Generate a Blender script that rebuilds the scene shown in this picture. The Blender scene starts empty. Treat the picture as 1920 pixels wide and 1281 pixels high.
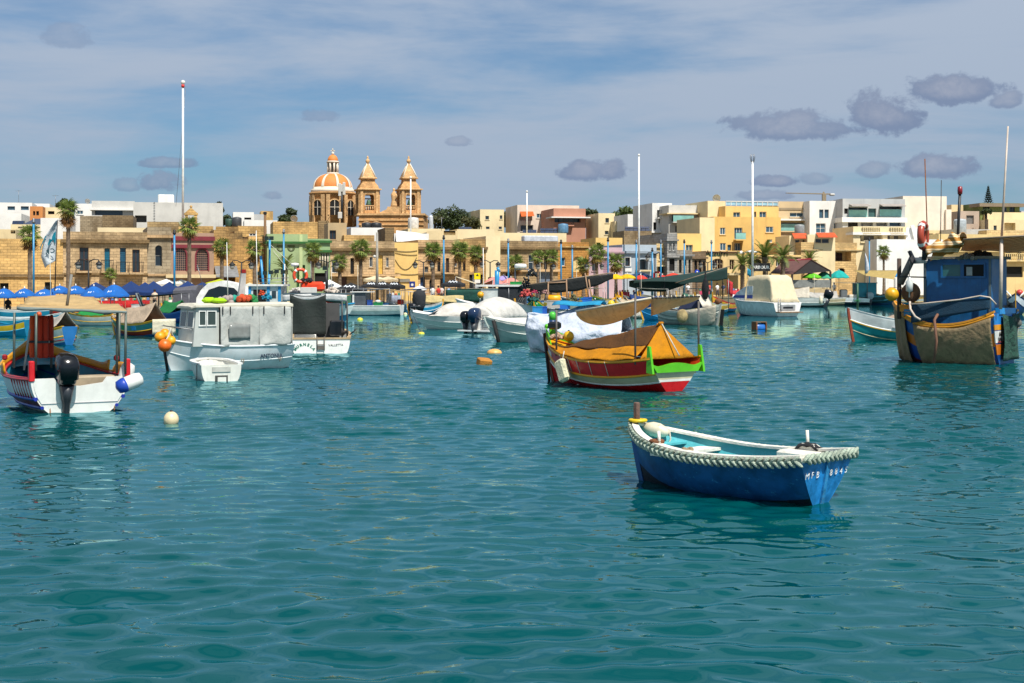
import bpy, math, random
import numpy as np
from mathutils import Vector, Matrix, noise
R = math.radians
rnd = random.Random(7)
SC = bpy.context.scene
COL = SC.collection
# ------------------------------------------------------------------ camera, sky, sun, exposure
CAMH, FPX, HOR = 2.8, 2666.7, 530.0
cam_d = bpy.data.cameras.new('camera'); cam = bpy.data.objects.new('camera', cam_d); COL.objects.link(cam)
cam.location = (0, 0, CAMH); cam.rotation_euler = (R(90), 0, 0)
cam_d.sensor_width = 36; cam_d.lens = 50; cam_d.shift_y = -(640.5 - HOR) / 1920
cam_d.clip_end = 6000; cam_d.clip_start = 0.1
SC.camera = cam
SC.view_settings.view_transform = 'Standard'; SC.view_settings.look = 'None'
SC.view_settings.exposure = 0.45; SC.view_settings.gamma = 1; SC.view_settings.use_curve_mapping = False
SC.render.engine = 'CYCLES'
SC.cycles.max_bounces=6; SC.cycles.diffuse_bounces=3; SC.cycles.glossy_bounces=3; SC.cycles.transparent_max_bounces=6
SUN_EL, SUN_AZ = 57.0, 30.0          # azimuth: degrees to the right of straight behind the camera
sd = bpy.data.lights.new('sun', 'SUN'); sd.energy = 5.0; sd.angle = R(0.53); sd.color = (1, 0.95, 0.87)
sun = bpy.data.objects.new('sun', sd); COL.objects.link(sun)
SV=Vector((math.sin(R(SUN_AZ))*math.cos(R(SUN_EL)),-math.cos(R(SUN_AZ))*math.cos(R(SUN_EL)),math.sin(R(SUN_EL))))
sun.rotation_euler = SV.to_track_quat('Z', 'Y').to_euler()
def at(px, py, Y):                   # photo pixel at a chosen distance -> point in the place
 return Vector(((px - 960) / FPX * Y, Y, CAMH - (py - HOR) / FPX * Y))
def wy(py): return CAMH * FPX / (py - HOR)
def wat(px, py): return at(px, py, wy(py))
class NT:                            # small node-tree helper
 def __init__(s, nt): s.nt = nt; s.n = nt.nodes; s.l = nt.links
 def new(s, t, **kw):
  n = s.n.new(t)
  for k, v in kw.items(): setattr(n, k, v)
  return n
 def put(s, v, sock):
  if hasattr(v, 'is_output') or isinstance(v, bpy.types.NodeSocket): s.l.new(v, sock)
  else: sock.default_value = v
 def math(s, op, a, b=0.0, c=None, clamp=False):
  n = s.new('ShaderNodeMath', operation=op, use_clamp=clamp)
  s.put(a, n.inputs[0]); s.put(b, n.inputs[1])
  if c is not None: s.put(c, n.inputs[2])
  return n.outputs[0]
 def mix(s, f, a, b, bt='MIX'):
  n = s.new('ShaderNodeMix', data_type='RGBA', blend_type=bt)
  s.put(f, n.inputs[0]); s.put(a, n.inputs[6]); s.put(b, n.inputs[7])
  return n.outputs[2]
 def ramp(s, f, lo, hi, a=0.0, b=1.0):
  n = s.new('ShaderNodeMapRange', interpolation_type='SMOOTHSTEP')
  s.put(f,n.inputs[0]); s.put(lo,n.inputs[1]); s.put(hi,n.inputs[2]); s.put(a,n.inputs[3]); s.put(b,n.inputs[4])
  return n.outputs[0]
 def noise(s, vec, scale, detail=4, rough=0.55, dist=0.0):
  n = s.new('ShaderNodeTexNoise')
  if vec is not None: s.l.new(vec, n.inputs['Vector'])
  n.inputs['Scale'].default_value = scale; n.inputs['Detail'].default_value = detail
  n.inputs['Roughness'].default_value = rough; n.inputs['Distortion'].default_value = dist
  return n.outputs['Fac']
 def mapping(s, vec, sc=(1, 1, 1), rot=(0, 0, 0), loc=(0, 0, 0)):
  n = s.new('ShaderNodeMapping'); s.l.new(vec, n.inputs[0])
  n.inputs['Scale'].default_value=sc; n.inputs['Rotation'].default_value=rot; n.inputs['Location'].default_value=loc
  return n.outputs[0]
def lin(h, k=1.0):
 if not isinstance(h, str): return (h[0] * k, h[1] * k, h[2] * k, 1)
 h = h.lstrip('#'); o = []
 for i in (0, 2, 4):
  c = int(h[i:i + 2], 16) / 255
  o.append((c / 12.92 if c <= 0.04045 else ((c + 0.055) / 1.055) ** 2.4) * k)
 return (*o, 1)
# sky: Nishita under thin high cloud, with a few small dark cumulus low over the town
world = bpy.data.worlds.new('World'); SC.world = world; world.use_nodes = True
w = NT(world.node_tree); w.n.clear()
sky = w.new('ShaderNodeTexSky', sky_type='NISHITA', sun_disc=False)
sky.sun_elevation=R(SUN_EL); sky.sun_rotation=R(180 - SUN_AZ); sky.air_density=1.0; sky.dust_density=0.6; sky.ozone_density=2.0
tc = w.new('ShaderNodeTexCoord'); D = tc.outputs['Generated']
sep = w.new('ShaderNodeSeparateXYZ'); w.l.new(D, sep.inputs[0])
az = w.math('ARCTAN2', sep.outputs[0], sep.outputs[1]); el = w.math('ARCSINE', sep.outputs[2])
v1 = w.mapping(D, (1.3, 1.3, 6.5), (0, R(-7), R(20)))
n1 = w.noise(v1, 1.7, 7, 0.55, 0.35)
v2 = w.mapping(D, (3.0, 3.0, 20.0), (0, R(5), 0), (3, 1, 2))
n2 = w.noise(v2, 2.2, 6, 0.6, 0.4)
veil = w.math('ADD', w.math('MULTIPLY', n1, 0.75), w.math('MULTIPLY', n2, 0.25))
veil = w.ramp(veil, 0.37, 0.58, 0.2, 1.0)
SKYC = w.mix(1.0, sky.outputs[0], (0.33, 0.56, 0.74, 1), 'MULTIPLY')
elf = w.ramp(el, 0.0, 0.35, 0, 1)
veilc = w.mix(elf, (3.2, 3.85, 4.9, 1), (4.15, 4.8, 5.8, 1))
col = w.mix(w.math('MULTIPLY', veil, 0.93), SKYC, veilc)
# the small cumulus: (px, py, half width, half height, darkness)
CL=[(1120,326,74,24,.9),(1490,244,125,36,.9),(1650,222,72,48,1),(1790,172,88,34,1),(1888,192,36,18,.8),(1760,316,75,26,.9),
  (1640,322,34,18,.6),(1455,342,48,14,.9),(1530,338,34,14,.5),(125,72,44,26,.35),(315,308,52,12,.7),(305,345,44,22,.75),(240,350,22,14,.5),
  (505, 369, 24, 11, .55), (600, 220, 40, 18, .45), (860, 268, 30, 11, .5), (1440, 368, 60, 12, .6)]
w1 = w.noise(w.mapping(D, (1, 1, 1.5)), 34, 9, 0.62, 0.3); w2 = w.noise(D, 120, 7, 0.65, 0.4)
wob=w.math('ADD',w.math('MULTIPLY',w.math('SUBTRACT',w1,0.5),3.5),w.math('MULTIPLY',w.math('SUBTRACT',w2,0.5),1.5))
tot = None; qm = None
for (px, py, hw, hh, dk) in CL:
 a0 = math.atan2((px - 960) / FPX, 1); e0 = math.atan2((HOR - py) / FPX, math.hypot(1, (px - 960) / FPX))
 dx = w.math('MULTIPLY', w.math('SUBTRACT', az, a0), FPX / hw)
 de = w.math('MULTIPLY', w.math('SUBTRACT', el, e0), FPX / hh)
 de = w.math('MULTIPLY', de, w.ramp(de, -0.4, 0.2, 1.5, 0.9))
 q = w.math('SUBTRACT', 1.35, w.math('ADD', w.math('MULTIPLY', dx, dx), w.math('MULTIPLY', de, de)))
 m = w.math('MULTIPLY', w.ramp(w.math('ADD', q, wob), 0.2, 0.85), dk)
 tot = m if tot is None else w.math('MAXIMUM', tot, m)
 qq = w.math('ADD', q, w.math('MULTIPLY', de, 0.55)); qm = qq if qm is None else w.math('MAXIMUM', qm, qq)
cshade=w.mix(w.ramp(w.math('ADD',qm,w.math('MULTIPLY',wob,0.7)),0.6,2.1),(1.75,2.3,3.5,1),(3.05,3.4,4.3,1))
col = w.mix(w.math('MULTIPLY', tot, 0.95), col, cshade)
bg = w.new('ShaderNodeBackground'); w.l.new(col, bg.inputs[0]); bg.inputs[1].default_value = 0.086
wo = w.new('ShaderNodeOutputWorld'); w.l.new(bg.outputs[0], wo.inputs[0])
# ------------------------------------------------------------------ materials
MATS = {}
def base_mat(name):
 m = bpy.data.materials.new(name); m.use_nodes = True
 t = NT(m.node_tree); b = t.n['Principled BSDF']
 return m, t, b
def mat(name,c='#888888',k=1.0,rough=0.5,var=0.18,scale=2.5,bump=0.0,bscale=14.0,metal=0.0,streak=0.0,grime=None,trans=0.0,wob=0.0,coat=0.0,chips=None):
 if name in MATS: return MATS[name]
 m, t, b = base_mat(name)
 c = lin(c, k); tc = t.new('ShaderNodeTexCoord').outputs['Object']
 f = t.noise(tc, scale, 5, 0.6)
 c0=tuple(x*(1 - var) for x in c[:3])+(1,); c1=tuple(min(x*(1+var*0.8),0.9) for x in c[:3])+(1,)
 col = t.mix(t.ramp(f, 0.3, 0.7), c0, c1)
 if streak:
  sfac = t.noise(t.mapping(tc, (1, 1, 0.12)), scale * 3, 4, 0.65)
  g = grime or '#3a332a'
  col = t.mix(t.math('MULTIPLY', t.ramp(sfac, 0.5, 0.78), streak), col, lin(g))
 elif grime:
  sfac = t.noise(t.mapping(tc, (1, 1, 1), loc=(5, 2, 1)), scale * 4, 5, 0.7)
  col = t.mix(t.math('MULTIPLY', t.ramp(sfac, 0.55, 0.75), 0.55), col, lin(grime))
 if chips:                                               # scuffs and flaked paint
  cf=t.math('ADD',t.math('MULTIPLY',t.noise(t.mapping(tc,(1,1,1.6)),7,6,0.7),0.6),t.math('MULTIPLY',t.noise(tc,34,3,0.6),0.4))
  col = t.mix(t.math('MULTIPLY', t.ramp(cf, 0.585, 0.63), 0.7), col, lin(chips))
 t.put(col, b.inputs['Base Color'])
 t.put(t.ramp(f, 0.2, 0.8, max(rough - 0.1, 0.02), min(rough + 0.1, 1)), b.inputs['Roughness'])
 b.inputs['Metallic'].default_value = metal
 if coat: b.inputs['Coat Weight'].default_value = coat
 if bump or wob:
  h = t.noise(tc, bscale, 6, 0.6)
  if wob:h=t.math('ADD',h,t.math('MULTIPLY',t.noise(t.mapping(tc,(1,0.6,1)),bscale*0.16,3,0.5,0.8),wob))
  bn=t.new('ShaderNodeBump'); bn.inputs['Strength'].default_value=min(bump or 0.3,1); bn.inputs['Distance'].default_value=0.05
  t.l.new(h, bn.inputs['Height']); t.l.new(bn.outputs[0], b.inputs['Normal'])
 if trans:
  tr = t.new('ShaderNodeBsdfTranslucent'); t.put(col, tr.inputs[0])
  mx = t.new('ShaderNodeMixShader'); mx.inputs[0].default_value = trans
  t.l.new(b.outputs[0], mx.inputs[1]); t.l.new(tr.outputs[0], mx.inputs[2])
  t.l.new(mx.outputs[0], t.n['Material Output'].inputs[0])
 MATS[name] = m; return m
def paint(c, k=1.0, rough=0.38, **kw):                     # boat paint
 kw.setdefault('var', 0.14); kw.setdefault('bump', 0.05); kw.setdefault('bscale', 9)
 return mat('paint_%s_%.2f_%s' % (c, k, kw.get('grime')), c, k, rough, **kw)
def cloth_m(c, k=1.0, trans=0.2, **kw):
 kw.setdefault('var',0.16); kw.setdefault('bump',0.5); kw.setdefault('bscale',16); kw.setdefault('wob',2.5)
 return mat('cloth_%s_%.2f' % (c, k), c, k, 0.9, trans=trans, **kw)
def plaster(c, k=1.0, streak=0.3, **kw):
 kw.setdefault('var', 0.12); kw.setdefault('bump', 0.12); kw.setdefault('bscale', 10)
 return mat('plaster_%s_%.2f_%.2f' % (c,k,streak),c,k,0.9,scale=kw.pop('scale',0.35),streak=streak,**kw)
def stone(c, k=1.0, bw=0.75, bh=0.3, dark=0.5, rough_edges=0.35):
 name = 'stone_%s_%.2f_%.2f_%.2f' % (c, k, bw, dark)
 if name in MATS: return MATS[name]
 m, t, b = base_mat(name)
 c = lin(c, k); tc = t.new('ShaderNodeTexCoord').outputs['Object']
 sp = t.new('ShaderNodeSeparateXYZ'); t.l.new(tc, sp.inputs[0])
 cb=t.new('ShaderNodeCombineXYZ'); t.put(t.math('ADD',sp.outputs[0],sp.outputs[1]),cb.inputs[0]); t.put(sp.outputs[2],cb.inputs[1])
 br = t.new('ShaderNodeTexBrick'); t.l.new(cb.outputs[0], br.inputs['Vector'])
 br.inputs['Scale'].default_value=1; br.inputs['Brick Width'].default_value=bw; br.inputs['Row Height'].default_value=bh
 br.inputs['Mortar Size'].default_value = 0.018; br.inputs['Mortar Smooth'].default_value = 0.5
 f = lambda q: tuple(x * q for x in c[:3]) + (1,)
 br.inputs['Color1'].default_value=f(1.12); br.inputs['Color2'].default_value=f(0.8); br.inputs['Mortar'].default_value=f(0.55)
 big = t.noise(tc, 0.35, 6, 0.62); fine = t.noise(tc, 3.5, 6, 0.7)
 col = t.mix(t.math('MULTIPLY', t.ramp(big, 0.46, 0.66), dark), br.outputs[0], lin('#6b5638', 0.75))
 col = t.mix(t.math('MULTIPLY', t.ramp(fine, 0.56, 0.72), dark * 0.8), col, lin('#4a3a26', 0.8))
 pits = t.noise(t.mapping(tc, (1, 1, 1.4)), 9, 3, 0.5)
 col = t.mix(t.math('MULTIPLY', t.ramp(pits, 0.64, 0.74), 0.5 * dark), col, lin('#2a2018'))
 strk = t.noise(t.mapping(tc, (1, 1, 0.1)), 2.2, 4, 0.6)
 col = t.mix(t.math('MULTIPLY', t.ramp(strk, 0.56, 0.75), dark * 0.6), col, lin('#4c4030'))
 t.put(col, b.inputs['Base Color']); b.inputs['Roughness'].default_value = 0.95
 bn=t.new('ShaderNodeBump'); bn.inputs['Strength'].default_value=0.6; bn.inputs['Distance'].default_value=0.06
 h=t.math('SUBTRACT',t.math('ADD',fine,t.math('MULTIPLY',pits,0.6)),t.math('MULTIPLY',br.outputs['Fac'],1.2))
 t.l.new(h, bn.inputs['Height']); t.l.new(bn.outputs[0], b.inputs['Normal'])
 MATS[name] = m; return m
def glass(c='#1d2a30', rough=0.08):
 name = 'glass_' + c
 if name in MATS: return MATS[name]
 m, t, b = base_mat(name)
 tc = t.new('ShaderNodeTexCoord').outputs['Object']
 t.put(t.mix(t.noise(tc, 0.8, 2), lin(c, 0.6), lin(c, 1.5)), b.inputs['Base Color'])
 b.inputs['Roughness'].default_value = rough; b.inputs['IOR'].default_value = 1.5
 MATS[name] = m; return m
def stripes(name, c0, c1, period, axis=0, trans=0.2):
 if name in MATS: return MATS[name]
 m, t, b = base_mat(name)
 tc = t.new('ShaderNodeTexCoord').outputs['Object']
 sp = t.new('ShaderNodeSeparateXYZ'); t.l.new(tc, sp.inputs[0])
 wv=t.math('ADD',t.math('MULTIPLY',sp.outputs[axis],1/period),t.math('MULTIPLY',t.noise(tc,2.0,2),0.5))
 q = t.math('FRACT', wv)
 a = t.ramp(q, 0.50, 0.54); bb = t.math('MULTIPLY', t.ramp(q, 0.2, 0.23), t.ramp(q, 0.30, 0.27))
 col = t.mix(t.math('MAXIMUM', a, bb), lin(c0), lin(c1))
 t.put(col, b.inputs['Base Color']); b.inputs['Roughness'].default_value = 0.9
 tr = t.new('ShaderNodeBsdfTranslucent'); t.put(col, tr.inputs[0])
 mx = t.new('ShaderNodeMixShader'); mx.inputs[0].default_value = trans
 t.l.new(b.outputs[0],mx.inputs[1]); t.l.new(tr.outputs[0],mx.inputs[2]); t.l.new(mx.outputs[0],t.n['Material Output'].inputs[0])
 MATS[name] = m; return m
WHITE=paint('#e8e6e0',0.85); STEEL=mat('galvanised_steel','#8c8f92',0.8,0.4,metal=0.7); DARK=mat('dark_metal','#15171a',1,0.5)
BLACKP=mat('black_plastic','#0c0d10',1,0.35,coat=0.3); WOOD=mat('weathered_wood','#7a5a3a',0.8,0.8,bump=0.3,bscale=30); IRON=mat('black_iron','#121212',1,0.6)
ROPE_W=mat('rope_white','#cfcab8',0.8,0.9,bump=0.4,bscale=60); RUBBER=mat('rubber','#111111',1,0.8)
# ------------------------------------------------------------------ mesh builder
class MB:
 def __init__(s): s.v = []; s.f = []; s.sm = []
 def add(s, vs, fs, smooth=False):
  o = len(s.v); s.v += [tuple(v) for v in vs]
  for f in fs: s.f.append([i + o for i in f]); s.sm.append(smooth)
  return s
 def box(s, x0, y0, z0, x1, y1, z1, M=None):
  x0, x1 = min(x0, x1), max(x0, x1); y0, y1 = min(y0, y1), max(y0, y1); z0, z1 = min(z0, z1), max(z0, z1)
  vs=[Vector(p) for p in ((x0,y0,z0),(x1,y0,z0),(x1,y1,z0),(x0,y1,z0),(x0,y0,z1),(x1,y0,z1),(x1,y1,z1),(x0,y1,z1))]
  if M is not None: vs = [M @ v for v in vs]
  return s.add(vs, [(0, 3, 2, 1), (4, 5, 6, 7), (0, 1, 5, 4), (1, 2, 6, 5), (2, 3, 7, 6), (3, 0, 4, 7)])
 def cbox(s, c, d, rz=0.0, rx=0.0, ry=0.0):
  M=Matrix.Translation(c) @ Matrix.Rotation(rz,4,'Z') @ Matrix.Rotation(rx,4,'X') @ Matrix.Rotation(ry,4,'Y')
  return s.box(-d[0] / 2, -d[1] / 2, -d[2] / 2, d[0] / 2, d[1] / 2, d[2] / 2, M)
 def bbox(s, c, d, r=0.03, rz=0.0, rx=0.0, ry=0.0):      # box with rounded (chamfered) edges
  M=Matrix.Translation(c) @ Matrix.Rotation(rz,4,'Z') @ Matrix.Rotation(rx,4,'X') @ Matrix.Rotation(ry,4,'Y')
  hx, hy, hz = d[0] / 2, d[1] / 2, d[2] / 2; rings = []
  for (z, q) in ((-hz, r), (-hz + r, 0), (hz - r, 0), (hz, r)):
   rings.append([M @ Vector((sx * (hx - q - a), sy * (hy - q - b), z)) for (sx, sy, a, b) in
       ((1,1,0,r),(1,1,r,0),(-1,1,r,0),(-1,1,0,r),(-1,-1,0,r),(-1,-1,r,0),(1,-1,r,0),(1,-1,0,r))])
  return s.loft(rings, closed=True, caps=True, smooth=False)
 def loft(s, rings, closed=True, caps=False, smooth=True):
  n = len(rings[0]); o = len(s.v); vs = [p for r in rings for p in r]; fs = []
  for i in range(len(rings) - 1):
   for j in range(n if closed else n - 1):
    a = i * n + j; b = i * n + (j + 1) % n
    fs.append((a, b, b + n, a + n))
  s.add(vs, fs, smooth)
  if caps:
   k = len(rings) - 1
   s.f.append([o+j for j in range(n)][::-1]); s.f.append([o+k*n+j for j in range(n)]); s.sm+=[False,False]
  return s
 def tube(s, pts, r=0.02, n=6, caps=True, r2=None):
  pts = [Vector(p) for p in pts]; rings = []; up = Vector((0, 0, 1)); last = None
  for i, p in enumerate(pts):
   d = (pts[min(i + 1, len(pts) - 1)] - pts[max(i - 1, 0)])
   if d.length < 1e-9: d = Vector((0, 0, 1))
   d.normalize()
   u = d.cross(up if last is None else last)
   if u.length < 0.05: u = d.cross(Vector((1, 0, 0)))
   u.normalize(); v = u.cross(d); last = v
   q = r if r2 is None else r + (r2 - r) * i / (len(pts) - 1)
   rings.append([p+u*(q*math.cos(2*math.pi*k/n))+v*(q*math.sin(2*math.pi*k/n)) for k in range(n)])
  return s.loft(rings, True, caps, True)
 def lathe(s, prof, n=16, c=(0, 0, 0), M=None, sx=1.0, sy=1.0):
  c = Vector(c); rings = []
  for (r, z) in prof:
   ring=[Vector((r*sx*math.cos(2*math.pi*k/n),r*sy*math.sin(2*math.pi*k/n),z)) for k in range(n)]
   if M is not None: ring = [M @ p for p in ring]
   rings.append([p + c for p in ring])
  return s.loft(rings, True, True, True)
 def ball(s, c, r, n=12, m=8, sx=1, sy=1, sz=1):
  prof=[(max(r*math.sin(math.pi*i/m),1e-4),-r*math.cos(math.pi*i/m)*sz) for i in range(m+1)]
  return s.lathe(prof, n, c, None, sx, sy)
 def grid(s, fn, nu, nv, smooth=True):
  vs = [fn(i / nu, j / nv) for i in range(nu + 1) for j in range(nv + 1)]
  fs=[(i*(nv+1)+j,(i+1)*(nv+1)+j,(i+1)*(nv+1)+j+1,i*(nv+1)+j+1) for i in range(nu) for j in range(nv)]
  return s.add(vs, fs, smooth)
 def sheet(s, fn, nu, nv, th=0.012):                     # cloth-like sheet with thickness
  P = [[Vector(fn(i / nu, j / nv)) for j in range(nv + 1)] for i in range(nu + 1)]; top = []; bot = []
  for i in range(nu + 1):
   for j in range(nv + 1):
    a = P[min(i + 1, nu)][j] - P[max(i - 1, 0)][j]; b = P[i][min(j + 1, nv)] - P[i][max(j - 1, 0)]
    nrm = a.cross(b); nrm = nrm.normalized() if nrm.length > 1e-9 else Vector((0, 0, 1))
    top.append(P[i][j] + nrm * th / 2); bot.append(P[i][j] - nrm * th / 2)
  m = nv + 1; N_ = len(top); fs = []
  for i in range(nu):
   for j in range(nv):
    a=i*m+j; fs.append((a,a+m,a+m+1,a+1)); fs.append((N_+a+1,N_+a+m+1,N_+a+m,N_+a))
  for i in range(nu):
   a, b = i * m, (i + 1) * m; fs.append((a, N_ + a, N_ + b, b))
   a, b = i * m + nv, (i + 1) * m + nv; fs.append((b, N_ + b, N_ + a, a))
  for j in range(nv):
   a, b = j, j + 1; fs.append((b, N_ + b, N_ + a, a))
   a, b = nu * m + j, nu * m + j + 1; fs.append((a, N_ + a, N_ + b, b))
  return s.add(top + bot, fs, True)
 def prism(s, poly, d):                                  # polygon (3D points) extruded along vector d
  d = Vector(d); poly = [Vector(p) for p in poly]; n = len(poly)
  fs=[list(range(n))[::-1],[n+i for i in range(n)]]+[(i,(i+1) % n,n+(i+1) % n,n+i) for i in range(n)]
  return s.add(poly + [p + d for p in poly], fs)
 def mesh(s, name, m):
  me = bpy.data.meshes.new(name); me.from_pydata([tuple(v) for v in s.v], [], s.f)
  me.polygons.foreach_set('use_smooth', s.sm); me.materials.append(m); me.update()
  return me
 def build(s, name, m, parent=None, loc=None, rz=None):
  o = bpy.data.objects.new(name, s.mesh(name, m)); COL.objects.link(o)
  if parent is not None: o.parent = parent
  if loc is not None: o.location = loc
  if rz is not None: o.rotation_euler = (0, 0, rz)
  return o
def tag(o, label=None, cat=None, group=None, kind=None):
 if label: o['label'] = label
 if cat: o['category'] = cat
 if group: o['group'] = group
 if kind: o['kind'] = kind
 return o
def thing(name, label, cat, loc=(0, 0, 0), rz=0.0, group=None):
 o = bpy.data.objects.new(name, None); COL.objects.link(o); o.empty_display_size = 0.2
 o.location = loc; o.rotation_euler = (0, 0, rz)
 return tag(o, label, cat, group)
def dup(root, loc, rz=None, label=None, group=None, scale=None):
 r = root.copy(); COL.objects.link(r); r.location = loc
 if rz is not None: r.rotation_euler = (0, 0, rz)
 if scale is not None: r.scale = (scale,) * 3 if not hasattr(scale, '__len__') else scale
 if label: r['label'] = label
 if group: r['group'] = group
 for ch in list(root.children):
  c = ch.copy(); COL.objects.link(c); c.parent = r
  for g in list(ch.children):
   d = g.copy(); COL.objects.link(d); d.parent = c
 return r
def wl(o, p):                                               # boat-local point -> place
 return Matrix.Translation(o.location) @ Matrix.Rotation(o.rotation_euler[2], 4, 'Z') @ Vector(p)
FONT = None
def text(body, size, m, parent, M, name='lettering', ext=0.002, shear=0.0, bold=0.0, space=1.0):
 cu=bpy.data.curves.new(name,'FONT'); cu.body=body; cu.size=size; cu.extrude=ext; cu.align_x='CENTER'; cu.align_y='CENTER'; cu.shear=shear
 cu.offset = bold; cu.resolution_u = 2; cu.space_character = space
 t = bpy.data.objects.new('t', cu); me = bpy.data.meshes.new_from_object(t); me.name = name
 bpy.data.objects.remove(t); bpy.data.curves.remove(cu)
 me.materials.clear(); me.materials.append(m)
 o = bpy.data.objects.new(name, me); COL.objects.link(o); o.parent = parent; o.matrix_local = M
 return o
def frame_m(origin, xdir, normal):                          # text frame: x along xdir, facing normal
 x = Vector(xdir).normalized(); n = Vector(normal).normalized(); y = n.cross(x).normalized(); x = y.cross(n)
 return Matrix(((x.x,y.x,n.x,origin[0]),(x.y,y.y,n.y,origin[1]),(x.z,y.z,n.z,origin[2]),(0,0,0,1)))
# ------------------------------------------------------------------ water, quay, hill
def lerp_tab(tab, x):
 if x <= tab[0][0]: return tab[0][1]
 for (a, va), (b, vb) in zip(tab, tab[1:]):
  if x <= b: return va + (vb - va) * (x - a) / (b - a)
 return tab[-1][1]
QY = [(-600, 104), (0, 108), (330, 117), (700, 136), (1100, 154), (1500, 180), (1920, 188), (2600, 200)]      # quay edge distance by bearing
QZ = [(-600, .35), (0, .35), (700, .7), (1500, 1.05), (2600, 1.1)]
FY = [(-600, 130), (0, 138), (300, 143), (600, 151), (900, 162), (1200, 174), (1500, 194), (1920, 204), (2600, 212)]  # house fronts
def qz(px): return lerp_tab(QZ, px)
def fy(px): return lerp_tab(FY, px)
def water():
 rng = np.random.default_rng(3)
 Ys = [3.0]
 while Ys[-1] < 235:
  Y = Ys[-1]; Ys.append(Y + (min(0.05 + max(0, Y - 10) * 0.0009, 0.15) if Y < 70 else 0.16 + (Y - 70) * 0.012))
 Ys = np.array(Ys); nr = len(Ys)
 u = np.linspace(-1, 1, 601); u = u * (0.62 + 0.38 * u * u)      # finer in the middle
 nc = len(u)
 half = 0.62 * Ys + 5.0
 X = half[:, None] * u[None, :]; Yg = np.repeat(Ys[:, None], nc, 1)
 # jitter-free directional wave sum
 Z = np.zeros_like(X)
 dYs = np.gradient(Ys)
 n = 64
 for i in range(n):
  lam = min(max(0.47 * math.exp(rng.normal(0, 0.30)), 0.28), 1.4) if i % 10 else rng.uniform(1.2, 2.6)
  th = R(90) + rng.normal(0, R(27)) + (R(14) if i % 3 == 0 else -R(8))
  k = 2 * math.pi / lam
  slope = 0.031 * (1.0 if lam < 1.2 else 0.7)
  a = slope / k
  ph = rng.random() * 6.28
  fade = np.clip((lam / dYs - 2.5) / 2.5, 0, 1)[:, None]
  ca = k * (math.cos(th) * X + math.sin(th) * Yg) + ph
  Z += fade * a * (np.cos(ca) + 0.18 * np.cos(2 * ca))
 # calmer and livelier patches
 patch=0.8+0.3*np.sin(X*0.13+Yg*0.21+1.0)*np.sin(Yg*0.09 - X*0.05)+0.12*np.sin(X*0.4 - Yg*0.33)
 Z *= patch
 vs = np.stack([X, Yg, Z], -1).reshape(-1, 3)
 idx = np.arange(nr * nc).reshape(nr, nc)
 q = np.stack([idx[:-1, :-1], idx[:-1, 1:], idx[1:, 1:], idx[1:, :-1]], -1).reshape(-1, 4)
 me=bpy.data.meshes.new('water'); me.vertices.add(len(vs)); me.vertices.foreach_set('co',vs.astype(np.float32).ravel())
 me.loops.add(q.size); me.loops.foreach_set('vertex_index', q.astype(np.int32).ravel())
 me.polygons.add(len(q)); me.polygons.foreach_set('loop_start', np.arange(0, q.size, 4, dtype=np.int32))
 me.polygons.foreach_set('loop_total',np.full(len(q),4,np.int32)); me.polygons.foreach_set('use_smooth',np.ones(len(q),bool))
 me.update(calc_edges=True)
 m, t, b = base_mat('harbour_water')
 tc = t.new('ShaderNodeTexCoord').outputs['Object']
 big = t.noise(tc, 0.06, 3, 0.5)
 body=t.new('ShaderNodeBsdfDiffuse'); t.put(t.mix(t.ramp(big,0.35,0.65),lin((0.0,0.044,0.048)),lin((0.0,0.054,0.056))),body.inputs[0])
 gl=t.new('ShaderNodeBsdfGlossy'); gl.inputs['Color'].default_value=(0.55,0.92,1.0,1); gl.inputs['Roughness'].default_value=0.02
 fr = t.new('ShaderNodeFresnel'); fr.inputs['IOR'].default_value = 1.33
 mx=t.new('ShaderNodeMixShader'); t.l.new(fr.outputs[0],mx.inputs[0]); t.l.new(body.outputs[0],mx.inputs[1]); t.l.new(gl.outputs[0],mx.inputs[2]); t.l.new(mx.outputs[0],t.n['Material Output'].inputs[0])
 h1=t.noise(t.mapping(tc,(0.75,1.5,1)),3.2,3,0.5,0.3); h2=t.noise(t.mapping(tc,(0.7,1.2,1),(0,0,0.3)),9.0,2,0.5)
 h = t.math('ADD', t.math('MULTIPLY', h1, 0.7), t.math('MULTIPLY', h2, 0.12))
 bn=t.new('ShaderNodeBump'); bn.inputs['Strength'].default_value=0.025; bn.inputs['Distance'].default_value=0.1
 t.l.new(h, bn.inputs['Height']); [t.l.new(bn.outputs[0], q.inputs['Normal']) for q in (body, gl, fr)]
 me.materials.append(m)
 o = bpy.data.objects.new('water', me); COL.objects.link(o); tag(o, kind='structure')
 sb=MB().grid(lambda a,c:Vector((-420+840*a,-60+340*c,-2.6)),4,4).build('seabed',mat('seabed','#4f6a5a',0.5,0.9),None); tag(sb,kind='structure')
water()
PXS = [-600, -300, 0, 150, 330, 500, 700, 900, 1100, 1300, 1500, 1700, 1920, 2250, 2600]
def gp(px, Y, z): return Vector(((px - 960) / FPX * Y, Y, z))
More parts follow.
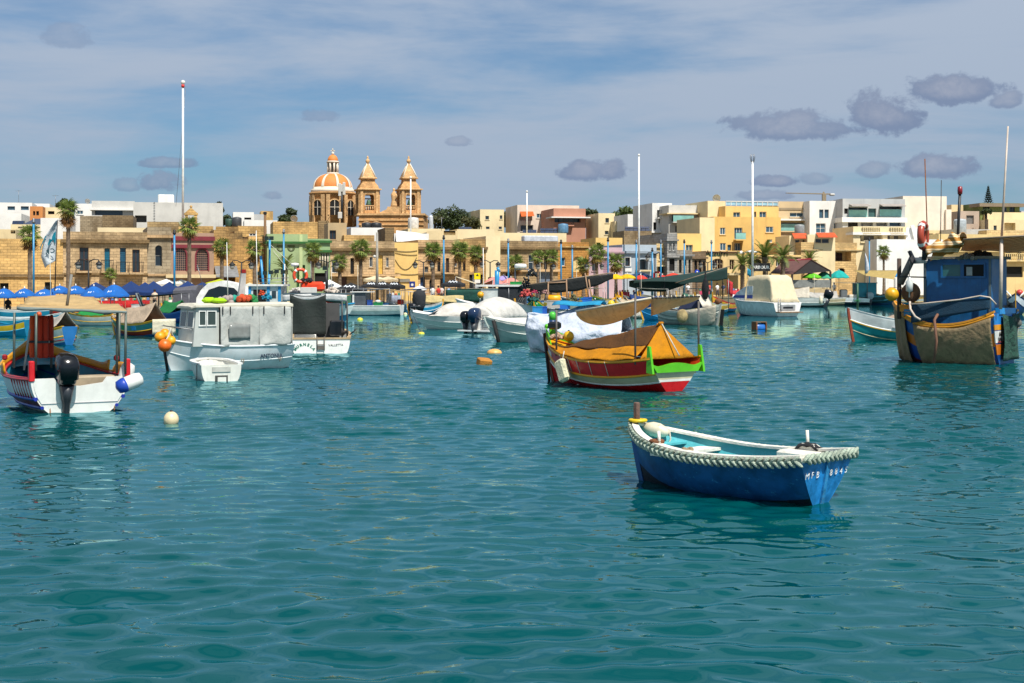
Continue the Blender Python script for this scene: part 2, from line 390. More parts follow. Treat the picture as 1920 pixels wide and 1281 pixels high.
def quay():
 top = MB(); n = len(PXS)
 vs = [gp(p, lerp_tab(QY, p), qz(p)) for p in PXS] + [gp(p, fy(p) + 14, qz(p) + 0.15) for p in PXS]
 top.add(vs, [(i, i + 1, n + i + 1, n + i) for i in range(n - 1)])
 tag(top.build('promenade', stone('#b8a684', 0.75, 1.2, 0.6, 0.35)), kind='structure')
 f = MB()
 for a, b in zip(PXS, PXS[1:]):
  A, B = gp(a, lerp_tab(QY, a), 0), gp(b, lerp_tab(QY, b), 0)
  f.add([A+Vector((0,0,-2.6)),B+Vector((0,0,-2.6)),B+Vector((0,0,qz(b))),A+Vector((0,0,qz(a)))],[(0,1,2,3)])
  A2, B2 = A + Vector((0, .35, 0)), B + Vector((0, .35, 0))
  za, zb = qz(a), qz(b)
  f.add([A+Vector((0,-.05,za - .1)),B+Vector((0,-.05,zb - .1)),B+Vector((0,-.05,zb+.12)),A+Vector((0,-.05,za+.12)),
    A2+Vector((0,0,za+.12)),B2+Vector((0,0,zb+.12)),A2+Vector((0,0,za - .1)),B2+Vector((0,0,zb - .1))],[(0,1,2,3),(3,2,5,4),(4,5,7,6)])
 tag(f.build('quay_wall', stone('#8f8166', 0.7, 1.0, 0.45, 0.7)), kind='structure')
 # the town stands on a low hill
 def hill(u, v):
  px = -600 + 3200 * u; Y0 = fy(px) + 13.5; Y = Y0 + 420 * v ** 1.6
  d=Y - Y0; z=qz(px)+0.1+13.5*(1 - math.exp(-d/95))+0.6*noise.noise(Vector((px*.01,Y*.03,0)))
  return gp(px, Y, z)
 tag(MB().grid(hill,40,30).build('hill',mat('dry_hill','#7d7145',0.6,0.95,var=0.5,scale=0.08,bump=0.4)),kind='structure')
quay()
# ------------------------------------------------------------------ hull generator (local: bow +x, port +y, waterline z=0)
class Hull:
 def __init__(s,root,L=5,B=1.8,tb=0.75,zb=1.1,zm=0.7,zs=0.8,kd=0.3,rake=0.5,srake=0.0,full=2.3,vee=0.35,tm=0.42,nt=22,ns=8,wine=0.5,boxy=1.0,sfull=2.0):
  s.__dict__.update(locals()); s.r = root
 def half(s, t):
  if t > s.tm: f = 1 - ((t - s.tm) / (1 - s.tm)) ** s.full
  else: f = s.tb + (1 - s.tb) * (1 - ((s.tm - t) / s.tm) ** s.sfull)
  return max(s.B / 2 * f, 0.0)
 def sheer(s, t):
  return s.zm+((s.zs - s.zm)*((s.tm - t)/s.tm)**2 if t<s.tm else (s.zb - s.zm)*((t - s.tm)/(1 - s.tm))**2)
 def pt(s, t, q, side=1, inset=0.0):
  q = min(max(q, 0.0), 1.0)
  zk = -s.kd + (max(t - 0.75, 0) / 0.25) ** 2 * s.kd * 0.5
  zs_ = s.sheer(t); H = zs_ - zk
  e=s.vee+(1 - s.vee)*max(((t - s.tm)/(1 - s.tm))**2 if t>s.tm else 0,s.wine*((s.tm - t)/s.tm)**2 if t<s.tm else 0)
  c = (1 - math.cos(q * math.pi / 2)); y = math.sin(q * math.pi / 2)
  yy = (1 - e) * y + e * (q ** 1.15); zz = (1 - e) * c + e * q
  yy = yy ** s.boxy
  x0 = -s.L / 2 + s.srake * (1 - q) ; x1 = s.L / 2 - s.rake * (1 - q) ** 1.3
  hw = s.half(t)
  return Vector((x0 + (x1 - x0) * t, side * max(hw * yy - inset, 0), zk + H * zz))
 def ts(s): return [i / s.nt for i in range(s.nt + 1)]
 def band(s, q0, q1, m, name, n=None, t0=0.0, t1=1.0):
  n = n or max(1, round((q1 - q0) * s.ns)); b = MB()
  for sd in (1, -1):
   fn = lambda u, v: s.pt(t0 + (t1 - t0) * u, q0 + (q1 - q0) * (v if sd < 0 else 1 - v), sd)
   b.grid(fn, s.nt, n)
  return b.build(name, m, s.r)
 def rail(s, q, r, m, name='rubbing_strake', t0=0.0, t1=1.0, out=0.0, n=6):
  b = MB()
  for sd in (1, -1):
   b.tube([s.pt(t0 + (t1 - t0) * i / s.nt, q, sd) + Vector((0, sd * out, 0)) for i in range(s.nt + 1)], r, n)
  return b.build(name, m, s.r)
 def gunwale(s, w, h, m, name='gunwale', out=0.02, t0=0.0, t1=1.0, dz=0.0):
  rings = []
  T = [t0 + (t1 - t0) * i / s.nt for i in range(s.nt + 1)]
  b = MB()
  for sd in (1, -1):
   rings = []
   for t in T:
    p = s.pt(t, 1, sd); yo = p.y + sd * out; yi = p.y - sd * min(w, abs(p.y) + out)
    rings.append([Vector((p.x,yo,p.z+dz)),Vector((p.x,yo,p.z+dz+h)),Vector((p.x,yi,p.z+dz+h)),Vector((p.x,yi,p.z+dz))])
   b.loft(rings, True, True, False)
  return b.build(name, m, s.r)
 def qz(s, t, z):                                        # section parameter at a given height
  lo, hi = 0.0, 1.0
  for _ in range(18):
   mid = (lo + hi) / 2
   if s.pt(t, mid).z < z: lo = mid
   else: hi = mid
  return lo
 def inner(s, zf, m, mf=None, inset=0.05, t0=0.0, t1=0.985, ztop=0.0):
  b = MB()
  for sd in (1, -1):
   def fn(u, v):
    t = t0 + (t1 - t0) * u; q0 = s.qz(t, zf); q = q0 + (1 - q0) * (v if sd > 0 else 1 - v)
    return s.pt(t, q, sd, inset)
   b.grid(fn, s.nt, 4)
  b.build('inner_planking', m, s.r)
  f = MB()
  def ff(u, v):
   t = t0 + (t1 - t0) * u; q = s.qz(t, zf); p = s.pt(t, q, 1, inset)
   return Vector((p.x, p.y * (1 - 2 * v), max(p.z, zf)))
  f.grid(ff, s.nt, 2); return f.build('floor', mf or m, s.r)
 def transom(s, m, q1=1.0, q0=0.0, th=0.05, name='transom', dz=0.0):
  b = MB(); n = 12
  prof = [s.pt(0, q0 + (q1 - q0) * i / n, 1) for i in range(n + 1)]
  poly = prof + [Vector((p.x, -p.y, p.z)) for p in prof[::-1]]
  poly[n] = poly[n] + Vector((0, 0, dz)); poly[n + 1] = poly[n + 1] + Vector((0, 0, dz))
  b.prism([p + Vector((-0.004, 0, 0)) for p in poly if True], (th, 0, 0))
  return b.build(name, m, s.r)
 def deck(s, t0, t1, m, dz=-0.02, inset=0.03, name='deck', crown=0.05):
  b = MB()
  def fn(u, v):
   t = t0 + (t1 - t0) * u; p = s.pt(t, 1, 1, inset); w = 1 - 2 * v
   return Vector((p.x, p.y * w, p.z + dz + crown * (1 - w * w)))
  b.grid(fn, s.nt, 6); return b.build(name, m, s.r)
 def stem(s, m, w=0.07, d=0.10, up=0.25, name='stem_post', lean=0.0, q0=0.0):
  b = MB(); P = [s.pt(1, q0 + (1 - q0) * i / 8, 1) for i in range(9)]
  P = [Vector((p.x, 0, p.z)) for p in P]
  P.append(P[-1] + Vector((lean, 0, up)))
  rings=[[p+Vector((-d*.6,w/2,0)),p+Vector((d*.4,w/2,0)),p+Vector((d*.4,-w/2,0)),p+Vector((-d*.6,-w/2,0))] for p in P]
  b.loft(rings, True, True, False); return b.build(name, m, s.r)
 def thwart(s, t, m, dz=-0.18, w=0.22, th=0.035, name='thwart'):
  p = s.pt(t, 1); b = MB(); b.box(p.x - w / 2, -p.y + .04, p.z + dz - th, p.x + w / 2, p.y - .04, p.z + dz)
  return b.build(name, m, s.r)
 def top(s, t, sd=1, dy=0.0, dz=0.0):
  p = s.pt(t, 1, sd); return Vector((p.x, p.y + sd * dy, p.z + dz))
def boat(name, label, px, py, head, cat='boat', group=None):
 return thing(name, label, cat, wat(px, py), R(head), group)
def outboard(parent, x, y, z, cowl='#101216', tilt=0.0, size=1.0, rz=0.0, leg=None):
 """outboard motor on the transom, a part of its boat with cowl, leg and propeller"""
 M=Matrix.Translation((x,y,z)) @ Matrix.Rotation(rz,4,'Z') @ Matrix.Rotation(-tilt,4,'Y') @ Matrix.Scale(size,4)
 def put(b): b.v = [tuple(M @ Vector(v)) for v in b.v]; return b
 mc = paint(cowl, 1, 0.2, var=0.1); 
 c = MB(); rings = []
 for (zz,a,bq,cx) in ((0.0,.13,.1,-.06),(.05,.19,.13,-.08),(.10,.20,.135,-.08),(.115,.235,.16,-.09),(.34,.25,.165,-.1),(.44,.22,.145,-.07),(.49,.15,.10,-.05),(.505,.02,.02,-.05)):
  rings.append([Vector((cx+a*math.copysign(abs(math.cos(k*math.pi/8))**.5,math.cos(k*math.pi/8)),bq*math.copysign(abs(math.sin(k*math.pi/8))**.5,math.sin(k*math.pi/8)),zz)) for k in range(16)])
 c.loft(rings, True, True); o = put(c).build('outboard_motor', mc, parent)
 g = MB()
 g.loft([[Vector((-.1+a*math.cos(k*math.pi/6),bq*math.sin(k*math.pi/6),zz)) for k in range(12)] for (zz,a,bq) in ((0.0,.16,.12),(-.22,.13,.08),(-.3,.10,.06),(-.62,.09,.045),(-.8,.1,.03))],True,True)
 g.box(.0, -.1, -.25, .09, .1, .02); g.box(-.26, -.09, -.56, .06, .09, -.535)
 g.ball((-.12,0,-.78),.07,8,6,2.2,1,1); g.prism([(-.02,-.012,-.8),(-.12,-.012,-1.0),(-.2,-.012,-.98),(-.18,-.012,-.8)],(0,.024,0))
 put(g).build('drive_leg', mat('outboard_leg', '#2a2e33', 1, .4), o)
 p = MB()
 for k in range(3):
  a=k*2.094; Mr=Matrix.Translation((-.3,0,-.78)) @ Matrix.Rotation(a,4,'X') @ Matrix.Rotation(.5,4,'Z')
  p.add([Mr @ Vector(q) for q in ((0,-.03,.02),(0,-.06,.12),(0,0,.16),(0,.06,.12),(0,.03,.02),(.02,0,.08))],[(0,1,5),(1,2,5),(2,3,5),(3,4,5),(4,0,5)])
 put(p).build('propeller', DARK, o); return o
def buoy(label,loc,r,c,name='mooring_buoy',sz=1.0,eye=True,group=None,rough=.4,cat='buoy',tilt=0.0):
 t = thing(name, label, cat, loc, 0, group)
 b=MB().ball((0,0,0),r,20,14,1,1,sz); b.build('float',mat('buoy_'+c,c,.85,rough,var=.15,scale=5,grime='#6b5a3a' if c !='#f08a10' else None,bump=.05),t)
 if eye:
  e=MB(); e.lathe([(r*.2,r*sz*.94),(r*.2,r*sz*1.1),(r*.08,r*sz*1.18)],8); e.build('eye',DARK,t)
 t.rotation_euler = (tilt, 0, 0)
 return t
def rope_thing(label, pts, r=0.015, m=None, cat='rope', name='mooring_rope', sag=0.0, n=12):
 P = []
 pts = [Vector(p) for p in pts]
 for a, b in zip(pts, pts[1:]):
  for i in range(n):
   u = i / n; q = a.lerp(b, u); q.z -= sag * 4 * u * (1 - u); P.append(q)
 P.append(pts[-1])
 return tag(MB().tube(P, r, 5).build(name, m or ROPE_W), label, cat)
def posts(parent, pts, r, m, name='canopy_pole'):
 for a, b in pts: MB().tube([a, b], r, 7).build(name, m, parent)
# ------------------------------------------------------------------ 1 the blue dinghy in front
def blue_dinghy():
 P = wat(1370, 917)
 b=thing('rowing_dinghy','weathered blue dinghy with thick pale rope round its rim, nearest boat on open water','boat',(2.86,19.15,0),R(134.5))
 h=Hull(b,L=3.25,B=1.42,tb=.86,zb=.80,zm=.54,zs=.63,kd=.2,rake=.2,srake=.16,full=2.9,vee=.2,wine=.62,tm=.45,nt=34,ns=14)
 blue=mat('dinghy_blue','#0d5088',.85,.45,chips='#3f8fb8',var=.35,scale=3.0,bump=.12,bscale=16,streak=.35,grime='#06263f')
 h.band(0,.40,mat('dinghy_bottom','#0a1a2a',.8,.6,var=.5,scale=6,bump=.2,grime='#5a4630'),'hull_bottom')
 h.band(.40, .93, blue, 'hull_side', 8)
 white = mat('dinghy_white', '#e6e2d4', .85, .55, var=.1, scale=5, bump=.3, bscale=22, grime='#8a7a60')
 h.band(.93, 1.0, white, 'sheer_strake', 1)
 h.transom(mat('dinghy_transom_lit','#1a78b8',.9,.42,var=.4,scale=5,bump=.15,bscale=20,streak=.3,grime='#0a3658'),.93)  # brighter blue than the sides: sunlight put into the colour
 tt=MB(); p=h.pt(0,.93); q=h.pt(0,1); tt.prism([(p.x - .006,p.y,p.z),(q.x - .006,q.y,q.z),(q.x - .006,-q.y,q.z),(p.x - .006,-p.y,p.z)],(.055,0,0)); tt.build('transom_cap',white,b)
 aqua=mat('dinghy_aqua','#55b9c2',.8,.5,var=.12,scale=4,bump=.25,bscale=16,streak=.25,grime='#2f7a86')
 h.inner(.10, aqua, mat('dinghy_floor', '#4aa9b5', .8, .55, var=.2, scale=5, bump=.2), .05)
 h.gunwale(.115, .035, white, out=.02)
 # stern post strip and keel
 c = MB(); pts = [h.pt(0, q, 1) for q in (0.02, .3, .6, .93)]
 c.loft([[Vector((p.x - .03,w,p.z)),Vector((p.x+.02,w,p.z)),Vector((p.x+.02,-w,p.z)),Vector((p.x - .03,-w,p.z))] for p,w in zip(pts,(.05,.035,.03,.03))],True,True,False)
 c.build('stern_post',mat('stern_post_blue','#2a86bd',.8,.5,var=.3,scale=8,bump=.2,grime='#8c6a3a'),b)
 h.stem(blue, .06, .08, .0, q0=0)
 # thick plaited rope laid round the rim: strand lumps in two rows
 rp = MB(); T = []
 N_ = 62
 path = [(0 + i / N_, 1) for i in range(N_ + 1)]
 def rim(u):                                              # u 0..1: port stern -> bow -> starboard stern
  t = 1 - abs(2 * u - 1); sd = 1 if u < .5 else -1
  return h.pt(min(t, 1.0), 1, sd), t, sd
 M_ = 230
 tr = h.pt(0, 1)
 loop = []
 for i in range(400):
  p, t, sd = rim(i / 399)
  nrm = Vector((0.25 * (t > .8), sd, 0)).normalized() if t < .985 else Vector((1, 0, 0))
  loop.append(p + nrm * .05 + Vector((0, 0, .0)))
 stern = [Vector((tr.x - .05, tr.y * (1 - 2 * k / 40) , tr.z + .015)) for k in range(1, 40)]
 loop = loop[::-1][:0] + loop + [Vector((p.x, -p.y, p.z)) for p in stern]
 acc = [0]
 for a, c2 in zip(loop, loop[1:]): acc.append(acc[-1] + (c2 - a).length)
 step = .05; k = 0; d = 0
 j = 0
 while d < acc[-1] - .02:
  while acc[j + 1] < d: j += 1
  u=(d - acc[j])/max(acc[j+1] - acc[j],1e-6); p=loop[j].lerp(loop[j+1],u); tg=(loop[j+1] - loop[j]).normalized()
  side = 1 if k % 2 else -1
  out = tg.cross(Vector((0, 0, 1))).normalized()
  ax=(tg*.75+Vector((0,0,-.6*side))+out*.15*side).normalized(); up=ax.cross(out).normalized(); ot=up.cross(ax)
  c3 = p + Vector((0, 0, .026 * side + rnd.uniform(-.004, .004))) - Vector((0, 0, .04))
  Mr = Matrix(((ax.x, up.x, ot.x, c3.x), (ax.y, up.y, ot.y, c3.y), (ax.z, up.z, ot.z, c3.z), (0, 0, 0, 1)))
  rings = []
  for (xx, rr) in ((-.07, .007), (-.05, .021), (0, .028), (.05, .021), (.07, .007)):
   rings.append([Mr @ Vector((xx,rr*math.cos(a*1.047),rr*1.15*math.sin(a*1.047))) for a in range(6)])
  rp.loft(rings, True, True); k += 1; d += step
 o=rp.build('rim_rope',mat('plaited_rope','#b9c6b2',.85,.95,var=.3,scale=9,bump=.8,bscale=70,grime='#3f8a72'),b); o['kind']='stuff'
 # furniture
 h.thwart(.70, white, -.10, .30, .04)
 sl = MB()
 for k in (0, 1): p = h.pt(.70, 1); sl.cbox((p.x - .04 + k * .1, .22, p.z - .097), (.03, .3, .006))
 sl.build('thwart_slot', DARK, b)
 fore=MB(); p=h.pt(.87,1); fore.prism([Vector((h.pt(t,1).x,sd*max(abs(h.pt(t,1).y) - .06,0.01),p.z - .17)) for t,sd in ((.80,1),(.88,1),(.96,1),(.96,-1),(.88,-1),(.80,-1))],(0,0,.03)); fore.build('bow_seat',aqua,b)
 p = h.pt(.22, 1, -1)
 qb = MB(); qb.bbox((p.x, p.y + .2, p.z - .07), (.62, .34, .16), .03); qb.build('quarter_deck', white, b)
 qk=MB(); qk.bbox((p.x - .02,p.y+.06,p.z+.05),(.30,.12,.09),.03); qk.build('rowlock_block',white,b)
 for nm, t, sd, hh in (('rowlock_pin', .22, -1, .27), ('rowlock_pin', .70, 1, .2)):
  p=h.pt(t,1,sd); MB().tube([(p.x,p.y - sd*.06,p.z+.02),(p.x+.015,p.y - sd*.06,p.z+hh)],.022,8).build(nm,white,b)
 # rusty plates at the port rowlock
 p=h.pt(.70,1,1); MB().lathe([(.10,0),(.11,.03),(.09,.05),(.02,.06)],12,(p.x+.08,p.y - .1,p.z+.03)).build('rowlock_plate',mat('rust','#7a4a28',.8,.85,var=.4,scale=14,bump=.4),b)
 # bow post
 p=h.pt(.985,1); MB().bbox((p.x - .03,0,p.z+.16),(.075,.075,.30),.012).build('bow_post',mat('grey_post','#6b5247',.8,.8,bump=.3,bscale=30),b)
 MB().lathe([(.125,-.02),(.14,0),(.125,.02),(.08,.025),(.07,0),(.08,-.025)],18,(p.x - .05,0,p.z+.055)).build('post_ring',mat('yellow_ring','#d8b800',.85,.5),b)
 rl = MB()
 for yy in (.3, .12): 
  p = h.pt(0, 1)
 n = Vector((-1, 0, 0)); pp = h.pt(0, .74)
 nx = (h.pt(0, .9) - h.pt(0, .5)); nr = Vector((-nx.z, 0, nx.x)); nr = nr if nr.x < 0 else -nr
 Wt = mat('hand_lettering', '#f2f2ee', .9, .6, var=.2, scale=30)
 for txt, yc in (('MFB', .31), ('8845', -.28)):
  z0 = h.pt(0, .74); 
  [text(ch,.12,Wt,b,frame_m((z0.x - .016,yc+(i - (len(txt) - 1)/2)*-.115,z0.z+.006*(i % 2)),(0,-1,0),nr),bold=-0.001,shear=.05,name='letter') for i,ch in enumerate(txt)]
 B_ = lambda *q: wl(b, q)
 # loose things lying in it
 p = h.pt(.90, 1, -1)
 f=thing('fender','cream oval fender hanging inside the bow of the blue dinghy','fender',B_(p.x+.02,p.y+.16,p.z - .005),R(134.5+20))
 MB().lathe([(.012,-.2),(.04,-.19),(.07,-.15),(.105,-.05),(.105,.05),(.07,.15),(.04,.19),(.012,.2)],14,M=Matrix.Rotation(R(80),4,'Y')).build('fender_body',mat('cream_plastic','#e2d8bc',.8,.4,grime='#8a7450'),f)
 MB().tube([(-.2,0,.02),(-.22,.0,-.12),(-.15,.03,-.3),(-.1,.05,-.42)],.012,5).build('fender_cord',ROPE_W,f)
 p = h.pt(.22, 1, -1)
 ck=MB(); ck.sheet(lambda u,v:Vector((p.x - .2+.36*u,p.y+.0+.14*v,p.z+.105 - .05*abs(2*u - 1)**2 - .04*(2*v - 1)**2+.012*math.sin(u*17+v*9))),12,5,.012)
 o=ck.build('cloth',cloth_m('#16181c',1,0)); o.location=b.location; o.rotation_euler=b.rotation_euler; tag(o,'black rag draped over the rowlock block of the blue dinghy','rag')
 MBt=MB(); MBt.tube([(-.75,-.38,.30),(.35,-.02,.36)],.055,10); o=MBt.build('pole_shaft',mat('pole_blue','#4c9fb0',.8,.55,bump=.2))
 tp=thing('boat_hook','pale blue pole with terracotta end lying along the floor of the blue dinghy','pole',b.location,R(134.5)); o.parent=tp
 MB().tube([(-1.0,-.462,.286),(-.745,-.378,.30)],.062,10).build('grip',mat('terracotta','#a8502c',.8,.7),tp)
 p = h.pt(.56, 1, 1)
 kn = MB()
 for i in range(16):
  a=i*2.4; kn.ball((p.x+.05*math.cos(a),p.y - .16+.05*math.sin(a),p.z+.0+.01*(i % 4)),.035,7,5)
 o=kn.build('rope_knot',mat('old_rope','#9a8468',.8,.95,bump=.6,bscale=50)); o.location=b.location; o.rotation_euler=b.rotation_euler; tag(o,'knotted lump of brown rope on the thwart of the blue dinghy','rope')
blue_dinghy()
# ------------------------------------------------------------------ painted eye-bow boat: common luzzu pieces
def luzzu(b,P,bands,rails,floor=.2,inner='#2a7f98',gun=None,stemc='#f0a515',nt=22,horn=.3,washboard=None,zf=None,gunw=.09):
 h = Hull(b, nt=nt, **P)
 for (q0, q1, m, nm) in bands: h.band(q0, q1, m, nm)
 for (q, r, m) in rails: h.rail(q, r, m)
 h.inner(floor, paint(inner), None)
 if gun: h.gunwale(gunw, .035, gun)
 h.stem(paint(stemc), .08, .12, horn, lean=.05)
 return h
# ------------------------------------------------------------------ 2 the red luzzu with the ochre tent
def red_luzzu():
 hd = 128
 th = R(hd); tr = wat(1258, 734); L = 5.25
 b=thing('luzzu_boat','red, cream and yellow fishing boat with ochre tent and green stern rail','boat',(tr.x+2.42*math.cos(th),tr.y+2.42*math.sin(th),0),th)
 h=Hull(b,L=L,B=2.1,tb=.88,zb=1.25,zm=.72,zs=.88,kd=.22,rake=.35,srake=.12,full=2.5,vee=.15,wine=.55,nt=30,ns=14,tm=.40)
 dred=paint('#cc1a20',1.0,.35,chips='#7a1a14'); yel=paint('#e8a010',.85); cream=paint('#cdc4a0',.85); wht=WHITE
 h.band(0,.50,paint('#b80e12',.95,.3),'hull_bottom'); h.band(.50,.535,wht,'white_stripe',1); h.band(.535,.70,cream,'hull_side',2); h.band(.70,.97,dred,'upper_strake',3); h.band(.97,1,yel,'sheer_strake',1)
 h.rail(.525, .02, wht); h.rail(.70, .035, yel); h.rail(.99, .03, yel)
 h.transom(paint('#c01016', .85, .3), .52); 
 n = 8
 for q0, q1, m, nm in ((.52, .57, wht, 'transom_stripe'), (.57, .72, cream, 'transom_upper')):
  p,q=h.pt(0,q0),h.pt(0,q1); MB().prism([(p.x - .006,p.y+.01,p.z),(q.x - .006,q.y+.01,q.z),(q.x - .006,-q.y - .01,q.z),(p.x - .006,-p.y - .01,p.z)],(.06,0,0)).build(nm,m,b)
 grn = paint('#58b81c', .85)
 # curved green stern board with horned ends
 q, p = h.pt(0, .72), h.pt(0, 1); pl = []
 K = 16
 for i in range(K + 1):
  y = -1 + 2 * i / K; pl.append((y * (p.y + .03), q.z + .17 + .18 * abs(y) ** 5 + .07 * math.cos(y * 3.0)))
 poly = [(p.x - .05, -q.y - .02, q.z)] + [(p.x - .05, y, z) for y, z in pl] + [(p.x - .05, q.y + .02, q.z)]
 MB().prism(poly, (.09, 0, 0)).build('stern_board', grn, b)
 for sd in (1, -1):
  MB().prism([(p.x - .1,sd*(p.y+.02),q.z - .02),(p.x+.02,sd*(p.y+.02),p.z+.30),(p.x+.10,sd*(p.y+.02),p.z+.31),(p.x+.13,sd*(p.y+.02),q.z)],(0,-sd*.07,0)).build('stern_post',grn,b)
 h.inner(.25, paint('#b03a16'), None); h.gunwale(.10, .03, yel)
 h.deck(.62, .99, yel, -.06, name='foredeck')
 # bow: green splash boards forming a vee, stem head
 h.stem(paint('#5a2a10'), .08, .12, .12)
 for sd in (1, -1):
  P = [h.pt(t, 1, sd) for t in (.86, .92, .98)]
  MB().prism([P[0]+Vector((0,-sd*.06,.0)),P[1]+Vector((0,-sd*.04,.0)),P[2],P[2]+Vector((.05,0,.30)),P[1]+Vector((0,-sd*.04,.22)),P[0]+Vector((0,-sd*.06,.03))],(0,-sd*.035,0)).build('splash_board',grn,b)
 p = h.pt(.985, 1); MB().ball((p.x + .06, .0, p.z + .33), .07, 12, 8).build('stem_head', grn, b)
 MB().bbox((p.x - .28, 0, p.z + .36), (.2, .42, .22), .05).build('bow_hood', BLACKP, b)
 # hull ties hanging from the cover edge
 for t in (.30, .42, .52, .60, .68):
  p,q=h.pt(t,1,1),h.pt(t,.73,1); MB().tube([p+Vector((0,.03,0)),q+Vector((0,.02,0))],.011,4).build('cover_tie',ROPE_W,b)
 # tent: ridge from bow deck rising to stern hoop
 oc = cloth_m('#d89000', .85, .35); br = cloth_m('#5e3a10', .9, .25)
 def ridge(u):return Vector((h.pt(.80 - .69*u,1).x,.12 - .1*u,.98+.72*u**.8+.02*math.sin(u*9)))
 def port(u, v):
  t=.84 - .74*u; e=h.pt(t,1,1)+Vector((0,.03,.05)); r_=ridge(u); m=e.lerp(r_,v); m.z+=-.10*math.sin(v*math.pi)*(u**.5)+.02*math.sin(u*22+v*4); m.y+=.06*math.sin(v*math.pi)
  return m
 def lower(u, v): return port(u, v * .52 + .02 * math.sin(u * 12))
 def upper(u, v): return port(u, .52 + v * .48) + Vector((0, 0, 0.004 + .03 * math.sin(u * 5) * (1 - v)))
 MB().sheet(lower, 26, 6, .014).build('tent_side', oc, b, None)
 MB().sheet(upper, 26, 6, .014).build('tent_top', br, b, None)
 def stb(u, v):
  t=.84 - .74*u; e=h.pt(t,1,-1)+Vector((0,-.03,.05)); m=e.lerp(ridge(u),v); m.z+=-.08*math.sin(v*math.pi)*u; return m
 MB().sheet(lambda u, v: stb(u, 1 - v), 22, 6, .014).build('tent_side', oc, b)
 rr = ridge(1)
 def end(u, v):
  a=h.pt(.06,1,1)+Vector((0,.03,.02)); c=h.pt(.06,1,-1)+Vector((0,-.03,.02)); base=a.lerp(c,u)
  base=base+Vector((-.18*math.sin(u*math.pi),0,0)); m=base.lerp(rr,v); m+=Vector((-.05+.05*math.cos(u*16)*(1 - v),0,0))*math.sin(u*math.pi); return m
 MB().sheet(lambda u, v: end(1 - u, v), 18, 8, .014).build('tent_end', oc, b)
 MB().tube([rr+Vector((-.06,0,.02)),h.pt(.0,1,1).lerp(h.pt(0,1,-1),.5)+Vector((-.1,0,.05))],.018,5).build('tent_tie',ROPE_W,b)
 kn = MB()
 for i in range(9):kn.ball(rr+Vector((.03*math.cos(i*2),.06*math.sin(i*2.5),.02*(i % 3))),.04,7,5)
 kn.build('tent_knot', oc, b)
 for t, sd, hh in ((.74, 1, 1.15), (.10, 1, 1.7), (.02, -1, 1.45)):
  p=h.pt(t,1,sd); MB().tube([(p.x,p.y - sd*.03,p.z - .1),(p.x,p.y - sd*.03,p.z+hh)],.028,7).build('awning_pole',mat('pole_grey','#5c5650',.8,.6),b)
 MB().tube([h.pt(1,.1)+Vector((.05,.05,-.4)),h.pt(1,1)+Vector((.05,.05,.1))],.04,7).build('bow_pole',mat('tarred_pole','#2a1c18',.8,.7),b)
 # reg plate on the bow quarter
 p,q=h.pt(.93,.84,1),h.pt(.85,.84,1); MB().prism([p+Vector((0,.012,-.06)),q+Vector((0,.012,-.06)),q+Vector((0,.012,.07)),p+Vector((0,.012,.07))],(0,.012,0)).build('bow_plate',mat('bow_plate_white','#d8d8d0',.8),b)
 B_ = lambda p: wl(b, p)
 p = h.pt(.62, .80, 1)
 f=thing('fender','speckled white foam block fender hanging on the side of the red boat','fender',B_(p+Vector((0.06,.17,-.08))),th)
 fm = mat('foam', '#d8d4b4', .85, .9, bump=.9, bscale=22, grime='#5a4a20')
 MB().bbox((0, 0, 0), (.38, .22, .62), .06, 0, 0, R(24)).build('foam_block', fm, f)
 MB().tube([(0.0, .0, .3), (.05, -.1, .52)], .015, 5).build('fender_cord', ROPE_W, f)
 for t in (.66, .50):
  p=h.pt(t,.30,1); buoy('small white float at the waterline under the bow of the red boat' if t>.6 else 'small white float at the waterline amidships of the red boat',B_(p+Vector((0,.06,.02))),.07,'#e8e4dc','float')
 # nets and float heaped in the bow
 n=thing('fishing_net','heap of cream and pink net lying in the bow of the red boat','net',B_((h.pt(.86,1).x,.16,1.22)),th)
 hp = MB()
 for i in range(46):
  a=rnd.uniform(0,6.28); r=rnd.uniform(0,.26); hp.ball((r*math.cos(a),r*.8*math.sin(a),.12*(1 - r/.3)+rnd.uniform(-.02,.04)),rnd.uniform(.03,.06),6,4,1.4)
 hp.build('net_heap', mat('net_pink', '#c9a88c', .8, .95, var=.5, scale=25, bump=.8, bscale=60), n)
 buoy('yellow float lying on the net in the bow of the red boat',B_((h.pt(.80,1).x,.06,1.30)),.15,'#e0b010','float')
 return b
red_luzzu()
def canopy(parent, corners, m, nu=10, nv=8, sag=.12, name='canopy', wr=.03, th=.014, freq=7):
 a, b_, c, d = [Vector(q) for q in corners]
 def fn(u, v):
  p=a.lerp(b_,u).lerp(d.lerp(c,u),v); p.z -=sag*16*u*(1 - u)*v*(1 - v)/1.0*1.0 - wr*math.sin(u*freq+v*freq*.7)*4*v*(1 - v); return p
 return MB().sheet(fn, nu, nv, th).build(name, m, parent)
def washboard(h, t0, t1, hf, m, sides=(1, -1), name='washboard', out=.03):
 b = MB()
 for sd in sides:
  def fn(u, v):
   t = t0 + (t1 - t0) * u; p = h.pt(t, 1, sd); return Vector((p.x, p.y + sd * (out * v), p.z + .03 + hf(u) * v))
  b.sheet(fn, 18, 3, .035)
 return b.build(name, m, h.r)
